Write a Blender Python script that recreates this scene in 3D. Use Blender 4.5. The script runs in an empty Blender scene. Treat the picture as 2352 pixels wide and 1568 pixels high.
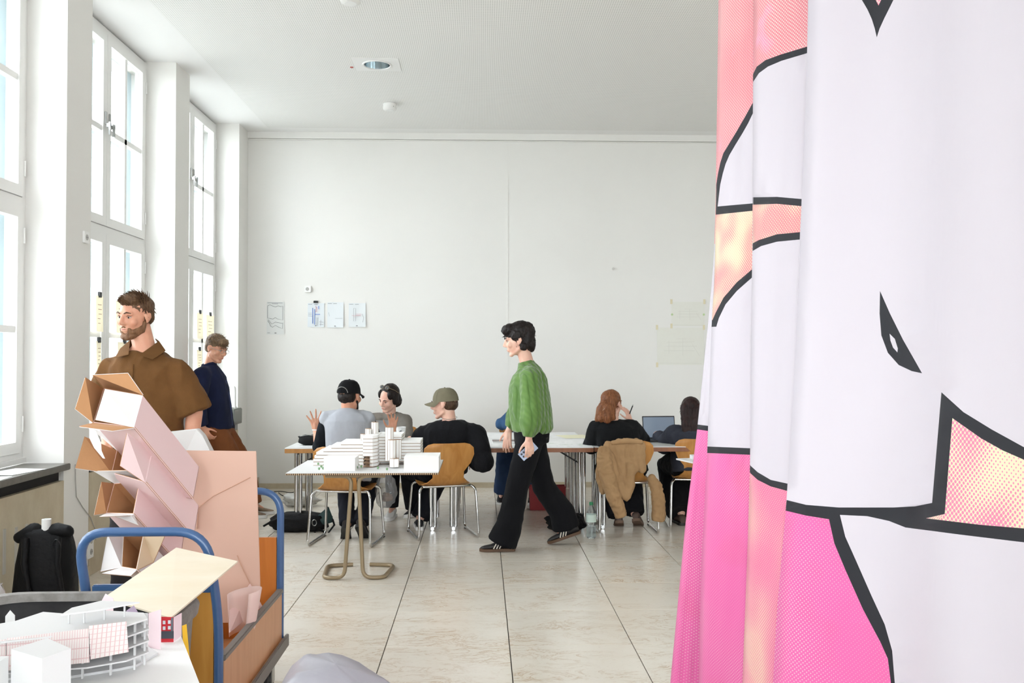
import bpy, bmesh, math, random
from mathutils import Vector, Matrix, Euler, noise
from mathutils.geometry import delaunay_2d_cdt
random.seed(7)
V = Vector
scene = bpy.context.scene
COL = scene.collection
# ---------------------------------------------------------------- camera
EYE = V((0.0, 0.0, 1.48)); FPX = 2074.0; CX, CY = 1176.0, 784.0
YAW = math.atan(70.0 / FPX); PITCH = math.atan(38.0 / FPX)
cam_d = bpy.data.cameras.new('camera'); cam = bpy.data.objects.new('camera', cam_d); COL.objects.link(cam)
cam_d.sensor_width = 36.0; cam_d.lens = FPX / 2352.0 * 36.0; cam_d.clip_start = 0.05
cam.location = EYE; cam.rotation_euler = (math.pi / 2 + PITCH, 0.0, -YAW)
scene.camera = cam
CR = Euler((math.pi / 2 + PITCH, 0.0, -YAW)).to_matrix()
# ---------------------------------------------------------------- world, daylight portals, exposure
world = bpy.data.worlds.new('world'); scene.world = world; world.use_nodes = True
wn = world.node_tree; wn.nodes['Background'].inputs[0].default_value = (0.885, 0.95, 1.0, 1.0)
wn.nodes['Background'].inputs[1].default_value = 12.2
scene.view_settings.view_transform = 'Standard'; scene.view_settings.look = 'None'
scene.view_settings.exposure = 0.0; scene.view_settings.gamma = 1.0
scene.view_settings.use_curve_mapping = False
XW = -2.665; XR = 5.2; YB = 10.37; YF = -3.6; ZC = 4.06
PIER_Y = [5.87 + 2.06 * k for k in range(-4, 3)]      # near edge of each pier
PIER_W = 0.37; REVEAL = 0.255; WALL_T = 0.52
WINS = [(PIER_Y[k - 1] + PIER_W, PIER_Y[k]) for k in range(3, 7)]
for i, (a, b) in enumerate(WINS):
    l = bpy.data.lights.new('window_portal', 'AREA'); l.shape = 'RECTANGLE'
    l.size = b - a; l.size_y = 3.2; l.cycles.is_portal = True
    o = bpy.data.objects.new('window_portal', l); COL.objects.link(o)
    o.location = (XW - WALL_T - 0.02, (a + b) / 2, 2.44);
    o.rotation_euler = V((1, 0, 0)).to_track_quat('-Z', 'Z').to_euler()

FWIN = [(-2.1, -0.3), (0.35, 2.15), (2.8, 4.6)]       # windows in the wall behind the camera
for a, b in FWIN:
    l = bpy.data.lights.new('window_portal', 'AREA'); l.shape = 'RECTANGLE'; l.size = b - a; l.size_y = 3.2; l.cycles.is_portal = True
    o = bpy.data.objects.new('window_portal', l); COL.objects.link(o)
    o.location = ((a + b) / 2, YF - 0.3, 2.44); o.rotation_euler = V((0, 1, 0)).to_track_quat('-Z', 'Z').to_euler()
def ray(u, v):
    return CR @ V(((u - CX) / FPX, (CY - v) / FPX, -1.0))
def at(u, v, y):
    d = ray(u, v); return EYE + d * ((y - EYE.y) / d.y)
def atz(u, v, z):
    d = ray(u, v); return EYE + d * ((z - EYE.z) / d.z)
def atx(u, v, x):
    d = ray(u, v); return EYE + d * ((x - EYE.x) / d.x)
def pix(p):
    q = CR.transposed() @ (V(p) - EYE); return (CX - FPX * q.x / q.z, CY + FPX * q.y / q.z)

# ---------------------------------------------------------------- materials
def s2l(c):
    c = c / 255.0
    return c / 12.92 if c <= 0.04045 else ((c + 0.055) / 1.055) ** 2.4
def lin(rgb): return (s2l(rgb[0]), s2l(rgb[1]), s2l(rgb[2]), 1.0)
MATS = {}
def new_mat(name):
    m = bpy.data.materials.new(name); m.use_nodes = True; MATS[name] = m
    return m, m.node_tree, m.node_tree.nodes['Principled BSDF']
def node(nt, t, **kw):
    n = nt.nodes.new(t)
    for k, v in kw.items():
        if k == 'inp':
            for kk, vv in v.items(): n.inputs[kk].default_value = vv
        else: setattr(n, k, v)
    return n
def mth(nt, op, a, b=None, c=None, clamp=False):
    n = nt.nodes.new('ShaderNodeMath'); n.operation = op; n.use_clamp = clamp
    for i, x in enumerate((a, b, c)):
        if x is None: continue
        if isinstance(x, (int, float)): n.inputs[i].default_value = x
        else: nt.links.new(x, n.inputs[i])
    return n.outputs[0]
def mix(nt, f, a, b):
    n = nt.nodes.new('ShaderNodeMix'); n.data_type = 'RGBA'
    for s, x in ((0, f), (6, a), (7, b)):
        if isinstance(x, (int, float)): n.inputs[s].default_value = x
        elif isinstance(x, tuple): n.inputs[s].default_value = x
        else: nt.links.new(x, n.inputs[s])
    return n.outputs[2]
def mat(name, rgb, rough=0.6, metal=0.0, var=None, bump=None, stretch=(1, 1, 1), sheen=0.0, spec=0.5, trans=0.0, coat=0.0, two=None):
    """var=(scale, amount, rgb2): noise blend to a second colour; bump=(scale, strength)"""
    if name in MATS: return MATS[name]
    m, nt, b = new_mat(name)
    b.inputs['Base Color'].default_value = lin(rgb); b.inputs['Roughness'].default_value = rough
    b.inputs['Metallic'].default_value = metal; b.inputs['Specular IOR Level'].default_value = spec
    b.inputs['Sheen Weight'].default_value = sheen; b.inputs['Coat Weight'].default_value = coat
    b.inputs['Transmission Weight'].default_value = trans
    if var or bump:
        tc = node(nt, 'ShaderNodeTexCoord'); mp = node(nt, 'ShaderNodeMapping'); mp.inputs['Scale'].default_value = stretch
        nt.links.new(tc.outputs['Object'], mp.inputs['Vector'])
    if var:
        n = node(nt, 'ShaderNodeTexNoise', inp={'Scale': var[0], 'Detail': 5.0, 'Roughness': 0.6}); nt.links.new(mp.outputs[0], n.inputs['Vector'])
        r = node(nt, 'ShaderNodeMapRange', inp={'From Min': 0.35, 'From Max': 0.68, 'To Min': 0.0, 'To Max': var[1]}); nt.links.new(n.outputs[0], r.inputs[0])
        nt.links.new(mix(nt, r.outputs[0], lin(rgb), lin(var[2])), b.inputs['Base Color'])
    if bump:
        n = node(nt, 'ShaderNodeTexNoise', inp={'Scale': bump[0], 'Detail': 3.0}); nt.links.new(mp.outputs[0], n.inputs['Vector'])
        bp = node(nt, 'ShaderNodeBump', inp={'Strength': bump[1], 'Distance': 0.01}); nt.links.new(n.outputs[0], bp.inputs['Height'])
        nt.links.new(bp.outputs[0], b.inputs['Normal'])
    return m

# ---------------------------------------------------------------- mesh helpers
WM = {}
def perp(d):
    d = d.normalized(); a = V((0, 0, 1)) if abs(d.z) < 0.9 else V((1, 0, 0))
    x = a.cross(d).normalized(); return x, d.cross(x).normalized()
class MB:
    def __init__(s): s.v = []; s.f = []; s.m = []
    def add(s, vs, fs, mi=0):
        b = len(s.v); s.v += [V(p) for p in vs]; s.f += [tuple(i + b for i in f) for f in fs]; s.m += [mi] * len(fs); return s
    def box(s, lo, hi, mi=0, M=None):
        x0, y0, z0 = lo; x1, y1, z1 = hi
        vs = [V(p) for p in ((x0, y0, z0), (x1, y0, z0), (x1, y1, z0), (x0, y1, z0), (x0, y0, z1), (x1, y0, z1), (x1, y1, z1), (x0, y1, z1))]
        if M is not None: vs = [M @ p for p in vs]
        return s.add(vs, [(0, 3, 2, 1), (4, 5, 6, 7), (0, 1, 5, 4), (1, 2, 6, 5), (2, 3, 7, 6), (3, 0, 4, 7)], mi)
    def hexa(s, a, b, mi=0):
        """two quads of four corners each, joined"""
        return s.add(list(a) + list(b), [(0, 3, 2, 1), (4, 5, 6, 7), (0, 1, 5, 4), (1, 2, 6, 5), (2, 3, 7, 6), (3, 0, 4, 7)], mi)
    def sheet(s, poly, t, mi=0, n=None):
        """flat polygon with a thickness t"""
        P = [V(p) for p in poly]
        if n is None: n = (P[1] - P[0]).cross(P[-1] - P[0]).normalized()
        k = len(P); o = V(n) * t
        fs = [tuple(range(k)), tuple(reversed(range(k, 2 * k)))]
        fs += [(i, k + i, k + (i + 1) % k, (i + 1) % k) for i in range(k)]
        return s.add(P + [p - o for p in P], fs, mi)
    def prism(s, poly, vec, mi=0):
        P = [V(p) for p in poly]; k = len(P); o = V(vec)
        fs = [tuple(range(k)), tuple(reversed(range(k, 2 * k)))] + [(i, k + i, k + (i + 1) % k, (i + 1) % k) for i in range(k)]
        return s.add(P + [p + o for p in P], fs, mi)
    def rings(s, rs, mi=0, caps=True, closed=False):
        n = len(rs[0]); vs = [p for r in rs for p in r]; fs = []
        for i in range(len(rs) - (0 if closed else 1)):
            a = i * n; b = ((i + 1) % len(rs)) * n
            fs += [(a + j, a + (j + 1) % n, b + (j + 1) % n, b + j) for j in range(n)]
        if caps and not closed:
            fs += [tuple(reversed(range(n))), tuple(range((len(rs) - 1) * n, len(rs) * n))]
        return s.add(vs, fs, mi)
    def tube(s, path, r, n=8, mi=0, closed=False, caps=True):
        P = [V(p) for p in path]; rs = []; k = len(P)
        rad = r if isinstance(r, (list, tuple)) else [r] * k
        def tang(i):
            if closed: return (P[(i + 1) % k] - P[i - 1]).normalized()
            if i == 0: return (P[1] - P[0]).normalized()
            if i == k - 1: return (P[-1] - P[-2]).normalized()
            return ((P[i + 1] - P[i]).normalized() + (P[i] - P[i - 1]).normalized()).normalized()
        t = tang(0); x, y = perp(t)
        for i in range(k):
            t2 = tang(i); x = (x - t2 * x.dot(t2)).normalized(); y = t2.cross(x)
            rs.append([P[i] + (x * math.cos(2 * math.pi * j / n) + y * math.sin(2 * math.pi * j / n)) * rad[i] for j in range(n)])
        return s.rings(rs, mi, caps, closed)
    def cyl(s, a, b, r0, r1=None, n=16, mi=0):
        return s.tube([a, b], [r0, r0 if r1 is None else r1], n, mi)
    def lathe(s, prof, c=(0, 0, 0), n=20, mi=0, caps=True):
        c = V(c)
        return s.rings([[c + V((r * math.cos(2 * math.pi * j / n), r * math.sin(2 * math.pi * j / n), z)) for j in range(n)] for r, z in prof], mi, caps)
    def ell(s, c, r, M=None, nu=14, nv=8, mi=0):
        c = V(c); rs = []
        for i in range(nv + 1):
            a = -math.pi / 2 + math.pi * (i * 0.96 + 0.02 * nv) / nv
            ring = []
            for j in range(nu):
                b = 2 * math.pi * j / nu
                p = V((r[0] * math.cos(a) * math.cos(b), r[1] * math.cos(a) * math.sin(b), r[2] * math.sin(a)))
                ring.append(c + (M @ p if M is not None else p))
            rs.append(ring)
        return s.rings(rs, mi)
    def cap(s, a, b, r0, r1, n=10, mi=0):
        """round cone"""
        a = V(a); b = V(b); d = (b - a); L = d.length
        if L < 1e-6: d = V((0, 0, 1))
        t = d.normalized(); x, y = perp(t); rs = []
        def ring(c, r): return [c + (x * math.cos(2 * math.pi * j / n) + y * math.sin(2 * math.pi * j / n)) * r for j in range(n)]
        for q in (-80, -50, -25): rs.append(ring(a + t * (r0 * math.sin(math.radians(q))), r0 * math.cos(math.radians(q))))
        rs.append(ring(a, r0)); rs.append(ring(b, r1))
        for q in (25, 50, 80): rs.append(ring(b + t * (r1 * math.sin(math.radians(q))), r1 * math.cos(math.radians(q))))
        return s.rings(rs, mi)
    def loft(s, secs, n=18, mi=0, p=2.3):
        """secs: (centre, half-axis vector a, half-axis vector b); superelliptic rings"""
        rs = []
        for c, a, b in secs:
            ring = []
            for j in range(n):
                t = 2 * math.pi * j / n; ct, st = math.cos(t), math.sin(t)
                ring.append(V(c) + V(a) * (abs(ct) ** (2 / p) * (1 if ct >= 0 else -1)) + V(b) * (abs(st) ** (2 / p) * (1 if st >= 0 else -1)))
            rs.append(ring)
        return s.rings(rs, mi)
    def xf(s, M):
        s.v = [M @ p for p in s.v]; return s
    def build(s, name, mats, parent=None, base=None, smooth=0.0, bevel=0.0, local=False, normals=True):
        me = bpy.data.meshes.new(name)
        vs = s.v; loc = V((0, 0, 0))
        if parent is not None and not local:
            Mi = WM[parent.name].inverted() if parent.name in WM else Matrix()
            vs = [Mi @ p for p in vs]
        elif parent is None and not local:
            if base is None:
                xs = [p.x for p in vs]; ys = [p.y for p in vs]
                base = V(((min(xs) + max(xs)) / 2, (min(ys) + max(ys)) / 2, min(p.z for p in vs)))
            loc = V(base); vs = [p - loc for p in vs]
        me.from_pydata([tuple(p) for p in vs], [], s.f)
        if not isinstance(mats, (list, tuple)): mats = [mats]
        for m in mats: me.materials.append(m)
        if len(mats) > 1:
            for p, mi in zip(me.polygons, s.m): p.material_index = mi
        if normals or bevel:
            bm = bmesh.new(); bm.from_mesh(me)
            if normals: bmesh.ops.recalc_face_normals(bm, faces=bm.faces)
            if bevel: bmesh.ops.bevel(bm, geom=bm.edges[:], offset=bevel, segments=2, affect='EDGES', clamp_overlap=True)
            bm.to_mesh(me); bm.free()
        if smooth:
            for p in me.polygons: p.use_smooth = True
            me.set_sharp_from_angle(angle=math.radians(smooth))
        o = bpy.data.objects.new(name, me); COL.objects.link(o); o.location = loc
        if parent is not None:
            o.parent = parent; WM[o.name] = (WM.get(parent.name, Matrix())).copy()
        else: WM[o.name] = Matrix.Translation(loc)
        return o
def tag(o, label=None, cat=None, group=None, kind=None):
    if label: o['label'] = label
    if cat: o['category'] = cat
    if group: o['group'] = group
    if kind: o['kind'] = kind
    return o
def thing(name, label, cat, loc=(0, 0, 0), rz=0.0, group=None):
    o = bpy.data.objects.new(name, None); COL.objects.link(o); o.empty_display_size = 0.1
    o.location = loc; o.rotation_euler = (0, 0, rz); tag(o, label, cat, group)
    WM[o.name] = Matrix.Translation(V(loc)) @ Matrix.Rotation(rz, 4, 'Z')
    return o
def copy_tree(o, parent=None):
    c = o.copy(); COL.objects.link(c); c.parent = parent
    for ch in list(o.children): copy_tree(ch, c)
    return c
def arc(path, r, seg=5):
    """round the inner corners of a polyline"""
    P = [V(p) for p in path]; out = [P[0]]
    for i in range(1, len(P) - 1):
        a = (P[i - 1] - P[i]); b = (P[i + 1] - P[i]); q = min(r, a.length * 0.48, b.length * 0.48)
        s0 = P[i] + a.normalized() * q; s1 = P[i] + b.normalized() * q
        for k in range(seg + 1):
            t = k / seg; out.append(s0 * (1 - t) ** 2 + P[i] * (2 * t * (1 - t)) + s1 * t * t)
    out.append(P[-1]); return out

# ---------------------------------------------------------------- common materials
M_wall = mat('white_paint', (236, 234, 229), 0.75, var=(1.3, 0.25, (228, 226, 222)), bump=(60, 0.04))
M_ceil = mat('white_ceiling', (243, 242, 240), 0.8)
M_frame = mat('white_window_paint', (238, 237, 234), 0.35)
M_osash = mat('shade_tinted_sash', (168, 186, 192), 0.4)  # white-painted sash; its blue-grey shade and fringe are put into the colour
M_outer = mat('outer_plaster', (206, 204, 196), 0.9, bump=(40, 0.3))
M_stone = mat('travertine', (203, 191, 166), 0.5, var=(7, 0.7, (182, 166, 138)), stretch=(1, 1, 0.6), bump=(30, 0.08))
M_sill = mat('grey_sill_stone', (118, 114, 107), 0.35, var=(20, 0.6, (98, 95, 90)))
M_dark = mat('gap_shade', (28, 25, 24), 0.8)  # near-black colour stands in for the shade inside slots and holes
M_white = mat('white_plastic', (240, 239, 236), 0.4)
M_black = mat('black_plastic', (18, 18, 19), 0.45)
M_chrome = mat('chrome', (214, 214, 214), 0.14, metal=1.0)
M_steel = mat('brushed_steel', (180, 180, 178), 0.35, metal=1.0)
M_paper = mat('white_paper', (243, 243, 241), 0.8)
M_foam = mat('white_card', (220, 219, 218), 0.65)

def marble():
    m, nt, b = new_mat('cream_marble')
    tc = node(nt, 'ShaderNodeTexCoord'); ob = node(nt, 'ShaderNodeObjectInfo')
    off = node(nt, 'ShaderNodeVectorMath', operation='MULTIPLY_ADD')
    nt.links.new(ob.outputs['Random'], off.inputs[0]); off.inputs[1].default_value = (37, 51, 0); nt.links.new(tc.outputs['Object'], off.inputs[2])
    mp = node(nt, 'ShaderNodeMapping'); mp.inputs['Scale'].default_value = (0.8, 1.5, 1); nt.links.new(off.outputs[0], mp.inputs[0])
    n1 = node(nt, 'ShaderNodeTexNoise', inp={'Scale': 2.6, 'Detail': 6.0, 'Roughness': 0.65, 'Distortion': 0.6}); nt.links.new(mp.outputs[0], n1.inputs[0])
    n2 = node(nt, 'ShaderNodeTexNoise', inp={'Scale': 5.0, 'Detail': 8.0, 'Roughness': 0.7, 'Distortion': 1.6}); nt.links.new(mp.outputs[0], n2.inputs[0])
    n3 = node(nt, 'ShaderNodeTexNoise', inp={'Scale': 60.0, 'Detail': 3.0}); nt.links.new(mp.outputs[0], n3.inputs[0])
    base = mix(nt, mth(nt, 'MULTIPLY', n1.outputs[0], 1.2), lin((236, 230, 219)), lin((220, 211, 196)))
    vein = mth(nt, 'SUBTRACT', 1.0, mth(nt, 'MULTIPLY', mth(nt, 'ABSOLUTE', mth(nt, 'SUBTRACT', n2.outputs[0], 0.5)), 28.0), clamp=True)
    vein = mth(nt, 'MULTIPLY', vein, mth(nt, 'MULTIPLY', mth(nt, 'SUBTRACT', n1.outputs[0], 0.42, clamp=True), 3.0, clamp=True))
    c = mix(nt, vein, base, lin((176, 138, 96)))
    c = mix(nt, mth(nt, 'MULTIPLY', mth(nt, 'SUBTRACT', n3.outputs[0], 0.62, clamp=True), 2.0), c, lin((160, 140, 115)))
    c = mix(nt, mth(nt, 'MULTIPLY', ob.outputs['Random'], 0.16), c, lin((196, 186, 170)))
    nt.links.new(c, b.inputs['Base Color']); b.inputs['Roughness'].default_value = 0.22
    rr = mth(nt, 'MULTIPLY_ADD', n1.outputs[0], 0.18, 0.13); nt.links.new(rr, b.inputs['Roughness'])
    return m
M_marble = marble()
def acoustic():
    m, nt, b = new_mat('perforated_acoustic_board')
    tc = node(nt, 'ShaderNodeTexCoord'); sp = node(nt, 'ShaderNodeSeparateXYZ'); nt.links.new(tc.outputs['Object'], sp.inputs[0])
    P = 0.0165
    fx = mth(nt, 'SUBTRACT', mth(nt, 'FRACT', mth(nt, 'DIVIDE', sp.outputs[0], P)), 0.5)
    fy = mth(nt, 'SUBTRACT', mth(nt, 'FRACT', mth(nt, 'DIVIDE', sp.outputs[1], P)), 0.5)
    d = mth(nt, 'SQRT', mth(nt, 'ADD', mth(nt, 'POWER', mth(nt, 'ABSOLUTE', fx), 2.0), mth(nt, 'POWER', mth(nt, 'ABSOLUTE', fy), 2.0)))
    hole = mth(nt, 'LESS_THAN', d, 0.27)
    nt.links.new(mix(nt, hole, lin((244, 243, 240)), lin((206, 205, 202))), b.inputs['Base Color']); b.inputs['Roughness'].default_value = 0.85
    return m
M_acoustic = acoustic()
def glass():
    m, nt, b = new_mat('window_glass')
    nt.nodes.remove(b); out = nt.nodes['Material Output']
    t = node(nt, 'ShaderNodeBsdfTransparent'); t.inputs[0].default_value = (0.985, 0.985, 0.985, 1)
    g = node(nt, 'ShaderNodeBsdfGlossy'); g.inputs['Roughness'].default_value = 0.02
    lw = node(nt, 'ShaderNodeLayerWeight'); fac = mth(nt, 'MULTIPLY_ADD', mth(nt, 'POWER', lw.outputs['Facing'], 5.0), 0.6, 0.03)
    mx = node(nt, 'ShaderNodeMixShader'); nt.links.new(fac, mx.inputs[0]); nt.links.new(t.outputs[0], mx.inputs[1]); nt.links.new(g.outputs[0], mx.inputs[2])
    nt.links.new(mx.outputs[0], out.inputs[0]); return m
M_glass = glass()
def S(o): o['kind'] = 'structure'; return o

# ================================================================ the room
TILE = 0.637; TX0 = 0.145; TY0 = 4.678
S(MB().box((-70, -60, -3.6), (60, 60, -3.5)).build('ground', mat('pale_paving', (162, 162, 158), 0.9)))
floor_o = S(MB().box((XW - 0.02, YF, -0.12), (XR, YB, -0.012)).build('floor', mat('joint_mortar', (58, 54, 48), 0.9)))
i0 = math.floor((XW - TX0) / TILE); i1 = math.ceil((XR - TX0) / TILE); j0 = math.floor((0.0 - TY0) / TILE); j1 = math.ceil((YB - TY0) / TILE)
tile_cache = {}; FL = floor_o.location.copy()
def floor_tile(x0, x1, y0, y1):
    key = (round(x1 - x0, 4), round(y1 - y0, 4))
    if key not in tile_cache:
        a, b2 = key[0] / 2, key[1] / 2; e = 0.0012
        mb = MB(); mb.rings([[V((-a, -b2, -0.02)), V((a, -b2, -0.02)), V((a, b2, -0.02)), V((-a, b2, -0.02))],
                             [V((-a, -b2, -e)), V((a, -b2, -e)), V((a, b2, -e)), V((-a, b2, -e))],
                             [V((-a + e, -b2 + e, 0)), V((a - e, -b2 + e, 0)), V((a - e, b2 - e, 0)), V((-a + e, b2 - e, 0))]])
        o = mb.build('tile', M_marble, floor_o, local=True); tile_cache[key] = o.data
    else:
        o = bpy.data.objects.new('tile', tile_cache[key]); COL.objects.link(o); o.parent = floor_o
    o.location = V(((x0 + x1) / 2, (y0 + y1) / 2, 0)) - FL
for i in range(i0, i1):
    for j in range(j0, j1):
        x0 = max(TX0 + i * TILE + 0.0024, XW); x1 = min(TX0 + (i + 1) * TILE - 0.0024, XR)
        y0 = TY0 + j * TILE + 0.0014; y1 = min(TY0 + (j + 1) * TILE - 0.0014, YB)
        if x1 - x0 > 0.02 and y1 - y0 > 0.02: floor_tile(x0, x1, y0, y1)
x_end = TY0 + j0 * TILE
mb = MB().box((XW, YF, -0.02), (XR, x_end - 0.002, 0.0)); far = mb.build('tile', M_marble, floor_o)

S(MB().box((XW - WALL_T, YB, -0.1), (XR + 0.2, YB + 0.25, ZC + 0.15)).build('wall_back', M_wall))
wf = MB(); xs = [XW - WALL_T] + [x for w in FWIN for x in w] + [XR + 0.2]
for k in range(0, len(xs), 2): wf.box((xs[k], YF - 0.25, -0.1), (xs[k + 1], YF, ZC + 0.15))
for a, b in FWIN: wf.box((a, YF - 0.25, -0.1), (b, YF, 0.8)); wf.box((a, YF - 0.25, ZC - 0.03), (b, YF, ZC + 0.15))
S(wf.build('wall_front', M_wall))
S(MB().box((XR, YF, -0.1), (XR + 0.2, YB, ZC + 0.15)).build('wall_right', M_wall))
_d = ray(866, 149); DL = EYE + _d * ((ZC - 0.01 - EYE.z) / _d.z); DH = 0.135      # cut-out for the downlight
def holed(x0, x1, y0, y1, z0, z1):
    q = MB(); q.box((x0, y0, z0), (DL.x - DH, y1, z1)); q.box((DL.x + DH, y0, z0), (x1, y1, z1))
    q.box((DL.x - DH, y0, z0), (DL.x + DH, DL.y - DH, z1)); q.box((DL.x - DH, DL.y + DH, z0), (DL.x + DH, y1, z1)); return q
ceil_o = S(holed(XW - REVEAL - 0.06, XR, YF, YB, ZC, ZC + 0.25).build('ceiling', M_ceil))
holed(-2.395, XR - 0.25, YF + 0.25, YB - 0.24, ZC - 0.006, ZC).build('acoustic_panel', M_acoustic, ceil_o)
# cornice strip on the back wall
tr = MB(); tr.box((XW, YB - 0.035, ZC - 0.075), (XR, YB, ZC)); tr.box((XW, YB - 0.02, ZC - 0.088), (XR, YB, ZC - 0.079))
S(tr.build('trim_1', M_wall))
bb = MB(); bb.box((XW, YB - 0.022, 0), (XR, YB, 0.058)); bb.box((XW, YB - 0.03, 0.0), (XR, YB, 0.03)); S(bb.build('baseboard_back', M_stone))
# vertical plaster seam on the back wall
px_ = at(1166, 600, YB).x
S(MB().box((px_ - 0.006, YB - 0.004, 1.35), (px_ + 0.006, YB, ZC - 0.09)).build('trim_2', M_wall))

# left wall: piers, spandrels, sills, one mesh for the wall and parts for its panels
wl = MB()
SILL = 0.81; ZWT = ZC - 0.015
for k, y in enumerate(PIER_Y):
    if k < 2: continue
    y1 = y + PIER_W if k < 6 else YB
    wl.box((XW - WALL_T, y, -0.1), (XW, y1, ZC))
wl.box((XW - WALL_T, YF - 0.0, -0.1), (XW, PIER_Y[2], ZC))
for a, b in WINS: wl.box((XW - WALL_T, a, -0.1), (XW - 0.05, b, SILL - 0.04))
wall_left = S(wl.build('wall_left', M_wall))
outer = MB()
for a, b in WINS: outer.box((XW - WALL_T, a, ZWT - 0.10), (XW - REVEAL - 0.075, b, ZC + 0.1))
outer.build('outer_lintel', M_outer, wall_left)
for i, (a, b) in enumerate(WINS):
    MB().box((XW - 0.05, a + 0.002, 0.0), (XW + 0.004, b - 0.002, 0.70)).build('stone_panel', M_stone, wall_left, bevel=0.002)
    MB().box((XW - 0.05, a + 0.002, 0.70), (XW - 0.03, b - 0.002, SILL - 0.04)).build('heating_slot_shade', M_dark, wall_left)  # dark strip painted in as the shade of the slot under the sill
    sm = MB().box((XW - REVEAL, a + 0.001, SILL - 0.04), (XW + 0.045, b - 0.001, SILL)).build('sill', M_sill, wall_left, bevel=0.004)
for k, y in enumerate(PIER_Y):
    if k < 2: continue
    y1 = y + PIER_W if k < 6 else YB
    S(MB().box((XW, y, 0), (XW + 0.014, y1, 0.075)).build('baseboard_left', M_stone))
# slits in the stone panel under the first window
for u, v0, v1 in ((10, 1215, 1318), (37, 1210, 1308), (61, 1203, 1296), (104, 1190, 1200)):
    a = atx(u, v0, XW + 0.006); b = atx(u, v1, XW + 0.006)
    MB().box((XW + 0.004, a.y - 0.012, b.z), (XW + 0.010, a.y + 0.012, a.z)).build('vent_strip', mat('pale_metal', (190, 186, 178), 0.4, metal=0.3), wall_left)

# windows: frame > four casements > panes and muntins
def window(n, y0, y1):
    xo = XW - REVEAL - 0.07; xi = XW - REVEAL; z0 = SILL + 0.01; z1 = ZWT; zt = 2.47; ym = (y0 + y1) / 2
    fr = MB(); t = 0.045
    fr.box((xo, y0, z0), (xi, y0 + t, z1)); fr.box((xo, y1 - t, z0), (xi, y1, z1))
    fr.box((xo, y0 + t, z1 - t), (xi, y1 - t, z1)); fr.box((xo, y0 + t, z0), (xi, y1 - t, z0 + 0.06))
    fr.box((xo, y0 + t, zt - 0.03), (xi, y1 - t, zt + 0.03)); fr.box((xi, y0, z0 - 0.005), (xi + 0.02, y1, z0 + 0.028))
    w = S(fr.build('window_%d' % n, M_frame))
    gap = 0.004
    for (za, zb) in ((z0 + 0.06, zt - 0.03), (zt + 0.03, z1 - t)):
        for (ya, yb, side) in ((y0 + t, ym, -1), (ym, y1 - t, 1)):
            ya += gap / 2; yb -= gap / 2; za_, zb_ = za + 0.003, zb - 0.003
            st = 0.07; c = MB(); A = xi - 0.052; B = xi + 0.012
            c.box((A, ya, za_), (B, ya + st, zb_)); c.box((A, yb - st, za_), (B, yb, zb_))
            c.box((A, ya + st, za_), (B, yb - st, za_ + st)); c.box((A, ya + st, zb_ - st), (B, yb - st, zb_))
            yc = (ya + yb) / 2; zc = (za_ + zb_) / 2; mw = 0.021
            c.box((A + 0.008, yc - mw, za_ + st), (B - 0.012, yc + mw, zb_ - st)); c.box((A + 0.008, ya + st, zc - mw), (B - 0.012, yb - st, zc + mw))
            cs = c.build('casement', M_frame, w)
            for (p, q) in ((ya + st, yc - mw), (yc + mw, yb - st)):
                for (r, s_) in ((za_ + st, zc - mw), (zc + mw, zb_ - st)):
                    MB().box((xi - 0.026, p, r), (xi - 0.022, q, s_)).build('pane', M_glass, cs)
            o2 = MB(); A2 = xi - 0.165; B2 = xi - 0.125; k2 = 0.055      # outer sash of the double window
            o2.box((A2, ya - 0.03, za_), (B2, ya + k2, zb_)); o2.box((A2, yb - k2, za_), (B2, yb + 0.03, zb_)); o2.box((A2, ya + k2, za_), (B2, yb - k2, za_ + k2)); o2.box((A2, ya + k2, zb_ - k2), (B2, yb - k2, zb_))
            o2.box((A2, yc - 0.014, za_ + k2), (B2, yc + 0.014, zb_ - k2)); o2.box((A2, ya + k2, zc - 0.014), (B2, yb - k2, zc + 0.014))
            o2.build('outer_sash', M_osash, cs)
            for hz in (za_ + 0.18, zb_ - 0.18):
                yy = yb + 0.003 if side > 0 else ya - 0.003
                MB().cyl((B + 0.004, yy, hz - 0.05), (B + 0.004, yy, hz + 0.05), 0.007, n=8).build('hinge', M_frame, cs)
            if za > 2:
                hy = (ya + 0.035) if side > 0 else (yb - 0.035)
                h = MB().box((B, hy - 0.012, za_ + 0.78), (B + 0.012, hy + 0.012, za_ + 0.88)); h.box((B + 0.012, hy - 0.009, za_ + 0.76), (B + 0.045, hy + 0.009, za_ + 0.79)); h.box((B + 0.03, hy - 0.011, za_ + 0.70), (B + 0.045, hy + 0.011, za_ + 0.80))
                h.build('handle', M_steel, cs, bevel=0.002)
    return w
for i, (a, b) in enumerate(WINS): window(i + 1, a, b)
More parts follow.
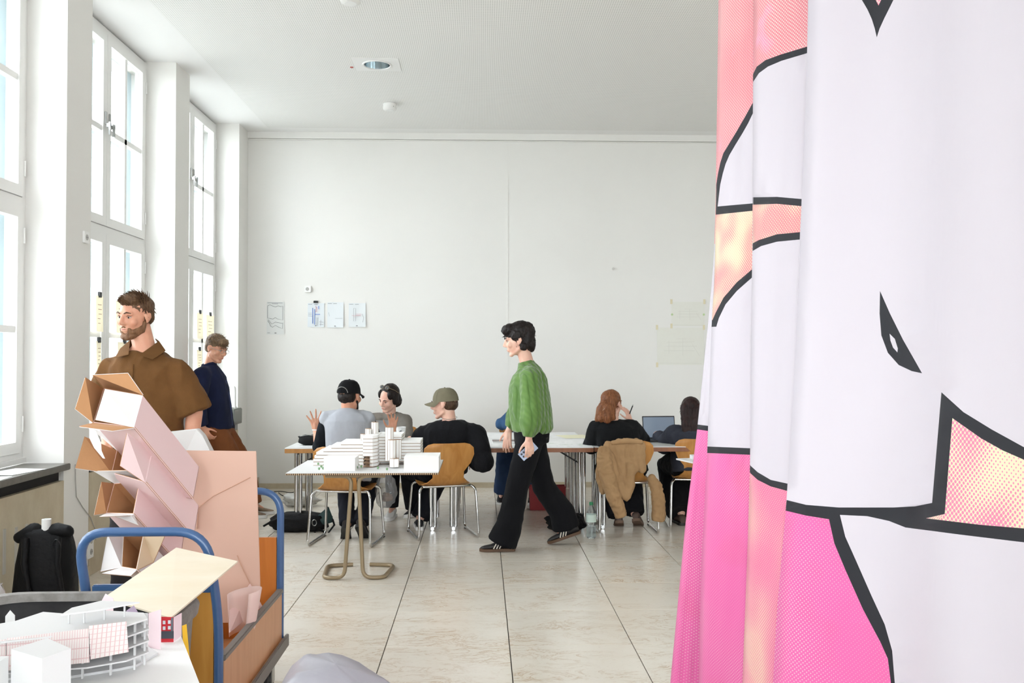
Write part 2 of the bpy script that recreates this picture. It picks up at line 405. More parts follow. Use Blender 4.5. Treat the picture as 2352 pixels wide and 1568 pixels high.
for i, (a, b) in enumerate(FWIN):                      # plain four-light windows behind the camera
    fr = MB(); z0, z1 = 0.8, ZC - 0.03; y0, y1 = YF - 0.17, YF - 0.10; m_ = (a + b) / 2; zt = 2.47
    fr.box((a, y0, z0), (a + 0.07, y1, z1)); fr.box((b - 0.07, y0, z0), (b, y1, z1)); fr.box((a + 0.07, y0, z0), (b - 0.07, y1, z0 + 0.07)); fr.box((a + 0.07, y0, z1 - 0.07), (b - 0.07, y1, z1))
    fr.box((m_ - 0.05, y0, z0 + 0.07), (m_ + 0.05, y1, z1 - 0.07)); fr.box((a + 0.07, y0, zt - 0.05), (m_ - 0.05, y1, zt + 0.05)); fr.box((m_ + 0.05, y0, zt - 0.05), (b - 0.07, y1, zt + 0.05))
    w = S(fr.build('window_%d' % (len(WINS) + 1 + i), M_frame))
    for xa, xb in ((a + 0.07, m_ - 0.05), (m_ + 0.05, b - 0.07)):
        for za, zb in ((z0 + 0.07, zt - 0.05), (zt + 0.05, z1 - 0.07)): MB().box((xa, y0 + 0.03, za), (xb, y0 + 0.034, zb)).build('pane', M_glass, w)
# ================================================================ ceiling and wall fittings
def ceiling_light():
    c = DL; z = ZC - 0.006; n = 40
    t = thing('recessed_downlight', 'round recessed ceiling downlight with silver reflector on white plate', 'ceiling light', (c.x, c.y, ZC - 0.012))
    def circ(r, zz): return [V((c.x + r * math.cos(2 * math.pi * j / n), c.y + r * math.sin(2 * math.pi * j / n), zz)) for j in range(n)]
    def sq(r, q, zz):
        out = []
        for j in range(n):
            a = 2 * math.pi * j / n; k = max(abs(math.cos(a)), abs(math.sin(a))); out.append(V((c.x + r * math.cos(a) / k, c.y + q * math.sin(a) / k, zz)))
        return out
    MB().rings([circ(0.118, z), circ(0.118, z - 0.004), sq(0.2, 0.17, z - 0.004), sq(0.2, 0.17, z)], closed=True).build('mounting_plate', M_ceil, t)
    MB().rings([circ(0.130, z - 0.004), circ(0.126, z - 0.012), circ(0.116, z - 0.012), circ(0.113, z - 0.002)], closed=True).build('rim', M_white, t, smooth=40)
    rf = MB().rings([circ(0.1125, z - 0.003), circ(0.105, z + 0.05), circ(0.09, z + 0.10), circ(0.05, z + 0.13), circ(0.0, z + 0.135)], caps=False)
    rf.build('reflector', mat('silver_reflector', (190, 200, 204), 0.13, metal=1.0), t, smooth=15, normals=False)
    for q in (-0.025, 0.025):
        MB().cyl((c.x - 0.06, c.y + q, z + 0.085), (c.x + 0.06, c.y + q, z + 0.085), 0.011, n=10).build('lamp_tube', M_white, t, smooth=40)
ceiling_light()
def detector(u, v, label, r=0.066):
    d = ray(u, v); c = EYE + d * ((ZC - 0.03 - EYE.z) / d.z)
    t = thing('smoke_detector', label, 'smoke detector', (c.x, c.y, ZC - 0.075))
    MB().lathe([(0.0, ZC - 0.075), (r * 0.8, ZC - 0.075), (r, ZC - 0.066), (r, ZC - 0.012), (r * 0.9, ZC - 0.006)], (c.x, c.y, 0), 28).build('housing', M_white, t, smooth=40)
    MB().lathe([(0.0, ZC - 0.077), (r * 0.62, ZC - 0.077), (r * 0.62, ZC - 0.075), (0, ZC - 0.075)], (c.x, c.y, 0), 24).build('sensor_cap', M_paper, t, smooth=40)
    MB().box((c.x + r * 0.62, c.y - r * 0.85, ZC - 0.05), (c.x + r * 0.72, c.y - r * 0.55, ZC - 0.045)).build('indicator', mat('grey_plastic', (150, 150, 148), 0.5), t)
detector(895, 243, 'white round smoke detector nearest the back wall')
detector(805, -6, 'white round smoke detector at the top edge of the picture', 0.07)
d = ray(808, 154); c = EYE + d * ((ZC - 0.006 - EYE.z) / d.z)
m = MB().lathe([(0.0, -0.006), (0.014, -0.006), (0.016, 0.0), (0, 0)], (c.x, c.y, ZC - 0.006), 14)
tag(m.build('ceiling_marker', mat('dull_red', (178, 92, 84), 0.5), smooth=40), 'tiny dull red disc on the ceiling beside the downlight', 'marker')

def socket_back(u, v, label):
    p = at(u, v, YB); t = thing('power_socket', label, 'socket', (p.x, YB, p.z - 0.035))
    MB().box((p.x - 0.037, YB - 0.03, p.z - 0.037), (p.x + 0.037, YB, p.z + 0.037)).build('housing', M_white, t, bevel=0.004)
    n = 20; r = 0.02
    mb = MB(); mb.rings([[V((p.x - 0.004 + q * math.cos(2 * math.pi * j / n), yy, p.z + q * math.sin(2 * math.pi * j / n))) for j in range(n)] for q, yy in ((r, YB - 0.0312), (r * .9, YB - 0.0305), (0.002, YB - 0.0303))], caps=False)
    mb.build('outlet', mat('socket_shade', (176, 174, 170), 0.5), t, normals=False)
socket_back(708, 664, 'white square power socket above the pinned sheets on the back wall')
def socket_left(u, v, label, n_out=1):
    p = atx(u, v, XW); t = thing('wall_socket', label, 'socket', (XW, p.y, p.z - 0.04))
    hh = 0.04 * n_out
    MB().box((XW, p.y - 0.04, p.z - hh), (XW + 0.014, p.y + 0.04, p.z + hh)).build('cover', M_white, t, bevel=0.003)
    for k in range(n_out):
        zc = p.z + (k - (n_out - 1) / 2) * 0.075
        mb = MB().cyl((XW + 0.012, p.y, zc), (XW + 0.0165, p.y, zc), 0.021, 0.019, n=20); mb.build('outlet', mat('socket_shade', (176, 174, 170), 0.5), t, smooth=40)
        for q in (-0.009, 0.009): MB().cyl((XW + 0.0165, p.y + q, zc), (XW + 0.0172, p.y + q, zc), 0.003, n=8).build('hole', M_dark, t)
socket_left(195, 545, 'white single wall switch high on the nearest pier')
socket_left(205, 1254, 'white double socket low on the nearest pier', 2)

# printed sheets: paper colour with thin line drawings as procedural print
def drawn_paper(name, base, ink, sx, sy, dens=0.5, ink2=None):
    m, nt, b = new_mat(name)
    tc = node(nt, 'ShaderNodeTexCoord'); mp = node(nt, 'ShaderNodeMapping'); mp.inputs['Scale'].default_value = (sx, 1, sy); nt.links.new(tc.outputs['Object'], mp.inputs[0])
    w = node(nt, 'ShaderNodeTexBrick', inp={'Scale': 1.0, 'Mortar Size': 0.035, 'Color1': (1, 1, 1, 1), 'Color2': (1, 1, 1, 1), 'Mortar': (0, 0, 0, 1)})
    sw = node(nt, 'ShaderNodeSeparateXYZ'); cm = node(nt, 'ShaderNodeCombineXYZ'); nt.links.new(mp.outputs[0], sw.inputs[0]); nt.links.new(sw.outputs[0], cm.inputs[0]); nt.links.new(sw.outputs[2], cm.inputs[1])
    nt.links.new(cm.outputs[0], w.inputs[0])
    n = node(nt, 'ShaderNodeTexNoise', inp={'Scale': 0.35, 'Detail': 2.0}); nt.links.new(cm.outputs[0], n.inputs[0])
    area = mth(nt, 'GREATER_THAN', n.outputs[0], dens)
    f = mth(nt, 'MULTIPLY', mth(nt, 'SUBTRACT', 1.0, w.outputs['Color']), mth(nt, 'MULTIPLY', area, 0.6))
    c = mix(nt, f, lin(base), lin(ink))
    if ink2:
        n2 = node(nt, 'ShaderNodeTexNoise', inp={'Scale': 0.6, 'Detail': 1.0}); nt.links.new(mp.outputs[0], n2.inputs[0])
        c = mix(nt, mth(nt, 'MULTIPLY', mth(nt, 'GREATER_THAN', n2.outputs[0], 0.6), 0.35), c, lin(ink2))
    nt.links.new(c, b.inputs['Base Color']); b.inputs['Roughness'].default_value = 0.85
    return m
def curl_sheet(u0, v0, u1, v1, y, curl=0.012, mi=0, seg=6):
    """a sheet against the back wall, its right and lower edges standing off a little"""
    a = at(u0, v0, y); b = at(u1, v1, y); mb = MB(); vs = []; fs = []; n = seg
    for side in (0, 1):
        for i in range(n + 1):
            for j in range(n + 1):
                s, t = i / n, j / n
                off = 0.003 + curl * (s ** 3) * (0.4 + 0.6 * t) + curl * 0.6 * t ** 4
                vs.append(V((a.x + (b.x - a.x) * s, y - off - (0.0006 if side == 0 else 0), a.z + (b.z - a.z) * t)))
    N = (n + 1) ** 2
    for i in range(n):
        for j in range(n):
            q = (i * (n + 1) + j, (i + 1) * (n + 1) + j, (i + 1) * (n + 1) + j + 1, i * (n + 1) + j + 1)
            fs.append(q); fs.append(tuple(N + k for k in reversed(q)))
    edge = [i * (n + 1) for i in range(n + 1)] + [n * (n + 1) + j for j in range(1, n + 1)] + [i * (n + 1) + n for i in range(n - 1, -1, -1)] + [j for j in range(n - 1, 0, -1)]
    for k in range(len(edge)):
        e0, e1 = edge[k], edge[(k + 1) % len(edge)]; fs.append((e0, e1, N + e1, N + e0))
    return mb.add(vs, fs), a, b
M_ink = mat('black_ink', (52, 52, 56), 0.7); M_ink2 = mat('grey_ink', (130, 130, 132), 0.7); M_inkb = mat('blue_ink', (128, 150, 206), 0.7); M_inkr = mat('red_ink', (214, 140, 148), 0.7)
def ink_lines(t, lines, a, b, y, mt, w=0.0016, name='drawn_line'):
    for pts in lines:
        P = [V((a.x + (b.x - a.x) * q0, y, a.z + (b.z - a.z) * q1)) for q0, q1 in pts]; mb = MB(); vs = []; k = len(P)
        for i in range(k):
            dd = (P[min(i + 1, k - 1)] - P[max(i - 1, 0)]); nn = V((-dd.z, 0, dd.x)).normalized() * w / 2
            vs += [P[i] + nn, P[i] - nn, P[i] - nn + V((0, 0.0004, 0)), P[i] + nn + V((0, 0.0004, 0))]
        mb.add(vs, [(4 * i + e, 4 * i + (e + 1) % 4, 4 * i + 4 + (e + 1) % 4, 4 * i + 4 + e) for i in range(k - 1) for e in range(4)])
        mb.build(name, mt, t)
t = thing('pinned_sheet', 'tall sheet with a wavy outline drawing pinned nearest the corner', 'paper', (at(633, 768, YB).x, YB, at(633, 768, YB).z), group='sheets on the back wall')
mb, a, b = curl_sheet(613, 693, 653, 768, YB, 0.004); mb.build('sheet', mat('sheet_paper', (226, 227, 224), 0.85), t, smooth=30)
ink_lines(t, [[(.06, .12), (.2, .09), (.34, .13), (.5, .16), (.66, .12), (.8, .15), (.92, .13), (.92, .56), (.6, .52), (.5, .48), (.36, .53), (.2, .51), (.06, .50), (.06, .12)],
              [(.06, .58), (.18, .66), (.22, .74), (.34, .78), (.5, .72), (.7, .78), (.9, .82), (.92, .64)], [(.1, .55), (.3, .68), (.5, .62), (.9, .66)]], a, b, YB - 0.0105, M_ink, 0.003)
ink_lines(t, [[(.05, .03), (.9, .035)], [(.3, .06), (.65, .065)], [(.05, .95), (.2, .95)]], a, b, YB - 0.0105, M_ink2, 0.004)
ink_lines(t, [[(.46, .955), (.56, .955)]], a, b, YB - 0.0105, M_ink, 0.006)
specs = [((707, 696, 745, 751), 'sheet with blue and red plan marks under a black clip', (225, 230, 233), 'c'),
         ((752, 694, 789, 752), 'blank-looking wrinkled sheet, second of the three pinned side by side', (228, 232, 234), 'w'),
         ((801, 696, 840, 751), 'sheet with a faint cross-shaped plan, rightmost of the three side by side', (228, 232, 233), 'x')]
for k, (r, lab, colr, kind) in enumerate(specs):
    p = at((r[0] + r[2]) / 2, r[3], YB); t = thing('pinned_sheet', lab, 'paper', (p.x, YB, p.z), group='sheets on the back wall')
    mb, a, b = curl_sheet(*r, YB, 0.010 if k else 0.004); mb.build('sheet', mat('sheet_paper_%s' % kind, colr, 0.85), t, smooth=30)
    yy = YB - 0.016 if k else YB - 0.0095
    ink_lines(t, [[(.04, .05), (.28, .05)], [(.38, .055), (.6, .05)]], a, b, yy, M_ink2, 0.004); ink_lines(t, [[(.44, .945), (.54, .945)]], a, b, yy, M_ink, 0.006)
    if kind == 'c':
        ink_lines(t, [[(.3, .2), (.3, .85)], [(.42, .25), (.42, .9)], [(.45, .47), (.75, .47)], [(.66, .12), (.66, .25)]], a, b, yy, M_inkb, 0.009)
        ink_lines(t, [[(.46, .14), (.58, .2)], [(.48, .22), (.6, .22)], [(.46, .28), (.62, .28)], [(.44, .34), (.62, .36)], [(.5, .12), (.52, .36)]], a, b, yy, M_inkr, 0.003)
        ink_lines(t, [[(.04, .42), (.26, .42)], [(.04, .48), (.26, .48)], [(.04, .54), (.3, .55)], [(.55, .6), (.52, .95)], [(.62, .6), (.6, .95)], [(.8, .7), (.78, .95)], [(.7, .78), (.95, .8)], [(.72, .88), (.95, .9)]], a, b, yy, M_ink2, 0.003)
    if kind == 'x':
        ink_lines(t, [[(.3, .22), (.42, .22), (.42, .75), (.3, .75), (.3, .22)], [(.8, .45), (.88, .6), (.84, .8)]], a, b, yy, M_ink2, 0.0025)
        ink_lines(t, [[(.2, .52), (.7, .5)], [(.42, .46), (.74, .46), (.74, .53), (.42, .53)], [(.3, .58), (.4, .56)]], a, b, yy, M_inkr, 0.0025)
    if kind == 'w': ink_lines(t, [[(.5, .64), (.95, .64)], [(.1, .4), (.14, .55)]], a, b, yy, M_ink2, 0.002)
p = at(726, 693, YB); mb = MB().box((p.x - 0.026, YB - 0.022, p.z - 0.013), (p.x + 0.024, YB - 0.004, p.z + 0.012))
o = mb.build('binder_clip', M_black, bevel=0.003); tag(o, 'small black clip above the sheet with blue plan marks', 'clip')
M_trace = mat('tracing_paper', (232, 231, 222), 0.8, var=(9, 0.5, (229, 227, 217)))
for r, lab, h in (((1542, 693, 1618, 749), 'small faint tracing paper with line drawing, upper of two near the curtain', 1), ((1509, 752, 1617, 838), 'large faint tracing paper drawing, lower of two near the curtain', 0)):
    p = at((r[0] + r[2]) / 2, r[3], YB); t = thing('tracing_paper', lab, 'paper', (p.x, YB, p.z), group='tracing papers near the curtain')
    mb, a, b = curl_sheet(*r, YB, 0.0); mb.build('sheet', M_trace, t)
    ink_lines(t, [[(.2, .4), (.8, .38)], [(.2, .5), (.85, .5)], [(.15, .62), (.8, .62)], [(.4, .3), (.62, .3)], [(.25, .35), (.25, .7)], [(.55, .3), (.55, .75)], [(.75, .45), (.9, .75)], [(.05, .95), (.95, .96)]], a, b, YB - 0.0045, mat('faint_ink', (220, 218, 209), 0.8), 0.004)
    for (s, tt) in ((0, 0), (1, 0), (0, 1)):
        MB().box((a.x + (b.x - a.x) * s - 0.012, YB - 0.006, a.z + (b.z - a.z) * tt - 0.025), (a.x + (b.x - a.x) * s + 0.012, YB - 0.0005, a.z + (b.z - a.z) * tt + 0.03)).build('tape', mat('cream_tape', (226, 216, 184), 0.6), t)
    if h:
        for s in (0.02, 0.98): MB().cyl((a.x + (b.x - a.x) * s, YB - 0.006, a.z + (b.z - a.z) * .52), (a.x + (b.x - a.x) * s, YB - 0.001, a.z + (b.z - a.z) * .52), 0.013, n=12).build('green_dot', mat('pale_green', (190, 210, 160), 0.6), t)
p = at(1408, 617, YB); tag(MB().cyl((p.x, YB - 0.02, p.z), (p.x, YB, p.z), 0.012, 0.016, n=10).build('wall_nail', mat('grey_nail', (205, 202, 196), 0.5)), 'lone pale nail high on the back wall', 'nail')

# sheets hung in the two far windows
M_kraft, _nt, _b = new_mat('yellow_tracing'); _b.inputs['Base Color'].default_value = lin((240, 234, 216)); _b.inputs['Roughness'].default_value = 0.8
_tl = node(_nt, 'ShaderNodeBsdfTranslucent'); _tl.inputs[0].default_value = lin((240, 235, 220)); _mx = node(_nt, 'ShaderNodeMixShader'); _mx.inputs[0].default_value = 0.35
_nt.links.new(_b.outputs[0], _mx.inputs[1]); _nt.links.new(_tl.outputs[0], _mx.inputs[2]); _nt.links.new(_mx.outputs[0], _nt.nodes['Material Output'].inputs[0])
def hung(wi, u0, v0, u1, v1, lab):
    x = XW - REVEAL + 0.03; a = atx(u0, v0, x); b = atx(u1, v1, x)
    ya, yb = sorted((a.y, b.y)); z0 = atx(u1, v1, x).z; z1 = atx(u0, v0, x).z
    t = thing('hung_drawing', lab, 'paper', (x, (ya + yb) / 2, z0), group='drawings hung in the windows')
    mb = MB(); n = 5; vs = []; fs = []
    for sd in (0, 1):
        for i in range(n + 1):
            for j in range(n + 1):
                s, q = i / n, j / n; vs.append(V((x + 0.006 * math.sin(s * 5 + q * 2) * q + sd * 0.0008, ya + (yb - ya) * s, z1 + (z0 - z1) * q)))
    N = (n + 1) ** 2
    for i in range(n):
        for j in range(n):
            q = (i * (n + 1) + j, (i + 1) * (n + 1) + j, (i + 1) * (n + 1) + j + 1, i * (n + 1) + j + 1); fs += [q, tuple(N + k for k in reversed(q))]
    mb.add(vs, fs).build('sheet', M_kraft, t, smooth=40)
    yc = (ya + yb) / 2
    MB().box((x - 0.006, yc - 0.018, z1 - 0.012), (x + 0.012, yc + 0.018, z1 + 0.03)).build('clip', M_black, t, bevel=0.002)
    for k in range(5):
        ln = MB()
        zz = z1 - (z1 - z0) * (0.25 + 0.13 * k); yy = ya + (yb - ya) * (0.15 + 0.06 * (k % 3))
        ln.box((x + 0.008, yy, zz - 0.002), (x + 0.009, yy + (yb - ya) * (0.5 - 0.05 * k), zz + 0.002))
        ln.build('drawn_line', mat('brown_ink', (150, 112, 96), 0.7), t)
hung(4, 220, 678, 236, 762, 'cream drawing clipped in the left casement behind the bearded man')
hung(4, 266, 690, 296, 766, 'cream drawing clipped in the right casement behind the bearded man')
hung(4, 221, 783, 232, 850, 'lower cream drawing clipped in the left casement behind the bearded man')
hung(4, 270, 785, 300, 850, 'lower cream drawing clipped in the right casement behind the bearded man')
hung(5, 452, 717, 466, 778, 'cream drawing clipped in the far window, left of the pair')
hung(5, 474, 722, 491, 784, 'cream drawing with a green mark in the far window, right of the pair')
hung(5, 452, 803, 464, 850, 'lower cream drawing clipped in the far window above the blue coat')

# ================================================================ chairs
def ply(name, c1, c2):
    m, nt, b = new_mat(name)
    tc = node(nt, 'ShaderNodeTexCoord'); mp = node(nt, 'ShaderNodeMapping'); mp.inputs['Scale'].default_value = (14, 14, 1.6); nt.links.new(tc.outputs['Object'], mp.inputs[0])
    n = node(nt, 'ShaderNodeTexNoise', inp={'Scale': 1.6, 'Detail': 5.0, 'Distortion': 0.8}); nt.links.new(mp.outputs[0], n.inputs[0])
    nt.links.new(mix(nt, mth(nt, 'MULTIPLY_ADD', n.outputs[0], 1.8, -0.4, clamp=True), lin(c1), lin(c2)), b.inputs['Base Color'])
    b.inputs['Roughness'].default_value = 0.38; return m
M_ply = ply('honey_plywood', (205, 148, 80), (176, 116, 54))
def make_chair(label):
    t = thing('shell_chair', label, 'chair', group='plywood shell chairs at the tables')
    # side profile of the shell, chair faces +y locally; y forward, z up
    prof = [(0.235, 0.428), (0.225, 0.446), (0.16, 0.455), (0.06, 0.445), (-0.06, 0.436), (-0.13, 0.437), (-0.178, 0.455), (-0.205, 0.495), (-0.222, 0.55), (-0.238, 0.62), (-0.254, 0.69), (-0.268, 0.745), (-0.276, 0.772), (-0.280, 0.782)]
    wid = [0.15, 0.185, 0.205, 0.212, 0.212, 0.200, 0.168, 0.130, 0.130, 0.185, 0.212, 0.205, 0.175, 0.13]
    n = 10; vs = []; fs = []; th = 0.010; K = len(prof)
    for side in (0, 1):
        for k in range(K):
            a = V((0, *prof[max(k - 1, 0)])); b = V((0, *prof[min(k + 1, K - 1)])); tg = (b - a).normalized(); nn = V((0, -tg.z, tg.y))
            if nn.z < 0 and k < 5: nn = -nn
            back = max(0.0, (prof[k][1] - 0.5) / 0.28)
            for j in range(n + 1):
                q = -1 + 2 * j / n; x = wid[k] * q
                crv = 0.028 * back * q * q - 0.012 * (1 - min(back * 2, 1)) * (1 - q * q)
                p = V((x, prof[k][0], prof[k][1])) + (V((0, crv, 0)) if back > 0 else V((0, 0, crv)))
                vs.append(p - (nn * th if side else V((0, 0, 0))))
    N = K * (n + 1)
    for k in range(K - 1):
        for j in range(n):
            q = (k * (n + 1) + j, k * (n + 1) + j + 1, (k + 1) * (n + 1) + j + 1, (k + 1) * (n + 1) + j); fs += [q, tuple(N + i for i in reversed(q))]
    edge = [j for j in range(n + 1)] + [k * (n + 1) + n for k in range(1, K)] + [(K - 1) * (n + 1) + j for j in range(n - 1, -1, -1)] + [k * (n + 1) for k in range(K - 2, 0, -1)]
    for i in range(len(edge)):
        e0, e1 = edge[i], edge[(i + 1) % len(edge)]; fs.append((e0, e1, N + e1, N + e0))
    MB().add(vs, fs).build('shell', M_ply, t, local=True, smooth=50)
    for s in (-1, 1):
        path = arc([(s * 0.19, 0.17, 0.424), (s * 0.225, 0.19, 0.41), (s * 0.25, 0.24, 0.012), (s * 0.25, -0.245, 0.012), (s * 0.235, -0.19, 0.40), (s * 0.205, -0.15, 0.424)], 0.045)
        f = MB().tube(path, 0.0105, 10).build('sled_leg', M_chrome, t, local=True, smooth=60)
        MB().box((s * 0.25 - 0.012, 0.19, 0.0), (s * 0.25 + 0.012, 0.225, 0.006)).build('glide', M_black, f, local=True)
    MB().tube([(-0.205, -0.15, 0.424), (0.205, -0.15, 0.424)], 0.0105, 10).build('rear_rail', M_chrome, t, local=True, smooth=60)
    MB().tube([(-0.19, 0.17, 0.424), (0.19, 0.17, 0.424)], 0.0105, 10).build('front_rail', M_chrome, t, local=True, smooth=60)
    return t
chair0 = make_chair('plywood shell chair behind the cardboard model, seat of the man in grey vest')
def put(o, x, y, rz, label=None):
    o.location = (x, y, 0); o.rotation_euler = (0, 0, rz)
    if label: o['label'] = label
put(chair0, -1.085, 7.36, math.radians(-7))
for (x, y, r, lab) in ((-0.325, 7.63, 15, 'plywood shell chair under the man in olive cap'),
                       (1.235, 7.79, 0, 'plywood shell chair with the tan jacket over its back'),
                       (1.90, 7.96, -6, 'plywood shell chair beside the curtain under the dark-haired person'),
                       (-0.86, 9.03, 178, 'plywood shell chair on the far side under the woman with sunglasses'),
                       (0.42, 9.62, 184, 'plywood shell chair on the far side under the person in denim')):
    put(copy_tree(chair0), x, y, math.radians(r), lab)

# ================================================================ folding tables
M_tabletop = mat('white_laminate', (236, 236, 235), 0.35)
M_edge = ply('beech_edge', (196, 146, 88), (170, 116, 62))
M_edge2 = ply('dark_beech_edge', (150, 92, 52), (128, 74, 40))
def folding_table(x0, x1, y0, y1, label, edge):
    zt = 0.72; t = thing('folding_table', label, 'table', ((x0 + x1) / 2, (y0 + y1) / 2, 0), group='folding tables in a row')
    MB().box((x0, y0, zt - 0.006), (x1, y1, zt)).build('tabletop', M_tabletop, t)
    MB().box((x0, y0, zt - 0.043), (x1, y1, zt - 0.0062)).build('edge_board', edge, t, bevel=0.003)
    for xe, s in ((x0 + 0.085, 1), (x1 - 0.085, -1)):
        for yy in (y0 + 0.16, y1 - 0.16):
            for q in (-0.02, 0.02):
                MB().tube([(xe + q * 0.9, yy, 0.022), (xe + q * 0.9, yy, zt - 0.045)], 0.0165, 12).build('leg', M_chrome, t, smooth=60)
        MB().tube([(xe, y0 + 0.10, 0.016), (xe, y1 - 0.10, 0.016)], 0.0155, 10).build('foot_bar', M_chrome, t, smooth=60)
        MB().tube([(xe, y0 + 0.16, zt - 0.06), (xe, y1 - 0.16, zt - 0.06)], 0.012, 8).build('top_rail', M_black, t, smooth=60)
        MB().tube([(xe, y0 + 0.22, zt - 0.17), (xe + s * 0.2, y0 + 0.22, zt - 0.05)], 0.007, 8).build('brace', M_black, t, smooth=60)
folding_table(-1.66, -0.335, 7.69, 8.49, 'folding table with beech edge behind the cardboard model', M_edge)
folding_table(-0.325, 0.957, 7.69, 8.47, 'folding table covered in drawings, near one beside the walker', M_edge2)
folding_table(-0.325, 0.957, 8.48, 9.26, 'folding table covered in drawings, far one behind the walker', M_edge2)
folding_table(0.967, 2.26, 7.72, 8.50, 'folding table in front of the two women on the right', M_edge2)

# papers and small things on the tables
def flat_sheet(name, lab, cat, cx, cy, w, d, rz, z, m, group=None, th=0.0006):
    M = Matrix.Translation((cx, cy, z)) @ Matrix.Rotation(rz, 4, 'Z')
    o = MB().box((-w / 2, -d / 2, 0), (w / 2, d / 2, th), M=M).build(name, m); return tag(o, lab, cat, group)
M_plan = drawn_paper('plan_print', (244, 244, 242), (188, 190, 186), 14, 14)
def plan_mat(name, ink, ink2):
    m, nt, b = new_mat(name)
    tc = node(nt, 'ShaderNodeTexCoord'); n = node(nt, 'ShaderNodeTexNoise', inp={'Scale': 9.0, 'Detail': 6.0}); nt.links.new(tc.outputs['Object'], n.inputs[0])
    w = node(nt, 'ShaderNodeTexVoronoi', inp={'Scale': 14.0}); nt.links.new(tc.outputs['Object'], w.inputs[0])
    f = mth(nt, 'MULTIPLY', mth(nt, 'GREATER_THAN', n.outputs[0], 0.56), 0.5)
    g = mth(nt, 'MULTIPLY', mth(nt, 'LESS_THAN', w.outputs['Distance'], 0.12), 0.5)
    nt.links.new(mix(nt, g, mix(nt, f, lin((244, 244, 243)), lin(ink)), lin(ink2)), b.inputs['Base Color']); b.inputs['Roughness'].default_value = 0.8
    return m
M_planA = plan_mat('site_plan', (206, 214, 200), (170, 178, 170)); M_planB = plan_mat('floor_plan', (222, 222, 222), (180, 180, 180))
flat_sheet('drawing_sheet', 'large white plan on the table right of the walker', 'paper', 0.72, 7.98, 0.46, 0.55, 0.06, 0.7205, M_planA, 'drawings on the tables')
flat_sheet('drawing_sheet', 'white plan sheet on the table left of the walker', 'paper', 0.02, 7.98, 0.52, 0.55, -0.05, 0.7205, M_planB, 'drawings on the tables')
flat_sheet('drawing_sheet', 'white plan sheet on the far table behind the walker', 'paper', 0.35, 8.85, 0.8, 0.6, 0.03, 0.7205, M_planB, 'drawings on the tables')
flat_sheet('drawing_sheet', 'yellow-tinted tracing sheet on the table beside the red-haired woman', 'paper', 0.90, 8.72, 0.28, 0.36, 0.2, 0.7213, mat('yellow_trace', (236, 232, 200), 0.8), 'drawings on the tables')
flat_sheet('drawing_sheet', 'white sheet under the laptop of the woman with sunglasses', 'paper', -0.72, 8.1, 0.5, 0.5, 0.1, 0.7205, M_planB, 'drawings on the tables')
flat_sheet('drawing_sheet', 'white sheet at the left end of the beech-edged table', 'paper', -1.42, 8.0, 0.36, 0.42, -0.1, 0.7205, M_planB, 'drawings on the tables')
p = atz(1157, 1011, 0.74)
tt = thing('closed_book', 'closed book with striped dark cover near the walker’s hand'.replace('’s', ''), 'book', (p.x, p.y, 0.7212))
MB().box((p.x - 0.10, p.y - 0.07, 0.7212), (p.x + 0.10, p.y + 0.07, 0.738)).build('pages', M_paper, tt)
MB().box((p.x - 0.103, p.y - 0.073, 0.738), (p.x + 0.103, p.y + 0.073, 0.741)).build('cover', mat('grey_cover', (164, 156, 152), 0.6, var=(30, 0.8, (96, 84, 80)), stretch=(0.2, 4, 1)), tt)

def laptop(cx, cy, rz, lab, shell, open_deg=105, screen=None, w=0.31, d=0.22, z=0.722):
    t = thing('laptop', lab, 'laptop', (cx, cy, z), rz)
    MB().box((-w / 2, -d / 2, 0), (w / 2, d / 2, 0.014)).build('base', shell, t, local=True, bevel=0.004)
    MB().box((-w / 2 + 0.02, -d / 2 + 0.09, 0.014), (w / 2 - 0.02, d / 2 - 0.015, 0.0155)).build('keyboard', M_black, t, local=True)
    M = Matrix.Translation((0, d / 2, 0.012)) @ Matrix.Rotation(math.radians(90 - open_deg), 4, 'X')
    lid = MB().box((-w / 2, 0.0, 0), (w / 2, 0.006, 0.21), M=M).build('lid', shell, t, local=True, bevel=0.002)
    MB().box((-w / 2 + 0.008, -0.001, 0.012), (w / 2 - 0.008, 0.0, 0.2), M=M).build('screen', screen or M_black, lid, local=True)
laptop(-0.90, 8.10, math.radians(176), 'silver open laptop between grey-vested man and woman with sunglasses', mat('aluminium', (188, 189, 190), 0.35, metal=0.7))
def screen_mat():
    m, nt, b = new_mat('lit_screen'); b.inputs['Base Color'].default_value = lin((70, 80, 92)); b.inputs['Roughness'].default_value = 0.15
    b.inputs['Emission Color'].default_value = lin((168, 186, 206)); b.inputs['Emission Strength'].default_value = 0.35; return m
laptop(1.66, 8.22, math.radians(6), 'dark laptop with lit screen in front of the dark-haired person', M_black, 100, screen_mat())
# dark laptop / drawing board lying beside it
p = atz(1510, 1000, 0.75)
o = MB().box((1.24, 8.22, 0.7215), (1.47, 8.44, 0.80)).build('black_case', mat('matte_black', (40, 38, 38), 0.55), bevel=0.006); tag(o, 'low black case on the table behind the red-haired woman', 'case')
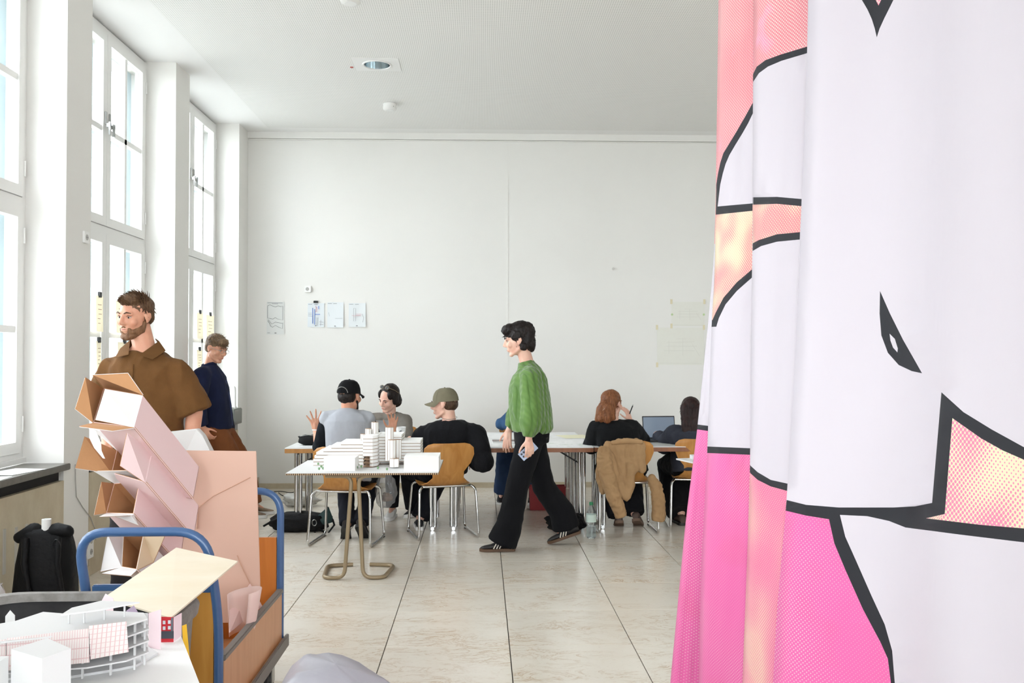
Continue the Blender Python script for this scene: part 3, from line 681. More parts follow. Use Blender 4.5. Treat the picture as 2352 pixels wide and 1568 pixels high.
# paper cups
def cup(cx, cy, z, lab, r0, r1, h, m, logo=False):
    t = thing('paper_cup', lab, 'cup', (cx, cy, z))
    n = 24
    body = MB(); body.rings([[V((cx + r * math.cos(2 * math.pi * j / n), cy + r * math.sin(2 * math.pi * j / n), z + zz)) for j in range(n)] for r, zz in ((r0 * .9, 0), (r0, 0.003), (r1, h), (r1 - 0.002, h), (r0 - 0.002, 0.01))], caps=True)
    body.build('cup_body', m, t, smooth=50)
    rm = MB().tube([(cx + r1 * math.cos(2 * math.pi * j / n), cy + r1 * math.sin(2 * math.pi * j / n), z + h) for j in range(n)], 0.0025, 6, closed=True); rm.build('rim', m, t, smooth=60)
    if logo:
        # dark S-shaped mark wrapped on the side facing the camera
        pts = []
        for k in range(25):
            q = k / 24
            if q < 0.5: a = math.radians(60 + 270 * q * 2 * 0.75); pts.append((0.014 * math.cos(a), 0.014 + 0.014 * math.sin(a)))
            else: a = math.radians(90 - 270 * (q - 0.5) * 2 * 0.8); pts.append((0.014 * math.cos(a) , -0.014 + 0.014 * math.sin(a)))
        def onc(px, pz):
            r = r0 + (r1 - r0) * 0.55 + 0.0012; th = -math.pi / 2 + (px + 0.004) / r
            return V((cx + r * math.cos(th), cy + r * math.sin(th), z + h * 0.5 + pz))
        MB().tube([onc(*q) for q in pts], 0.0042, 6).build('mark', mat('navy_ink', (26, 32, 44), 0.6), t, smooth=60)
p = atz(918, 998, 0.722); cup(-0.745, 8.39, 0.7215, 'white paper cup with dark curved mark on the table', 0.034, 0.046, 0.12, M_paper, True)
cup(1.31, 7.98, 0.722, 'kraft paper cup beside the red-haired woman', 0.03, 0.04, 0.10, mat('kraft_paper', (196, 162, 118), 0.7))
# black soft case at the left end of the table
def blob(name, lab, cat, c, r, m, seed=1, amp=0.12, boxy=3.0, nu=24, nv=14, parent=None, group=None, rz=0):
    vs = []; rs = []; rng = seed * 13.7
    for i in range(nv + 1):
        a = -math.pi / 2 + math.pi * (i * 0.97 + 0.015 * nv) / nv; ring = []
        for j in range(nu):
            b = 2 * math.pi * j / nu
            f = lambda q: (abs(q) ** (2 / boxy)) * (1 if q >= 0 else -1)
            p = V((f(math.cos(a)) * f(math.cos(b)), f(math.cos(a)) * f(math.sin(b)), f(math.sin(a))))
            k = 1 + amp * noise.noise(p * 1.7 + V((rng, 0, 0))) + amp * 0.5 * noise.noise(p * 4.5 + V((0, rng, 0)))
            p = V((p.x * r[0] * k, p.y * r[1] * k, p.z * r[2] * (k if p.z > 0 else 1.0))); p.rotate(Euler((0, 0, rz)))
            ring.append(V(c) + p)
        rs.append(ring)
    o = MB().rings(rs).build(name, m, parent, smooth=70)
    return tag(o, lab, cat, group) if lab else o
M_bagblack = mat('black_nylon', (12, 12, 14), 0.65, bump=(35, 0.5), spec=0.25)
t = thing('pencil_case', 'black fabric pouch at the left end of the beech-edged table', 'pouch', (-1.5, 7.95, 0.7215))
blob('body', None, None, (-1.5, 7.95, 0.766), (0.092, 0.06, 0.045), M_bagblack, 3, 0.25, 3.2, parent=t)
MB().tube([(-1.58, 7.93, 0.80), (-1.5, 7.915, 0.812), (-1.43, 7.92, 0.80)], 0.003, 6).build('zip', M_steel, t, smooth=60)
# ================================================================ trestle with the cardboard site model
M_olive = mat('beige_lacquered_steel', (150, 132, 104), 0.35, metal=0.25)
yt = 6.12
t = thing('tube_trestle', 'beige bent steel tube trestle carrying the cardboard site model', 'trestle', (-0.85, 6.3, 0))
zt = 0.700
for s in (-1, 1):
    xc = -0.852
    path = arc([(xc + s * 0.16, yt + 0.02, zt - 0.014), (xc + s * 0.022, yt + 0.02, zt - 0.016), (xc + s * 0.062, yt - 0.03, 0.014), (xc + s * 0.20, yt - 0.03, 0.014), (xc + s * 0.235, yt + 0.33, 0.014), (xc + s * 0.06, yt + 0.36, 0.014)], 0.06)
    MB().tube(path, 0.0135, 12).build('leg', M_olive, t, smooth=60)
MB().tube([(-1.05, yt + 0.02, zt - 0.014), (-0.65, yt + 0.02, zt - 0.014)], 0.0135, 12).build('top_bar', M_olive, t, smooth=60)
def corr(name):
    m, nt, b = new_mat(name)
    tc = node(nt, 'ShaderNodeTexCoord'); sp = node(nt, 'ShaderNodeSeparateXYZ'); nt.links.new(tc.outputs['Object'], sp.inputs[0])
    f = mth(nt, 'FRACT', mth(nt, 'DIVIDE', mth(nt, 'ADD', sp.outputs[0], sp.outputs[1]), 0.014))
    nt.links.new(mix(nt, mth(nt, 'GREATER_THAN', f, 0.5), lin((190, 164, 132)), lin((84, 62, 46))), b.inputs['Base Color']); b.inputs['Roughness'].default_value = 0.9
    return m
M_corr = corr('corrugated_core')
BZ = 0.7140; BX0, BX1, BY0, BY1 = -1.302, -0.288, 6.07, 6.84
t = thing('site_model', 'white layered site model with towers on a corrugated board', 'model', (-0.85, 6.4, zt))
MB().box((BX0, BY0, zt - 0.0005), (BX1, BY1, zt + 0.0115)).build('corrugated_core', M_corr, t)
MB().box((BX0, BY0, zt + 0.0115), (BX1, BY1, BZ)).build('base_sheet', M_foam, t)
M_line = mat('card_edge_brown', (164, 132, 104), 0.85); M_mod = mat('model_white', (247, 245, 242), 0.7)
def slab(x0, x1, y0, y1, z, h=0.0225):
    q = MB(); q.box((x0, y0, z), (x1, y1, z + 0.003), 1); q.box((x0 + 0.0006, y0 + 0.0006, z + 0.003), (x1 - 0.0006, y1 - 0.0006, z + h - 0.0003), 0); return q
PX = lambda u, y: at(u, 900, y).x
yb = 6.50; fz = 0.0238
steps = [720, 720, 722, 726, 742, 760, 782]
for k, u in enumerate(steps):
    slab(PX(u, yb), PX(836, yb), yb + 0.004 * k, 6.78, BZ + fz * k).build('floor_slab', [M_mod, M_line], t)
for k in range(9):                                      # nose block in the middle
    y0 = 6.36 + 0.006 * k
    x0, x1 = PX(834, y0), PX(856, y0); x2 = PX(868, y0 + 0.06)
    q = MB(); zz = BZ + 0.004 + fz * k
    P = [V((x0, y0, zz)), V((x1, y0, zz)), V((x2, y0 + 0.06, zz)), V((x2, 6.72, zz)), V((x0, 6.72, zz))]
    q.prism(P, (0, 0, 0.003), 1)
    if k < 3: P = [P[0] + V((0.045, 0.02, 0)), P[1], P[2], P[3], P[4] + V((0.045, 0, 0))]
    q.prism([p + V((0, 0.0006, 0.003)) for p in P], (0, 0, fz - 0.0036), 0); q.build('floor_slab', [M_mod, M_line], t)
for k in range(10):                                     # long block on the right
    x0 = PX(866, 6.52); x1 = PX(966 if k < 8 else 922, 6.52)
    slab(x0, x1, 6.52 + (0.06 if k < 1 else 0) + 0.003 * k, 6.80, BZ + 0.0215 * k, 0.0208).build('floor_slab', [M_mod, M_line], t)
def tower(u0, u1, v0, v1, y, n=8):
    x0, x1 = PX(u0, y), PX(u1, y); r = (x1 - x0) / 2; cx = (x0 + x1) / 2; zt_ = at(u0, v0, y).z; zb = at(u0, v1, y).z
    rg = lambda z: [V((cx + r * math.cos(2 * math.pi * (j + .5) / n), y + r + r * math.sin(2 * math.pi * (j + .5) / n), z)) for j in range(n)]
    q = MB().rings([rg(zb), rg(zt_)]).build('tower', M_mod, t)
    for j in range(n // 2, n):
        for zed in (0,):
            a = rg(zb)[j]; b = rg(zt_)[j]; MB().cyl(a, b, 0.0011, n=5).build('edge_line', M_line, q)
    MB().rings([[V((cx + (p.x - cx) * 1.02, y + r + (p.y - y - r) * 1.02, z)) for p in rg(z)] for z in (zt_, zt_ + 0.002)]).build('roof', M_line, q)
tower(838, 853, 985, 1012, 6.56); tower(852, 869, 970, 1012, 6.58); tower(884, 904, 982, 1058, 6.38); tower(890, 909, 1011, 1056, 6.32); tower(905, 922, 1010, 1054, 6.38); tower(827, 840, 997, 1012, 6.56); tower(893, 917, 1054, 1073, 6.30, 6)
MB().box((PX(744, 6.18), 6.18, BZ), (PX(816, 6.18), 6.37, BZ + 0.088)).build('low_block', M_mod, t)
MB().box((PX(928, 6.12), 6.12, BZ), (PX(1008, 6.12), 6.40, BZ + 0.10)).build('low_block', M_mod, t)
for u, v in ((731, 1066), (738, 1072), (733, 1077), (745, 1068), (742, 1076), (823, 1068), (830, 1072), (820, 1074), (868, 1075), (889, 1078), (935, 1075)):
    p = atz(u, v, BZ + 0.008)
    if p.y < BY0 + 0.012: p.y = BY0 + 0.014
    q = MB().ell((p.x, p.y, BZ + 0.012), (0.008, 0.008, 0.009), nu=7, nv=5); q.cyl((p.x, p.y, BZ), (p.x, p.y, BZ + 0.006), 0.0015, n=5)
    q.build('model_tree', mat('model_green', (126, 160, 118), 0.9), t, smooth=60)

# ================================================================ printed curtain
def halftone(name, ground, dot, r0, r1, nscale, patch=None, pitch=0.0085):
    m, nt, b = new_mat(name)
    uv = node(nt, 'ShaderNodeUVMap'); mp = node(nt, 'ShaderNodeMapping'); mp.inputs['Rotation'].default_value = (0, 0, math.radians(45)); mp.inputs['Scale'].default_value = (1 / pitch, 1 / pitch, 1)
    nt.links.new(uv.outputs[0], mp.inputs[0]); sp = node(nt, 'ShaderNodeSeparateXYZ'); nt.links.new(mp.outputs[0], sp.inputs[0])
    fx = mth(nt, 'SUBTRACT', mth(nt, 'FRACT', sp.outputs[0]), 0.5); fy = mth(nt, 'SUBTRACT', mth(nt, 'FRACT', sp.outputs[1]), 0.5)
    d = mth(nt, 'SQRT', mth(nt, 'ADD', mth(nt, 'MULTIPLY', fx, fx), mth(nt, 'MULTIPLY', fy, fy)))
    n = node(nt, 'ShaderNodeTexNoise', inp={'Scale': nscale, 'Detail': 1.0}); nt.links.new(uv.outputs[0], n.inputs[0])
    rad = node(nt, 'ShaderNodeMapRange', inp={'From Min': 0.35, 'From Max': 0.65, 'To Min': r0, 'To Max': r1}); nt.links.new(n.outputs[0], rad.inputs[0])
    f = mth(nt, 'LESS_THAN', d, rad.outputs[0]); g = lin(ground)
    if patch:
        n2 = node(nt, 'ShaderNodeTexNoise', inp={'Scale': patch[0], 'Detail': 2.0}); nt.links.new(uv.outputs[0], n2.inputs[0])
        r2 = node(nt, 'ShaderNodeMapRange', inp={'From Min': patch[1], 'From Max': patch[1] + 0.12}); nt.links.new(n2.outputs[0], r2.inputs[0])
        g = mix(nt, r2.outputs[0], g, lin(patch[2]))
    nt.links.new(mix(nt, f, g, lin(dot)), b.inputs['Base Color']); b.inputs['Roughness'].default_value = 0.75; b.inputs['Sheen Weight'].default_value = 0.1
    return m
M_fab = mat('curtain_white', (206, 199, 206), 0.75, bump=(7, 0.5), stretch=(1, 1, 0.35)); M_blk = mat('curtain_black_print', (24, 25, 32), 0.75)
M_coral = halftone('coral_halftone', (222, 130, 140), (226, 202, 194), 0.22, 0.36, 3.0, (5, 0.62, (240, 150, 196)))
M_coraly = halftone('coral_yellow_halftone', (224, 138, 144), (228, 214, 180), 0.24, 0.62, 6.0)
M_pink = halftone('pink_halftone', (226, 100, 162), (230, 168, 184), 0.12, 0.26, 2.2, (3, 0.55, (222, 97, 150)))
M_pinky = halftone('pink_yellow_halftone', (226, 112, 152), (228, 198, 170), 0.18, 0.46, 3.0)
M_yel = halftone('yellow_pink_halftone', (228, 216, 182), (224, 130, 160), 0.2, 0.52, 4.0, pitch=0.0095)
CMATS = [M_fab, M_blk, M_coral, M_coraly, M_pink, M_pinky, M_yel]
def interp(tab, v):
    if v <= tab[0][0]: return tab[0][1] + (tab[1][1] - tab[0][1]) / (tab[1][0] - tab[0][0]) * (v - tab[0][0]) * 0.3
    for (a, x), (b, y) in zip(tab[:-1], tab[1:]):
        if v <= b: return x + (y - x) * (v - a) / (b - a)
    (a, x), (b, y) = tab[-2], tab[-1]; return y + (y - x) / (b - a) * (v - b)
E0 = [(0, 1651), (480, 1644), (600, 1640), (750, 1626), (985, 1602), (1200, 1575), (1568, 1540)]
E05 = [(0, 1652), (480, 1645), (640, 1641), (750, 1635), (1040, 1625), (1300, 1611), (1568, 1605)]
E1 = [(0, 1731), (560, 1729), (750, 1726), (1050, 1724), (1250, 1718), (1568, 1706)]
E2 = [(0, 1857), (105, 1855), (460, 1842), (540, 1838), (800, 1828), (1130, 1809), (1400, 1785), (1568, 1776)]
E3 = [(0, 2141), (220, 2137), (500, 2127), (700, 2116), (850, 2110), (1160, 2093), (1300, 2075), (1568, 2054)]
ER = [(0, 2480), (1568, 2470)]
# the four visible panels of the folded cloth: left edge, right edge, depth as a function of s, printed regions
def pd(d0, d1, bulge): return lambda s: d0 + (d1 - d0) * s + bulge * (1 - min(1, s * 3.5)) ** 2
P0 = dict(L=E05, R=E1, d=pd(3.42, 3.22, 0.05), x=0.06, reg=[
    (2, [(1600, -1500), (1800, -1500), (1800, 195), (1728, 239), (1712, 268), (1693, 301), (1676, 329), (1662, 352), (1655, 374), (1650, 398), (1646, 423), (1644, 449), (1600, 480)]),
    (1, [(1740, 222), (1728, 239), (1712, 268), (1693, 301), (1676, 329), (1662, 352), (1655, 374), (1650, 398), (1646, 423), (1644, 449), (1642, 492), (1600, 500), (1600, 495), (1643, 493), (1729, 484), (1760, 482), (1760, 464), (1729, 467), (1649, 474), (1652, 449), (1655, 424), (1661, 398), (1667, 377), (1676, 356), (1690, 332), (1706, 306), (1719, 283), (1730, 260), (1745, 230)]),
    (3, [(1600, 495), (1643, 493), (1729, 484), (1760, 482), (1760, 595), (1726, 620), (1693, 648), (1662, 684), (1644, 719), (1637, 735), (1600, 740)]),
    (1, [(1760, 595), (1726, 620), (1693, 648), (1662, 684), (1644, 719), (1637, 735), (1626, 737), (1626, 751), (1646, 750), (1652, 730), (1667, 699), (1693, 668), (1726, 639), (1760, 615)]),
    (1, [(1580, 1022), (1625, 1025), (1723, 1029), (1770, 1031), (1770, 1046), (1723, 1044), (1625, 1040), (1580, 1038)]),
    (4, [(1500, 1038), (1580, 1038), (1625, 1040), (1723, 1044), (1770, 1046), (1770, 2700), (1400, 2700)])])
PS = dict(L=E0, R=E05, d=pd(3.66, 3.60, 0.02), x=0.25, reg=[
    (1, [(1560, 971), (1602, 974.5), (1660, 979), (1660, 991), (1602, 986), (1560, 983)]),
    (4, [(1400, 983), (1560, 983), (1602, 986), (1660, 991), (1660, 2700), (1300, 2700)]),
    (2, [(1500, -1500), (1800, -1500), (1800, 560), (1500, 560)])])
P1 = dict(L=E1, R=E2, d=pd(3.02, 2.80, 0.06), x=0.06, reg=[
    (2, [(1690, -1500), (1960, -1500), (1960, 80), (1855, 107), (1795, 125), (1759, 138), (1739, 153), (1730, 171), (1715, 195), (1690, 200)]),
    (1, [(1960, 80), (1855, 107), (1795, 125), (1759, 138), (1739, 153), (1730, 171), (1715, 198), (1715, 222), (1730, 189), (1744, 168), (1764.5, 153), (1795, 140), (1855, 122), (1960, 97)]),
    (1, [(1690, 454), (1729, 453), (1785, 452), (1842, 457), (1950, 464), (1950, 481), (1842, 473.5), (1785, 468), (1729, 470), (1690, 471)]),
    (3, [(1690, 471), (1729, 470), (1785, 468), (1842, 473.5), (1950, 481), (1950, 525), (1838, 533), (1785, 538), (1744, 551), (1729, 559), (1690, 582)]),
    (1, [(1950, 525), (1838, 533), (1785, 538), (1744, 551), (1729, 559), (1690, 582), (1690, 600), (1729, 576.5), (1749, 565), (1785, 555), (1838, 550), (1950, 542)]),
    (1, [(1690, 1030), (1724.6, 1069), (1741, 1084), (1771, 1101.7), (1808, 1110), (1900, 1118), (1900, 1135), (1808, 1126.8), (1771, 1116.7), (1741, 1101.7), (1724.6, 1086.6), (1690, 1050)]),
    (5, [(1600, 1050), (1690, 1050), (1724.6, 1086.6), (1741, 1101.7), (1771, 1116.7), (1808, 1126.8), (1900, 1135), (1900, 3000), (1500, 3000)])])
P2 = dict(L=E2, R=ER, d=None, x=0.32, reg=[
    (1, [(1880, -330), (1980, 0), (1993, 22), (2003, 44), (2010, 66), (2014.5, 86), (2021, 66), (2032, 42), (2053, 0), (2160, -330), (2120, -330), (2024.7, 0), (2018.6, 12.8), (2012, 0), (1920, -330)]),
    (2, [(1920, -330), (2120, -330), (2024.7, 0), (2018.6, 12.8), (2012, 0)]),
    (1, [(2022, 668), (2045, 720), (2075, 780), (2119, 857), (2095, 852), (2065, 838), (2040, 810), (2025, 770), (2021, 720)]),
    (0, [(2044, 766), (2056, 778), (2063, 800), (2062, 809), (2052, 798), (2046, 782)]),
    (1, [(1700, 1138), (1808, 1148), (1852, 1159), (1927, 1165), (2053, 1165), (2103, 1162), (2142, 1154.5), (2163.5, 900.6), (2213.7, 946), (2279, 986), (2352, 1026), (2560, 1115), (2720, 1180),
         (2720, 1290), (2560, 1270), (2352, 1245), (2203.6, 1227), (2080.5, 1211), (2042.8, 1196), (1992.6, 1185), (1929.7, 1182), (1942, 1232), (1967, 1287.6), (2002.6, 1368), (2032.8, 1433.4), (2050, 1493.7), (2056, 1568), (2060, 1720), (2050, 1900), (2030, 2300), (2018, 2300), (2034, 1900), (2044, 1720), (2047, 1568), (2040, 1512), (2022.7, 1473.6), (1982.5, 1398), (1942, 1307.7), (1917, 1247.4), (1904.6, 1192), (1852, 1183.6), (1808, 1173), (1700, 1160)]),
    (6, [(2188.6, 960), (2254, 1006), (2304, 1034), (2352, 1055), (2560, 1140), (2720, 1205), (2720, 1250), (2560, 1232), (2352, 1213), (2254, 1205), (2128, 1190), (2171, 1180)]),
    (4, [(1400, 1150), (1700, 1160), (1808, 1173), (1852, 1183.6), (1904.6, 1192), (1917, 1247.4), (1942, 1307.7), (1982.5, 1398), (2022.7, 1473.6), (2040, 1512), (2047, 1568), (2044, 1720), (2034, 1900), (2018, 2300), (2018, 3400), (1300, 3400)])])
def inside(p, poly):
    x, y = p; c = False; j = len(poly) - 1
    for i in range(len(poly)):
        xi, yi = poly[i]; xj, yj = poly[j]
        if (yi > y) != (yj > y) and x < (xj - xi) * (y - yi) / (yj - yi) + xi: c = not c
        j = i
    return c
def p2depth(s):
    tab = [(0, 2.66), (0.06, 2.60), (0.25, 2.47), (0.44, 2.30), (0.53, 2.10), (0.75, 1.90), (1.0, 1.70)]
    for (a, x), (b, y) in zip(tab[:-1], tab[1:]):
        if s <= b: return x + (y - x) * (s - a) / (b - a)
    return tab[-1][1] + (s - 1) * -0.7
def curtain():
    z_top, z_bot = ZC - 0.06, 0.015
    allv = []; allf = []; allm = []; alluv = []
    ubase = 0.0
    for P in (PS, P0, P1, P2):
        dep = P['d'] or p2depth
        ex = P['x']                                   # hidden strip turning back behind the next fold
        def S_of(u, v):
            l, r = interp(P['L'], v), interp(P['R'], v); return (u - l) / max(r - l, 6.0)
        def U_of(s, v):
            l, r = interp(P['L'], v), interp(P['R'], v); return l + s * max(r - l, 6.0)
        def vz(s, z):
            # image row of height z at this depth (rows are nearly independent of the column)
            return 822.0 + (1.48 - z) * FPX / dep(s)
        # work in (s, v) space scaled
        SC = 300.0
        pts = []; edges = []
        smax = 1.0 + ex
        ns = 22 if P is P2 else 10
        top = [(SC * smax * i / ns, vz(smax * i / ns, z_top)) for i in range(ns + 1)]
        bot = [(SC * smax * i / ns, vz(smax * i / ns, z_bot)) for i in range(ns + 1)]
        outline = top + bot[::-1]
        def add_loop(loop):
            b = len(pts); pts.extend(loop); edges.extend((b + i, b + (i + 1) % len(loop)) for i in range(len(loop)))
        add_loop(outline)
        regs = []
        for mi, poly in P['reg']:
            q = []
            for i in range(len(poly)):                 # densify long edges before mapping
                (u0, v0), (u1, v1) = poly[i], poly[(i + 1) % len(poly)]
                k = max(1, int(math.hypot(u1 - u0, v1 - v0) / 30))
                for j in range(k):
                    uu, vv = u0 + (u1 - u0) * j / k, v0 + (v1 - v0) * j / k
                    q.append((max(-60, min(SC * smax + 60, S_of(uu, vv) * SC)), vv))
            regs.append((mi, q)); add_loop(q)
        v_lo = min(t_[1] for t_ in top); v_hi = max(t_[1] for t_ in bot)
        for i in range(ns + 1):
            v = v_lo + 8
            while v < v_hi:
                pts.append((SC * smax * i / ns, v)); v += 45
        cd = delaunay_2d_cdt([V(p) for p in pts], edges, [], 0, 0.02)
        vs2, fs2 = cd[0], cd[2]
        base = len(allv); keep = {}
        arcU = [0.0]; pr = at(U_of(0, 800), 800, dep(0))
        for i in range(1, 101):
            cu = at(U_of(i / 100 * smax, 800), 800, dep(i / 100 * smax)); arcU.append(arcU[-1] + (cu - pr).length); pr = cu
        for f in fs2:
            c = (sum(vs2[i].x for i in f) / len(f), sum(vs2[i].y for i in f) / len(f))
            if not inside(c, outline): continue
            mi = 0
            for m_, q in regs:
                if inside(c, q): mi = m_
            ids = []
            for i in f:
                if i not in keep:
                    s = vs2[i].x / SC; v = vs2[i].y
                    p = at(U_of(s, v), v, dep(s) + 0.010 * noise.noise(V((s * 7, v * 0.0025, ubase * 9))) + (0.018 * math.sin(s * 19) * max(0, s - 0.5) if P is P2 else 0))
                    keep[i] = len(allv); allv.append(p)
                    k = min(99.999, max(0, s / smax * 100)); fr = k - int(k)
                    alluv.append((ubase + arcU[int(k)] * (1 - fr) + arcU[int(k) + 1] * fr, p.z))
                ids.append(keep[i])
            allf.append(tuple(ids)); allm.append(mi)
        ubase += arcU[-1] + 0.11
        P['end'] = [(at(U_of(smax, vz(smax, z)), vz(smax, z), dep(smax))) for z in [z_bot + (z_top - z_bot) * k / 12 for k in range(13)]]
        P['start'] = [(at(U_of(0, vz(0, z)), vz(0, z), dep(0))) for z in [z_bot + (z_top - z_bot) * k / 12 for k in range(13)]]
    # hidden returns of each fold
    for A, B in ((PS, P0), (P0, P1), (P1, P2)):
        b = len(allv); n = 13
        for k in range(n):
            p, q = A['end'][k], B['start'][k]
            dirx = V((0.05, -0.02, 0))
            for w_ in range(6):
                t_ = w_ / 5; allv.append(p * (1 - t_) + q * t_ + dirx * math.sin(t_ * math.pi)); alluv.append((t_ * .1, allv[-1].z))
        for k in range(n - 1):
            for w_ in range(5):
                allf.append((b + k * 6 + w_, b + k * 6 + w_ + 1, b + (k + 1) * 6 + w_ + 1, b + (k + 1) * 6 + w_)); allm.append(0)
    t = thing('printed_curtain', 'tall folded fabric curtain with pink comic-style print at right', 'curtain', (0.95, 2.6, 0))
    off = V((0.95, 2.6, 0))
    me = bpy.data.meshes.new('cloth'); me.from_pydata([tuple(p - off) for p in allv], [], allf)
    for m_ in CMATS: me.materials.append(m_)
    for p, mi in zip(me.polygons, allm): p.material_index = mi; p.use_smooth = True
    uvl = me.uv_layers.new(name='UVMap')
    for lp in me.loops: uvl.data[lp.index].uv = alluv[lp.vertex_index]
    me.validate()
    o = bpy.data.objects.new('cloth', me); COL.objects.link(o); o.parent = t
    sm = o.modifiers.new('thickness', 'SOLIDIFY'); sm.thickness = 0.0012; sm.offset = -1
    # rail on the ceiling that carries it
    a = P2['end'][12]; b = PS['start'][12]
    MB().box((min(a.x, b.x) + 0.02, 1.3, ZC - 0.045), (min(a.x, b.x) + 0.06, 3.8, ZC - 0.007)).build('rail', M_white, t)
curtain()
# ================================================================ blue platform trolley
M_blue = mat('blue_lacquer', (62, 96, 140), 0.3, coat=0.3, var=(14, 0.25, (48, 76, 114)))
M_ochre = ply('ochre_plywood', (204, 150, 72), (184, 126, 52)); M_orange = ply('orange_plywood', (196, 120, 52), (172, 98, 38)); M_side = ply('beech_side', (206, 150, 104), (190, 132, 86))
M_trim = mat('grey_trim', (122, 116, 110), 0.6)
TXa, TXb, TYa, TYb = -1.375, -0.925, 3.235, 4.21
trol = thing('platform_trolley', 'blue tube platform trolley with plywood panels loaded with cardboard', 'trolley', ((TXa + TXb) / 2, (TYa + TYb) / 2, 0))
MB().box((TXa - 0.02, TYa - 0.02, 0.165), (TXb + 0.02, TYb + 0.02, 0.195)).build('deck', M_side, trol, bevel=0.003)
MB().box((TXb + 0.02, TYa - 0.03, 0.150), (TXb + 0.035, TYb + 0.03, 0.205)).build('deck_trim', M_trim, trol, bevel=0.003)
for yy, lean in ((TYa, -0.045), (TYb, 0.0)):
    path = arc([(TXa, yy, 0.195), (TXa, yy, 0.58), (TXa + lean, yy, 0.868), (TXb + lean, yy, 0.868), (TXb, yy, 0.56), (TXb, yy, 0.165)], 0.11, 8)
    MB().tube(path, 0.0165, 12).build('handle_frame', M_blue, trol, smooth=60)
    if yy == TYa: MB().box((TXa + 0.012, yy - 0.012, 0.655), (TXb - 0.012, yy + 0.012, 0.685)).build('crossbar', M_blue, trol, bevel=0.004)
MB().box((TXa + 0.017, TYa - 0.008, 0.195), (TXb - 0.017, TYa + 0.008, 0.655)).build('end_panel', M_ochre, trol)
MB().box((TXa + 0.017, TYb - 0.008, 0.195), (TXb - 0.017, TYb + 0.008, 0.655)).build('end_panel', M_orange, trol)
for xx, s in ((TXb + 0.004, 1), (TXa - 0.004, -1)):
    MB().box((xx - 0.008, TYa + 0.022, 0.195), (xx + 0.008, TYb - 0.022, 0.405)).build('side_panel', M_side, trol)
    MB().box((xx - 0.014, TYa + 0.022, 0.405), (xx + 0.014, TYb - 0.022, 0.425)).build('panel_trim', M_trim, trol, bevel=0.003)
for xx in (TXa + 0.05, TXb - 0.02):
    for yy in (TYa + 0.14, TYb - 0.17):
        c = MB().box((xx - 0.03, yy - 0.035, 0.135), (xx + 0.03, yy + 0.035, 0.165)); c.box((xx - 0.028, yy - 0.02, 0.05), (xx - 0.022, yy + 0.03, 0.14)); c.box((xx + 0.022, yy - 0.02, 0.05), (xx + 0.028, yy + 0.03, 0.14))
        cs = c.build('caster_fork', M_steel, trol)
        MB().cyl((xx - 0.018, yy, 0.066), (xx + 0.018, yy, 0.066), 0.066, n=24).build('wheel', mat('black_rubber', (30, 30, 32), 0.7), cs, smooth=40)
        MB().cyl((xx - 0.02, yy, 0.066), (xx + 0.02, yy, 0.066), 0.026, n=16).build('hub', M_steel, cs, smooth=40)

# ================================================================ cardboard
M_kr = mat('brown_cardboard', (190, 140, 96), 0.85, var=(6, 0.4, (168, 120, 80)), bump=(90, 0.05)); M_pk = mat('pink_white_card', (236, 208, 206), 0.7, var=(4, 0.3, (228, 196, 194)))
M_wc = mat('white_cardboard', (232, 228, 226), 0.7, var=(5, 0.3, (220, 216, 214))); M_peach = mat('peach_cardboard', (218, 182, 162), 0.75, var=(4, 0.25, (212, 174, 153)))
AX = V((0.25, 0.55, -0.6)).normalized()
def plane_at(u, v, c, n):
    d = ray(u, v); return EYE + d * ((c - EYE).dot(n) / d.dot(n))
def two_ply(quad, inward, mo, mi_, th=0.004):
    """a panel: outer skin and inner skin of different colours"""
    q = MB(); n = V(inward).normalized()
    q.hexa(quad, [p + n * th / 2 for p in quad], 0); q.hexa([p + n * th / 2 for p in quad], [p + n * th for p in quad], 1)
    return q, [mo, mi_]
def carton(label, cu, cv, y, op, length, flaps, outer=M_pk, inner=M_kr, ax=AX, clip_len=None):
    c = at(cu, cv, y); O = [plane_at(u, v, c, ax) for u, v in op]; B = [p + ax * length for p in O]
    lo = min(p.z for p in O + B); ce = sum(O + B, V((0, 0, 0))) / 8
    t = thing('cardboard_box', label, 'box', (ce.x, ce.y, lo), group='cardboard boxes on the trolley')
    mid = ce
    for i in range(4):
        quad = [O[i], O[(i + 1) % 4], B[(i + 1) % 4], B[i]]; cc = sum(quad, V((0, 0, 0))) / 4
        n = (quad[1] - quad[0]).cross(quad[3] - quad[0]).normalized(); n = n if n.dot(mid - cc) > 0 else -n
        q, ms = two_ply(quad, n, outer, inner); q.build('side_panel', ms, t)
    q, ms = two_ply(B, -ax, outer, inner); q.build('bottom_panel', ms, t)
    for (i, pts, dout, mo, mi_) in flaps:
        a, b = O[i], O[(i + 1) % 4]
        e = [at(u, v, (a.y + b.y) / 2 + dout) for u, v in pts]
        quad = [a, b] + e
        n = (quad[1] - quad[0]).cross(quad[-1] - quad[0]).normalized(); n = n if n.dot(V((0, -1, 0))) > 0 else -n
        q = MB(); k = len(quad)
        q.sheet(quad, 0.002, 0, n); q.sheet([p - n * 0.002 for p in quad], 0.002, 1, n); q.build('flap', [mo, mi_], t)
    return t
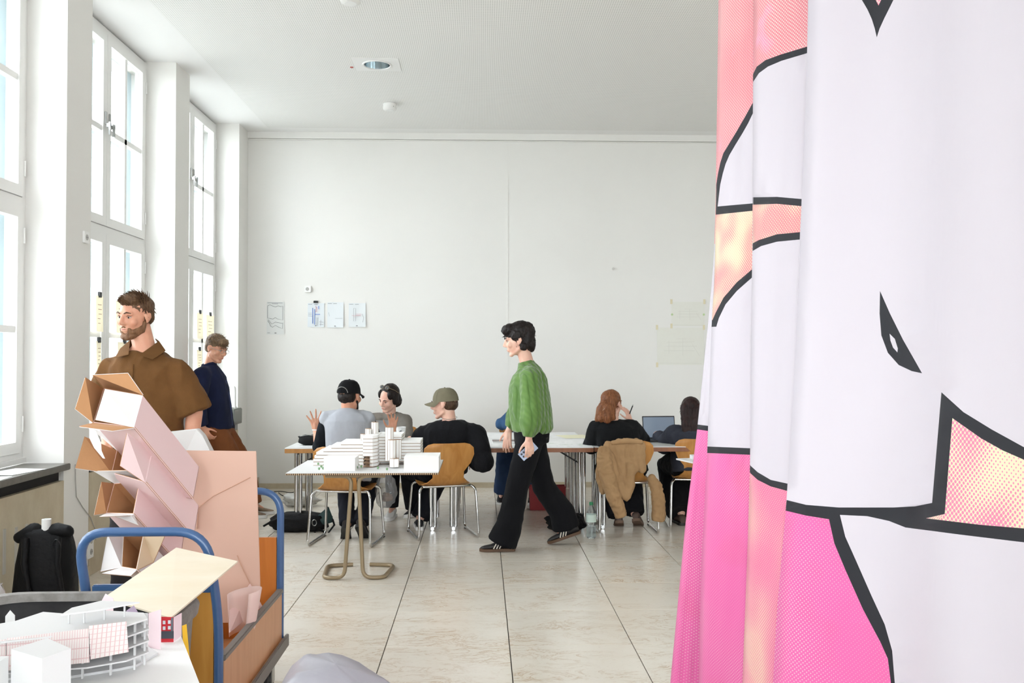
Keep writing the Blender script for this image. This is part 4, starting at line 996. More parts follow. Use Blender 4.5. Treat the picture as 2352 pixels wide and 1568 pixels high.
# flap order: edge 0 = top, 1 = right, 2 = bottom, 3 = left ; points run from the end of the edge back to its start
carton('topmost open box, brown flaps raised and one white flap folded over its mouth', 272, 935, 3.52, [(238, 892), (328, 908), (308, 981), (214, 970)], 0.44,
       [(0, [(293, 858), (212, 862)], -0.05, M_kr, M_wc), (3, [(196, 866), (173, 938)], -0.09, M_kr, M_wc), (2, [(182, 978), (258, 988)], -0.10, M_kr, M_wc), (1, [(219, 963), (241, 893)], 0.02, M_wc, M_kr)])
carton('second box down, pink flap swung out in front of its dark mouth', 303, 1068, 3.52, [(268, 1034), (351, 1033), (335, 1108), (256, 1086)], 0.36,
       [(3, [(194, 1002), (173, 1074)], -0.10, M_kr, M_wc), (1, [(277, 1069), (293, 994)], -0.10, M_pk, M_kr), (0, [(300, 985), (208, 984)], -0.02, M_wc, M_kr)])
carton('third box down with white creased flaps above the blue handle', 283, 1143, 3.50, [(262, 1110), (322, 1103), (307, 1180), (244, 1178)], 0.34,
       [(0, [(299, 1081), (215, 1082)], -0.06, M_wc, M_kr), (3, [(233, 1106), (216, 1182)], -0.09, M_kr, M_wc), (2, [(228, 1186), (300, 1183), (318, 1206)], -0.08, M_wc, M_kr)])
carton('lowest box seen through the blue handle with a white side flap', 300, 1268, 3.44, [(283, 1228), (330, 1228), (314, 1308), (279, 1302)], 0.30,
       [(3, [(247, 1226), (231, 1312)], -0.05, M_wc, M_kr), (1, [(352, 1290), (378, 1230)], 0.03, mat('beige_card', (216, 192, 160), 0.8), M_kr), (2, [(234, 1316), (300, 1322)], -0.04, M_wc, M_kr)], outer=M_wc)
# torn strip of white paper, patch on the third box
p = [at(u, v, 3.36) for u, v in ((205, 984), (220, 988), (232, 1018), (233, 1035), (241, 1053), (236, 1052), (216, 1028), (205, 1005))]
tag(MB().sheet(p, 0.002, n=V((0, -1, 0))).build('torn_paper', M_paper), 'torn white paper strip dangling under the topmost box', 'paper')
# tall peach sheet
t = thing('cardboard_sheet', 'tall peach cardboard sheet standing upright in the trolley', 'cardboard', (at(505, 1400, 3.92).x, 3.92, 0.2))
Q = [at(412, 1034, 3.92), at(588, 1036, 3.92), at(598, 1367, 3.92), at(560, 1372, 3.92), at(540, 1430, 3.92), at(412, 1430, 3.92)]
q = MB().sheet(Q, 0.008, n=V((0, -1, 0))); q.build('sheet', M_peach, t, bevel=0.0015)
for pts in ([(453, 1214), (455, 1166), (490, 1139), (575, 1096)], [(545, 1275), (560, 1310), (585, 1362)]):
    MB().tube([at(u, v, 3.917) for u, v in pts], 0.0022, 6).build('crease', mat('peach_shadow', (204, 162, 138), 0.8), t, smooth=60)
# grey-white sheet behind the boxes
Q = [at(386, 992, 4.28), at(452, 985, 4.28), at(466, 1000, 4.26), at(486, 1040, 4.24), at(492, 1115, 4.24), at(392, 1115, 4.24)]
q = MB().sheet(Q, 0.05, n=V((0, -1, 0))); o = q.build('flattened_carton', mat('grey_white_card', (206, 203, 200), 0.75), bevel=0.003); tag(o, 'greyish white cardboard panel between the boxes and the bearded man', 'cardboard')
# curled pink card inside the trolley
mb = MB(); vs = []; N1, N2 = 14, 5
for j in range(N2 + 1):
    for i in range(N1 + 1):
        a = math.radians(-60 + 250 * i / N1); r = 0.055 + 0.02 * (j / N2)
        c = at(560, 1450, 3.72) + V((0.0, 0.02, 0.0)); vs.append(c + V((r * math.cos(a) * 0.9 + 0.01 * j / N2, -0.05 + r * math.sin(a), 0.17 * j / N2 + 0.01 * math.cos(a))))
fs = [(j * (N1 + 1) + i, j * (N1 + 1) + i + 1, (j + 1) * (N1 + 1) + i + 1, (j + 1) * (N1 + 1) + i) for j in range(N2) for i in range(N1)]
o = mb.add(vs, fs).build('curled_card', mat('curl_pink', (238, 208, 198), 0.7), smooth=60); sm = o.modifiers.new('t', 'SOLIDIFY'); sm.thickness = 0.002
tag(o, 'curled pale pink card in the near corner of the trolley', 'cardboard')
Q = [at(528, 1452, 3.62), at(603, 1392, 3.95), at(575, 1340, 3.9), at(528, 1400, 3.7)]
o = MB().sheet(Q, 0.003).build('card_offcut', mat('offcut_pink', (240, 206, 200), 0.7)); tag(o, 'slanting pink offcut leaning below the peach sheet', 'cardboard')

# ================================================================ bin with plywood sheet
M_bin = mat('worn_zinc', (150, 146, 142), 0.55, metal=0.35, var=(18, 0.8, (112, 106, 100)), bump=(40, 0.15)); M_binin = mat('bin_inside', (64, 62, 62), 0.6, var=(6, 0.9, (34, 33, 34)), bump=(12, 0.2))
bx0, bx1, by0, by1, bz = -1.64, -0.915, 2.50, 3.06, 0.705
def rrect(x0, x1, y0, y1, r, z, n=6):
    out = []
    for cx, cy, a0 in ((x1 - r, y0 + r, -90), (x1 - r, y1 - r, 0), (x0 + r, y1 - r, 90), (x0 + r, y0 + r, 180)):
        for k in range(n + 1):
            a = math.radians(a0 + 90 * k / n); out.append(V((cx + r * math.cos(a), cy + r * math.sin(a), z)))
    return out
t = thing('waste_container', 'worn grey metal container with dark inside behind the white table', 'container', ((bx0 + bx1) / 2, (by0 + by1) / 2, 0))
def rr(ins, z): return rrect(bx0 + ins, bx1 - ins, by0 + ins, by1 - ins, 0.15, z)
MB().rings([rr(0.05, 0.05), rr(0.045, 0.10), rr(0.02, 0.35), rr(0.008, 0.36), rr(0.008, 0.39), rr(0.018, 0.40), rr(0.004, 0.66), rr(0.016, 0.66)], caps=False).add(rr(0.05, 0.05), [tuple(range(28))]).build('outer_wall', M_bin, t, smooth=35)
MB().rings([rr(0.02, 0.68), rr(0.035, 0.40), rr(0.07, 0.12)], caps=False).add(rr(0.07, 0.12), [tuple(range(28))]).build('liner', M_binin, t, smooth=35, normals=False)
MB().rings([rr(-0.008, 0.66), rr(-0.012, 0.69), rr(-0.004, bz), rr(0.022, bz), rr(0.028, 0.68)], caps=False).build('rim', M_bin, t, smooth=35)
for xx in (bx0 + 0.15, bx1 - 0.15):
    for yy in (by0 + 0.12, by1 - 0.12): MB().cyl((xx - 0.012, yy, 0.03), (xx + 0.012, yy, 0.03), 0.03, n=14).build('wheel', M_black, t, smooth=40)
M_birch = mat('pale_birch', (230, 219, 198), 0.5, var=(3, 0.5, (220, 203, 172)), stretch=(1, 4, 1), bump=(60, 0.03))
t = thing('plywood_sheet', 'thin pale birch plywood sheet lying across the container rim', 'plywood', (at(400, 1340, 2.9).x, 2.9, 0.71))
Q = [at(405, 1257, 3.17), at(546, 1288, 3.05), at(392, 1418, 2.62), at(238, 1372, 2.78)]
nrm = (Q[1] - Q[0]).cross(Q[3] - Q[0]).normalized(); nrm = nrm if nrm.z > 0 else -nrm
MB().sheet(Q, 0.005, n=nrm).build('sheet', M_birch, t)
kp = at(440, 1284, 3.05); kp = kp + nrm * ((Q[0] - kp).dot(nrm)) + nrm * 0.0006
MB().ell(kp, (0.009, 0.006, 0.0006), nu=10, nv=4).build('knot', mat('knot_brown', (120, 82, 50), 0.6), t)
# pale rounded lid left behind the container
t = thing('container_lid', 'pale grey rounded lid leaning behind the worn container', 'lid', (-1.93, 3.2, 0))
c = V((-1.80, 3.22, 0.33)); M = Matrix.Translation(c) @ Matrix.Rotation(math.radians(-12), 4, 'Y')
MB().rings([[M @ p for p in rrect(-0.2, 0.2, -0.03 + e, 0.03 - e, 0.02, z, 4)] for e, z in ((0.0, -0.33), (0.0, 0.30), (0.012, 0.325), (0.024, 0.33))]).build('panel', mat('pale_grey_plastic', (196, 194, 190), 0.5), t, smooth=40)
MB().tube(arc([M @ V((-0.08, -0.035, 0.2)), M @ V((-0.08, -0.06, 0.2)), M @ V((0.08, -0.06, 0.2)), M @ V((0.08, -0.035, 0.2))], 0.02), 0.007, 8).build('grip', M_trim, t, smooth=60)

# ================================================================ white table with the foreground model
TZ = 0.75
t = thing('white_table', 'white table top in the near left corner', 'table', (-1.2, 2.0, 0))
FR = atz(414, 1455, TZ); NR = atz(458, 1568, TZ); dr = (NR - FR).normalized(); NR2 = FR + dr * 0.95
MB().prism([V((FR.x, FR.y, TZ - 0.018)), V((NR2.x, NR2.y, TZ - 0.018)), V((-1.9, NR2.y, TZ - 0.018)), V((-1.9, FR.y, TZ - 0.018))], (0, 0, 0.018)).build('tabletop', mat('white_tabletop', (246, 245, 243), 0.5), t)
for xx, yy in ((FR.x - 0.12, FR.y - 0.08), (NR2.x - 0.15, NR2.y + 0.08), (-1.8, FR.y - 0.08), (-1.8, NR2.y + 0.08)):
    MB().box((xx - 0.02, yy - 0.02, 0), (xx + 0.02, yy + 0.02, TZ - 0.018)).build('leg', M_steel, t, bevel=0.003)
def facade(name, pitch_x, pitch_z, wide=False):
    m, nt, b = new_mat(name)
    tc = node(nt, 'ShaderNodeTexCoord'); sp = node(nt, 'ShaderNodeSeparateXYZ'); nt.links.new(tc.outputs['Object'], sp.inputs[0])
    fx = mth(nt, 'FRACT', mth(nt, 'DIVIDE', sp.outputs[0], pitch_x)); fz = mth(nt, 'FRACT', mth(nt, 'DIVIDE', sp.outputs[2], pitch_z))
    l = mth(nt, 'MAXIMUM', mth(nt, 'MULTIPLY', mth(nt, 'LESS_THAN', fx, 0.22), 0.55), mth(nt, 'MULTIPLY', mth(nt, 'LESS_THAN', fz, 0.12), 0.5))
    nt.links.new(mix(nt, l, lin((222, 212, 208)), lin((200, 136, 142))), b.inputs['Base Color']); b.inputs['Roughness'].default_value = 0.7
    return m
M_fac = facade('facade_print', 0.0048, 0.022); M_fac2 = facade('facade_print_wide', 0.0085, 0.0105)
mod = thing('building_model', 'white card building model with pink gridded facade in the near corner', 'model', (-0.95, 2.15, TZ))
bz0 = TZ + 0.0005
def plate(pts, z, th, name, m=M_foam): return MB().prism([V((x, y, z)) for x, y in pts], (0, 0, th)).build(name, m, mod)
b1 = atz(165, 1558, TZ); b2 = atz(278, 1540, TZ); b3 = atz(314, 1532, TZ); b4 = atz(363, 1504, TZ)
plate([(b1.x - 0.3, b1.y - 0.02), (b1.x, b1.y), (b2.x, b2.y), (b3.x, b3.y), (b4.x, b4.y), (b4.x - 0.06, b4.y + 0.07), (-1.3, 2.24)], bz0, 0.006, 'ground_plate')
f1 = at(206, 1521, 2.075); f2 = at(292, 1508, 2.11); f3 = at(346, 1483, 2.165)
FP = [(-1.28, 1.985), (f1.x, 2.062), (f2.x, 2.105), (f3.x - 0.004, 2.165), (f3.x - 0.02, 2.20), (-0.95, 2.22), (-1.06, 2.19), (-1.28, 2.08)]
levels = [0.786, 0.813, 0.840]
for z in levels: plate(FP, z, 0.0035, 'floor_plate')
RP = [(-1.30, 1.945), (-1.054, 1.972), (f1.x - 0.004, 2.046), (f2.x, 2.092), (f3.x - 0.002, 2.15), (f3.x - 0.03, 2.20), (-0.93, 2.227), (-0.998, 2.20), (-1.051, 2.215), (-1.079, 2.14), (-1.124, 2.105), (-1.20, 2.14), (-1.30, 2.07)]
plate(RP, 0.868, 0.0035, 'roof_plate')
for x, y in ((f1.x - 0.02, 2.085), ((f1.x + f2.x) / 2, 2.105), (f2.x + 0.006, 2.14), (f3.x - 0.016, 2.172), (f1.x - 0.1, 2.08), (f3.x - 0.03, 2.195)):
    MB().box((x - 0.0022, y - 0.0022, bz0 + 0.006), (x + 0.0022, y + 0.0022, 0.868)).build('column', M_foam, mod)
MB().prism([V((f3.x - 0.024, 2.205, 0.775)), V((f3.x - 0.024, 2.205, 0.868)), V((-0.95, 2.228, 0.868)), V((-0.95, 2.228, 0.775))], (0.002, 0.003, 0)).build('rear_wall', M_foam, mod)
# hung facade panels
def fpan(p, m): MB().sheet(p, 0.002, n=V((0, -1, 0.1)).normalized()).build('facade_panel', m, mod)
fpan([at(15, 1466, 1.995), at(203, 1443, 2.045), at(205, 1521, 2.04), at(15, 1540, 1.99)], M_fac)
fpan([at(-60, 1478, 1.98), at(13, 1468, 1.993), at(13, 1540, 1.99), at(-60, 1548, 1.975)], M_fac)
fpan([at(204, 1437, 2.05), at(290, 1427, 2.085), at(295, 1497, 2.075), at(208, 1514, 2.04)], M_fac2)
# canopy over the roof
CP = [atz(u, v, 0.901) for u, v in ((140, 1414), (232, 1402), (321, 1385), (232, 1382), (165, 1398))]; MB().prism(CP, (0, 0, 0.003)).build('canopy', M_foam, mod)
for u, v in ((158, 1432), (193, 1430), (240, 1423), (286, 1416)):
    p = atz(u, v, 0.8715); MB().box((p.x - 0.0018, p.y - 0.0018, 0.8715), (p.x + 0.0018, p.y + 0.0018, 0.901)).build('column', M_foam, mod)
# neighbouring white volumes in front
c1 = at(97, 1512, 1.80)
o = MB().prism([V((c1.x, 1.80, bz0)), V((at(163, 1521, 1.86).x, 1.86, bz0)), V((at(163, 1521, 1.86).x - 0.08, 1.93, bz0)), V((c1.x - 0.09, 1.86, bz0))], (0, 0, c1.z - bz0)).build('model_block', M_foam); tag(o, 'taller plain white card block in front of the gridded facade', 'model', 'plain card blocks')
o = MB().box((c1.x - 0.19, 1.79, bz0), (c1.x - 0.095, 1.86, at(10, 1533, 1.79).z)).build('model_block', M_foam); tag(o, 'lower plain white card block at the left picture edge', 'model', 'plain card blocks')
# folded cards standing on the table
M_pkc = mat('pink_card', (246, 222, 226), 0.7)
def card(lab, quads, mats_):
    lo = [p for q in quads for p in q]; base = V((sum(p.x for p in lo) / len(lo), sum(p.y for p in lo) / len(lo), TZ))
    t_ = thing('folded_card', lab, 'card', base, group='folded cards beside the building model')
    for q, m_ in zip(quads, mats_):
        MB().sheet(q, 0.0015, n=V((0, -1, 0))).build('card_leaf', m_, t_)
    return t_
def up(u0, v0, u1, v1, ya, yb_, zt=None):
    a, b = at(u0, v0, ya), at(u1, v1, yb_); return a, b
def leaf(ut0, vt0, ut1, vt1, ya, yb_):
    a = at(ut0, vt0, ya); b = at(ut1, vt1, yb_); return [a, b, V((b.x, b.y, TZ + 0.001)), V((a.x, a.y, TZ + 0.001))]
card('blank pink folded card behind the end of the building model', [leaf(341, 1408, 370, 1399, 2.32, 2.30)], [M_pkc])
t_ = card('folded card with a printed red house front on the table corner', [leaf(370, 1416, 399, 1417, 2.36, 2.36), leaf(399, 1417, 417, 1407, 2.36, 2.41)], [mat('red_print', (196, 34, 46), 0.6), M_pkc])
# printed house front: dark ground floor and windows
yq = 2.3585
def pr(u0, v0, u1, v1, m_, nm): a, b = at(u0, v0, yq), at(u1, v1, yq); MB().box((a.x, yq - 0.0006, b.z), (b.x, yq, a.z)).build(nm, m_, t_)
M_pdark = mat('print_dark', (62, 66, 74), 0.6); M_pwin = mat('print_window', (206, 210, 214), 0.6)
pr(370, 1449, 399, 1466, M_pdark, 'printed_shopfront'); pr(393, 1418, 398, 1449, mat('print_grey', (96, 100, 108), 0.6), 'printed_edge')
for u0, v0 in ((374, 1425), (386, 1424), (374, 1438), (386, 1437)):
    pr(u0, v0, u0 + 6, v0 + 8, M_pwin, 'printed_window')
card('small pointed pink card behind the model canopy', [[at(233, 1380, 2.44), at(242, 1363, 2.44), at(260, 1374, 2.44), V((at(260, 1374, 2.44).x, 2.44, TZ + .001)), V((at(233, 1380, 2.44).x, 2.44, TZ + .001))]], [M_pkc])
card('small purple-grey gabled card under the model canopy end', [[at(290, 1402, 2.40), at(307, 1390, 2.40), at(316, 1405, 2.40), V((at(316, 1405, 2.40).x, 2.40, TZ + .001)), V((at(290, 1402, 2.40).x, 2.40, TZ + .001))]], [mat('mauve_card', (186, 168, 190), 0.7)])
card('white pointed card with yellow edge at the left', [[at(12, 1415, 2.42), at(23, 1401, 2.42), at(34, 1413, 2.42), V((at(34, 1413, 2.42).x, 2.42, TZ + .001)), V((at(12, 1415, 2.42).x, 2.42, TZ + .001))]], [M_foam])
Q = [at(418, 1437, 2.48), at(428, 1433, 2.48), at(438, 1540, 2.47), at(424, 1540, 2.47)]
o = MB().sheet(Q, 0.002, n=V((0, -1, 0))).build('yellow_card', mat('yellow_board', (240, 186, 44), 0.6)); tag(o, 'narrow yellow card wedged between table and container', 'card')

# grey sack at the bottom
t = thing('grey_sack', 'grey wrinkled plastic sack on the floor at the bottom edge', 'sack', (-0.33, 2.3, 0))
vs = []; rs = []
M_sack = mat('grey_plastic_film', (166, 164, 172), 0.32, bump=(9, 0.35))
for i in range(22):
    a = i / 21; ring = []
    for j in range(36):
        b = 2 * math.pi * j / 36; cb, sb = math.cos(b), math.sin(b); f = lambda q: abs(q) ** 0.55 * (1 if q >= 0 else -1)
        k = 1.0 if a < 0.8 else max(0.02, math.cos((a - 0.8) / 0.2 * math.pi / 2) ** 0.5)
        x = f(cb) * 0.155 * k; y = f(sb) * 0.16 * k; z = 0.70 * (a if a < .8 else .8 + .2 * math.sin((a - .8) / .2 * math.pi / 2))
        p = V((x, y, z)); z -= max(0, x + 0.02) * 0.55 * a; p = V((x * (1.25 if x > 0 else 1), y, z))
        nn = noise.noise(V((cb * 2, sb * 2, a * 5)) * 1.3); p += V((cb, sb, 0)) * 0.016 * nn * min(1, (1.02 - a) * 5) + V((0, 0, 0.014 * noise.noise(V((x * 18, y * 18, 3)))))
        ring.append(V((-0.375, 2.36, 0)) + V((p.x, p.y, max(0.002, p.z))))
    rs.append(ring)
MB().rings(rs).build('film', M_sack, t, smooth=70)
MB().tube([V((-0.43, 2.25, 0.66)), V((-0.40, 2.23, 0.672)), V((-0.36, 2.24, 0.66))], 0.004, 6).build('fold', M_sack, t, smooth=60)

# ================================================================ backpack by the window, sill items
t = thing('backpack', 'black roll-top backpack on the floor against the stone panel', 'backpack', (-2.36, 5.0, 0))
bp = MB(); secs = []
for z, a, b in ((0.004, 0.13, 0.095), (0.03, 0.155, 0.115), (0.2, 0.16, 0.12), (0.38, 0.15, 0.11), (0.47, 0.135, 0.09), (0.53, 0.125, 0.07), (0.56, 0.10, 0.05)):
    secs.append((V((-2.36, 5.0, z)), V((a, 0.02, 0)), V((-0.02, b, 0))))
bp.loft(secs, 28, p=3.0)
for s in (-1, 1): bp.cap(V((-2.36 + s * 0.06, 4.98, 0.545)), V((-2.36 + s * 0.125, 4.97, 0.53 + 0.015 * s)), 0.045, 0.034)
bp.v = [p + V((1, 0, 0)) * 0.012 * noise.noise(p * 9) + V((0, 1, 0)) * 0.014 * noise.noise(p * 7 + V((5, 0, 0))) for p in bp.v]
bp.build('body', M_bagblack, t, smooth=60)
for s in (-0.06, 0.11):
    MB().tube([V((-2.36 + s, 4.90, 0.52)), V((-2.36 + s + 0.02, 4.845, 0.40)), V((-2.36 + s + 0.05, 4.85, 0.22)), V((-2.36 + s + 0.07, 4.87, 0.05))], [0.018, 0.016, 0.012, 0.01], 8).build('strap', M_bagblack, t, smooth=60)
MB().tube([V((-2.25 + 0.02 * math.cos(a * .6), 4.88, 0.52 - 0.035 + 0.035 * math.sin(a * .6))) for a in range(11)], 0.003, 6, closed=True).build('loop', M_black, t, smooth=60)
t = thing('paper_tube', 'white paper tube poking out of the black backpack', 'tube', (-2.345, 4.97, 0.42))
n = 18; q = MB().rings([[V((-2.345 + r * math.cos(2 * math.pi * j / n), 4.97 + r * math.sin(2 * math.pi * j / n), z)) for j in range(n)] for r, z in ((0.024, 0.42), (0.024, 0.612), (0.016, 0.612), (0.016, 0.42))], closed=True)
q.build('tube_wall', M_paper, t, smooth=40)
for lab, y0, x0, w, d, r, m_ in (('printed sheet on the near stone sill, closest to the camera', 5.05, -2.74, 0.21, 0.30, 0.1, M_planB), ('printed sheet on the near stone sill beside the black phone', 5.42, -2.75, 0.21, 0.30, -0.2, M_planB)):
    flat_sheet('sill_paper', lab, 'paper', x0, y0, w, d, r, SILL + 0.001 if y0 < 5.2 else SILL + 0.0018, m_, 'papers on the near sill')
p = atz(121, 1057, SILL); t = thing('smartphone', 'black phone lying at the end of the near stone sill', 'phone', (p.x, p.y, SILL + 0.003))
MB().box((p.x - 0.07, p.y - 0.036, SILL + 0.0031), (p.x + 0.07, p.y + 0.036, SILL + 0.0115)).build('case', M_black, t, bevel=0.003)
MB().box((p.x - 0.066, p.y - 0.032, SILL + 0.0115), (p.x + 0.066, p.y + 0.032, SILL + 0.0119)).build('screen', mat('phone_glass', (60, 62, 66), 0.08), t)
# overhead projector on the far sill
PXc, PYc = -2.71, 9.62
t = thing('overhead_projector', 'grey overhead projector with white arm on the far sill', 'projector', (PXc, PYc, SILL))
MB().box((PXc - 0.15, PYc - 0.15, SILL + 0.001), (PXc + 0.15, PYc + 0.15, SILL + 0.14)).build('body', mat('projector_grey', (132, 134, 128), 0.5), t, bevel=0.008)
MB().box((PXc - 0.05, PYc - 0.156, SILL + 0.02), (PXc + 0.10, PYc - 0.150, SILL + 0.10)).build('lamp_grille', M_black, t)
MB().box((PXc - 0.13, PYc - 0.13, SILL + 0.14), (PXc + 0.10, PYc + 0.13, SILL + 0.155)).build('stage', M_white, t, bevel=0.003)
MB().tube(arc([(PXc + 0.11, PYc, SILL + 0.14), (PXc + 0.11, PYc, SILL + 0.37), (PXc - 0.02, PYc, SILL + 0.375)], 0.03), 0.014, 10).build('arm', M_white, t, smooth=60)
MB().box((PXc - 0.09, PYc - 0.05, SILL + 0.35), (PXc - 0.01, PYc + 0.05, SILL + 0.385)).build('head', M_white, t, bevel=0.004)
for q in (-0.035, 0.035): MB().cyl((PXc - 0.05 + q, PYc - 0.055, SILL + 0.39), (PXc - 0.05 + q, PYc - 0.02, SILL + 0.40), 0.012, n=10).build('knob', M_black, t, smooth=40)

# stone ledge block in the far corner, white board near the curtain
S(MB().box((XW + 0.015, YB - 0.34, 0.0), (XW + 0.15, YB - 0.031, 0.13)).build('trim_3', M_stone))
p0 = atz(1553, 1053, 0.745)
t = thing('foam_board', 'white board corner poking out from behind the curtain', 'board', (p0.x + 0.4, p0.y, 0))
Q = [p0, p0 + V((0.10, -0.55, 0)) + V((0.05, 0, 0)), p0 + V((0.85, -0.5, 0)), p0 + V((0.75, 0.16, 0))]
MB().sheet([V((p.x, p.y, 0.747)) for p in Q], 0.010, n=V((0, 0, 1))).build('board', M_foam, t)
for k in (0.25, 0.6):
    for yy in (-0.35, 0.02): MB().tube([(p0.x + k, p0.y + yy, 0.0), (p0.x + k, p0.y + yy, 0.737)], 0.014, 10).build('leg', M_olive, t, smooth=60)
o = MB().box((p0.x + 0.10, p0.y - 0.08, 0.748), (p0.x + 0.17, p0.y + 0.0, 0.775)).build('model_block', M_foam); tag(o, 'small white block on the board beside the curtain', 'model', 'plain card blocks')
# ================================================================ people
DEPS = bpy.context
def remesh(mb, voxel, it=6, fac=0.5):
    me = bpy.data.meshes.new('tmp'); me.from_pydata([tuple(p) for p in mb.v], [], mb.f)
    bm = bmesh.new(); bm.from_mesh(me); bmesh.ops.recalc_face_normals(bm, faces=bm.faces); bm.to_mesh(me); bm.free()
    o = bpy.data.objects.new('tmp', me); COL.objects.link(o)
    r = o.modifiers.new('r', 'REMESH'); r.mode = 'VOXEL'; r.voxel_size = voxel
    if it:
        s = o.modifiers.new('s', 'SMOOTH'); s.factor = fac; s.iterations = it
    dg = bpy.context.evaluated_depsgraph_get(); dg.update()
    out = bpy.data.meshes.new_from_object(o.evaluated_get(dg))
    bpy.data.objects.remove(o); bpy.data.meshes.remove(me)
    return out
def wrinkle(me, amp, sc, seed=0.0, stretch=(1, 1, 1), amp2=0.0, sc2=40):
    ns = [v.normal.copy() for v in me.vertices]
    for v, n in zip(me.vertices, ns):
        p = V((v.co.x * stretch[0], v.co.y * stretch[1], v.co.z * stretch[2])) * sc + V((seed, seed * 2, 0))
        k = noise.noise(p); k = k * amp + amp * 0.6 * (1 - abs(noise.noise(p * 2.1)) * 3)
        if amp2: k += amp2 * noise.noise(v.co * sc2)
        v.co += n * k
def mesh_obj(name, me, m, parent=None, base=None):
    me.materials.clear(); me.materials.append(m); me.name = name
    for p in me.polygons: p.use_smooth = True
    off = V(base) if base is not None else WM[parent.name].to_translation()
    me.transform(Matrix.Translation(-off))
    o = bpy.data.objects.new(name, me); COL.objects.link(o)
    if parent is not None: o.parent = parent; WM[o.name] = WM[parent.name].copy()
    else: o.location = off; WM[o.name] = Matrix.Translation(off)
    return o
def skin(name, rgb, red):
    m, nt, b = new_mat(name)
    tc = node(nt, 'ShaderNodeTexCoord'); n = node(nt, 'ShaderNodeTexNoise', inp={'Scale': 14.0, 'Detail': 4.0}); nt.links.new(tc.outputs['Object'], n.inputs[0])
    nt.links.new(mix(nt, mth(nt, 'MULTIPLY_ADD', n.outputs[0], 1.6, -0.45, clamp=True), lin(rgb), lin(red)), b.inputs['Base Color'])
    b.inputs['Roughness'].default_value = 0.5; b.inputs['Subsurface Weight'].default_value = 0.12; b.inputs['Subsurface Radius'].default_value = (0.02, 0.008, 0.005); b.inputs['Subsurface Scale'].default_value = 0.5
    return m
SK1 = skin('skin_warm', (222, 168, 138), (206, 138, 112)); SK2 = skin('skin_fair', (232, 190, 168), (218, 160, 140))
def cloth(name, rgb, rgb2, sc=5, rough=0.9, weave=220, ws=0.15):
    return mat(name, rgb, rough, var=(sc, 0.7, rgb2), bump=(weave, ws), sheen=0.02, spec=0.15)
def hairmat(name, rgb, rgb2):
    m, nt, b = new_mat(name)
    tc = node(nt, 'ShaderNodeTexCoord'); mp = node(nt, 'ShaderNodeMapping'); mp.inputs['Scale'].default_value = (90, 90, 12); nt.links.new(tc.outputs['Object'], mp.inputs[0])
    n = node(nt, 'ShaderNodeTexNoise', inp={'Scale': 1.0, 'Detail': 3.0}); nt.links.new(mp.outputs[0], n.inputs[0])
    nt.links.new(mix(nt, mth(nt, 'MULTIPLY_ADD', n.outputs[0], 2.4, -0.7, clamp=True), lin(rgb), lin(rgb2)), b.inputs['Base Color'])
    bp = node(nt, 'ShaderNodeBump', inp={'Strength': 0.6, 'Distance': 0.004}); nt.links.new(n.outputs[0], bp.inputs['Height']); nt.links.new(bp.outputs[0], b.inputs['Normal'])
    b.inputs['Roughness'].default_value = 0.5; b.inputs['Specular IOR Level'].default_value = 0.25; return m
M_eyew = mat('eye_white', (196, 184, 176), 0.4); M_iris = mat('iris_dark', (46, 36, 30), 0.3); M_lip = mat('lip', (186, 112, 102), 0.5)

def head_matrix(c, d, up=(0, 0, 1), scale=1.0):
    f = V(d).normalized(); u = V(up); r = f.cross(u).normalized(); u = r.cross(f).normalized()   # r = head's right
    M = Matrix(((r.x, f.x, u.x), (r.y, f.y, u.y), (r.z, f.z, u.z))).to_4x4(); M = M @ Matrix.Scale(scale, 4)
    return Matrix.Translation(V(c)) @ M
def head_parts(mb, HM):
    R = HM.to_3x3()
    E = lambda c, r, n=(14, 9): mb.ell(HM @ V(c), r, R, n[0], n[1])
    C = lambda a, b, r0, r1: mb.cap(HM @ V(a), HM @ V(b), r0, r1)
    E((0, -0.012, 0.032), (0.075, 0.098, 0.086), (18, 12)); E((0, 0.022, -0.02), (0.064, 0.072, 0.088), (18, 12))
    E((0, 0.03, -0.062), (0.050, 0.052, 0.045)); C((-0.012, 0.066, -0.098), (0.012, 0.066, -0.098), 0.019, 0.019)
    for s in (-1, 1):
        C((s * 0.050, 0.0, -0.062), (s * 0.016, 0.062, -0.095), 0.019, 0.016)
        C((s * 0.014, 0.090, 0.024), (s * 0.048, 0.074, 0.022), 0.0085, 0.008)          # brow
        E((s * 0.042, 0.062, -0.022), (0.023, 0.024, 0.026))                              # cheek
        E((s * 0.011, 0.100, -0.030), (0.010, 0.011, 0.008))                              # nostril wing
        E((s * 0.079, -0.008, -0.002), (0.008, 0.020, 0.031))                              # ear
        C((s * 0.083, -0.022, 0.018), (s * 0.084, -0.026, -0.006), 0.006, 0.006); E((s * 0.079, 0.0, -0.028), (0.007, 0.008, 0.009))
    C((0, 0.089, 0.020), (0, 0.112, -0.022), 0.0085, 0.0115)                               # nose
    C((-0.018, 0.086, -0.056), (0.018, 0.086, -0.056), 0.007, 0.007); C((-0.015, 0.087, -0.067), (0.015, 0.087, -0.067), 0.0085, 0.0085)
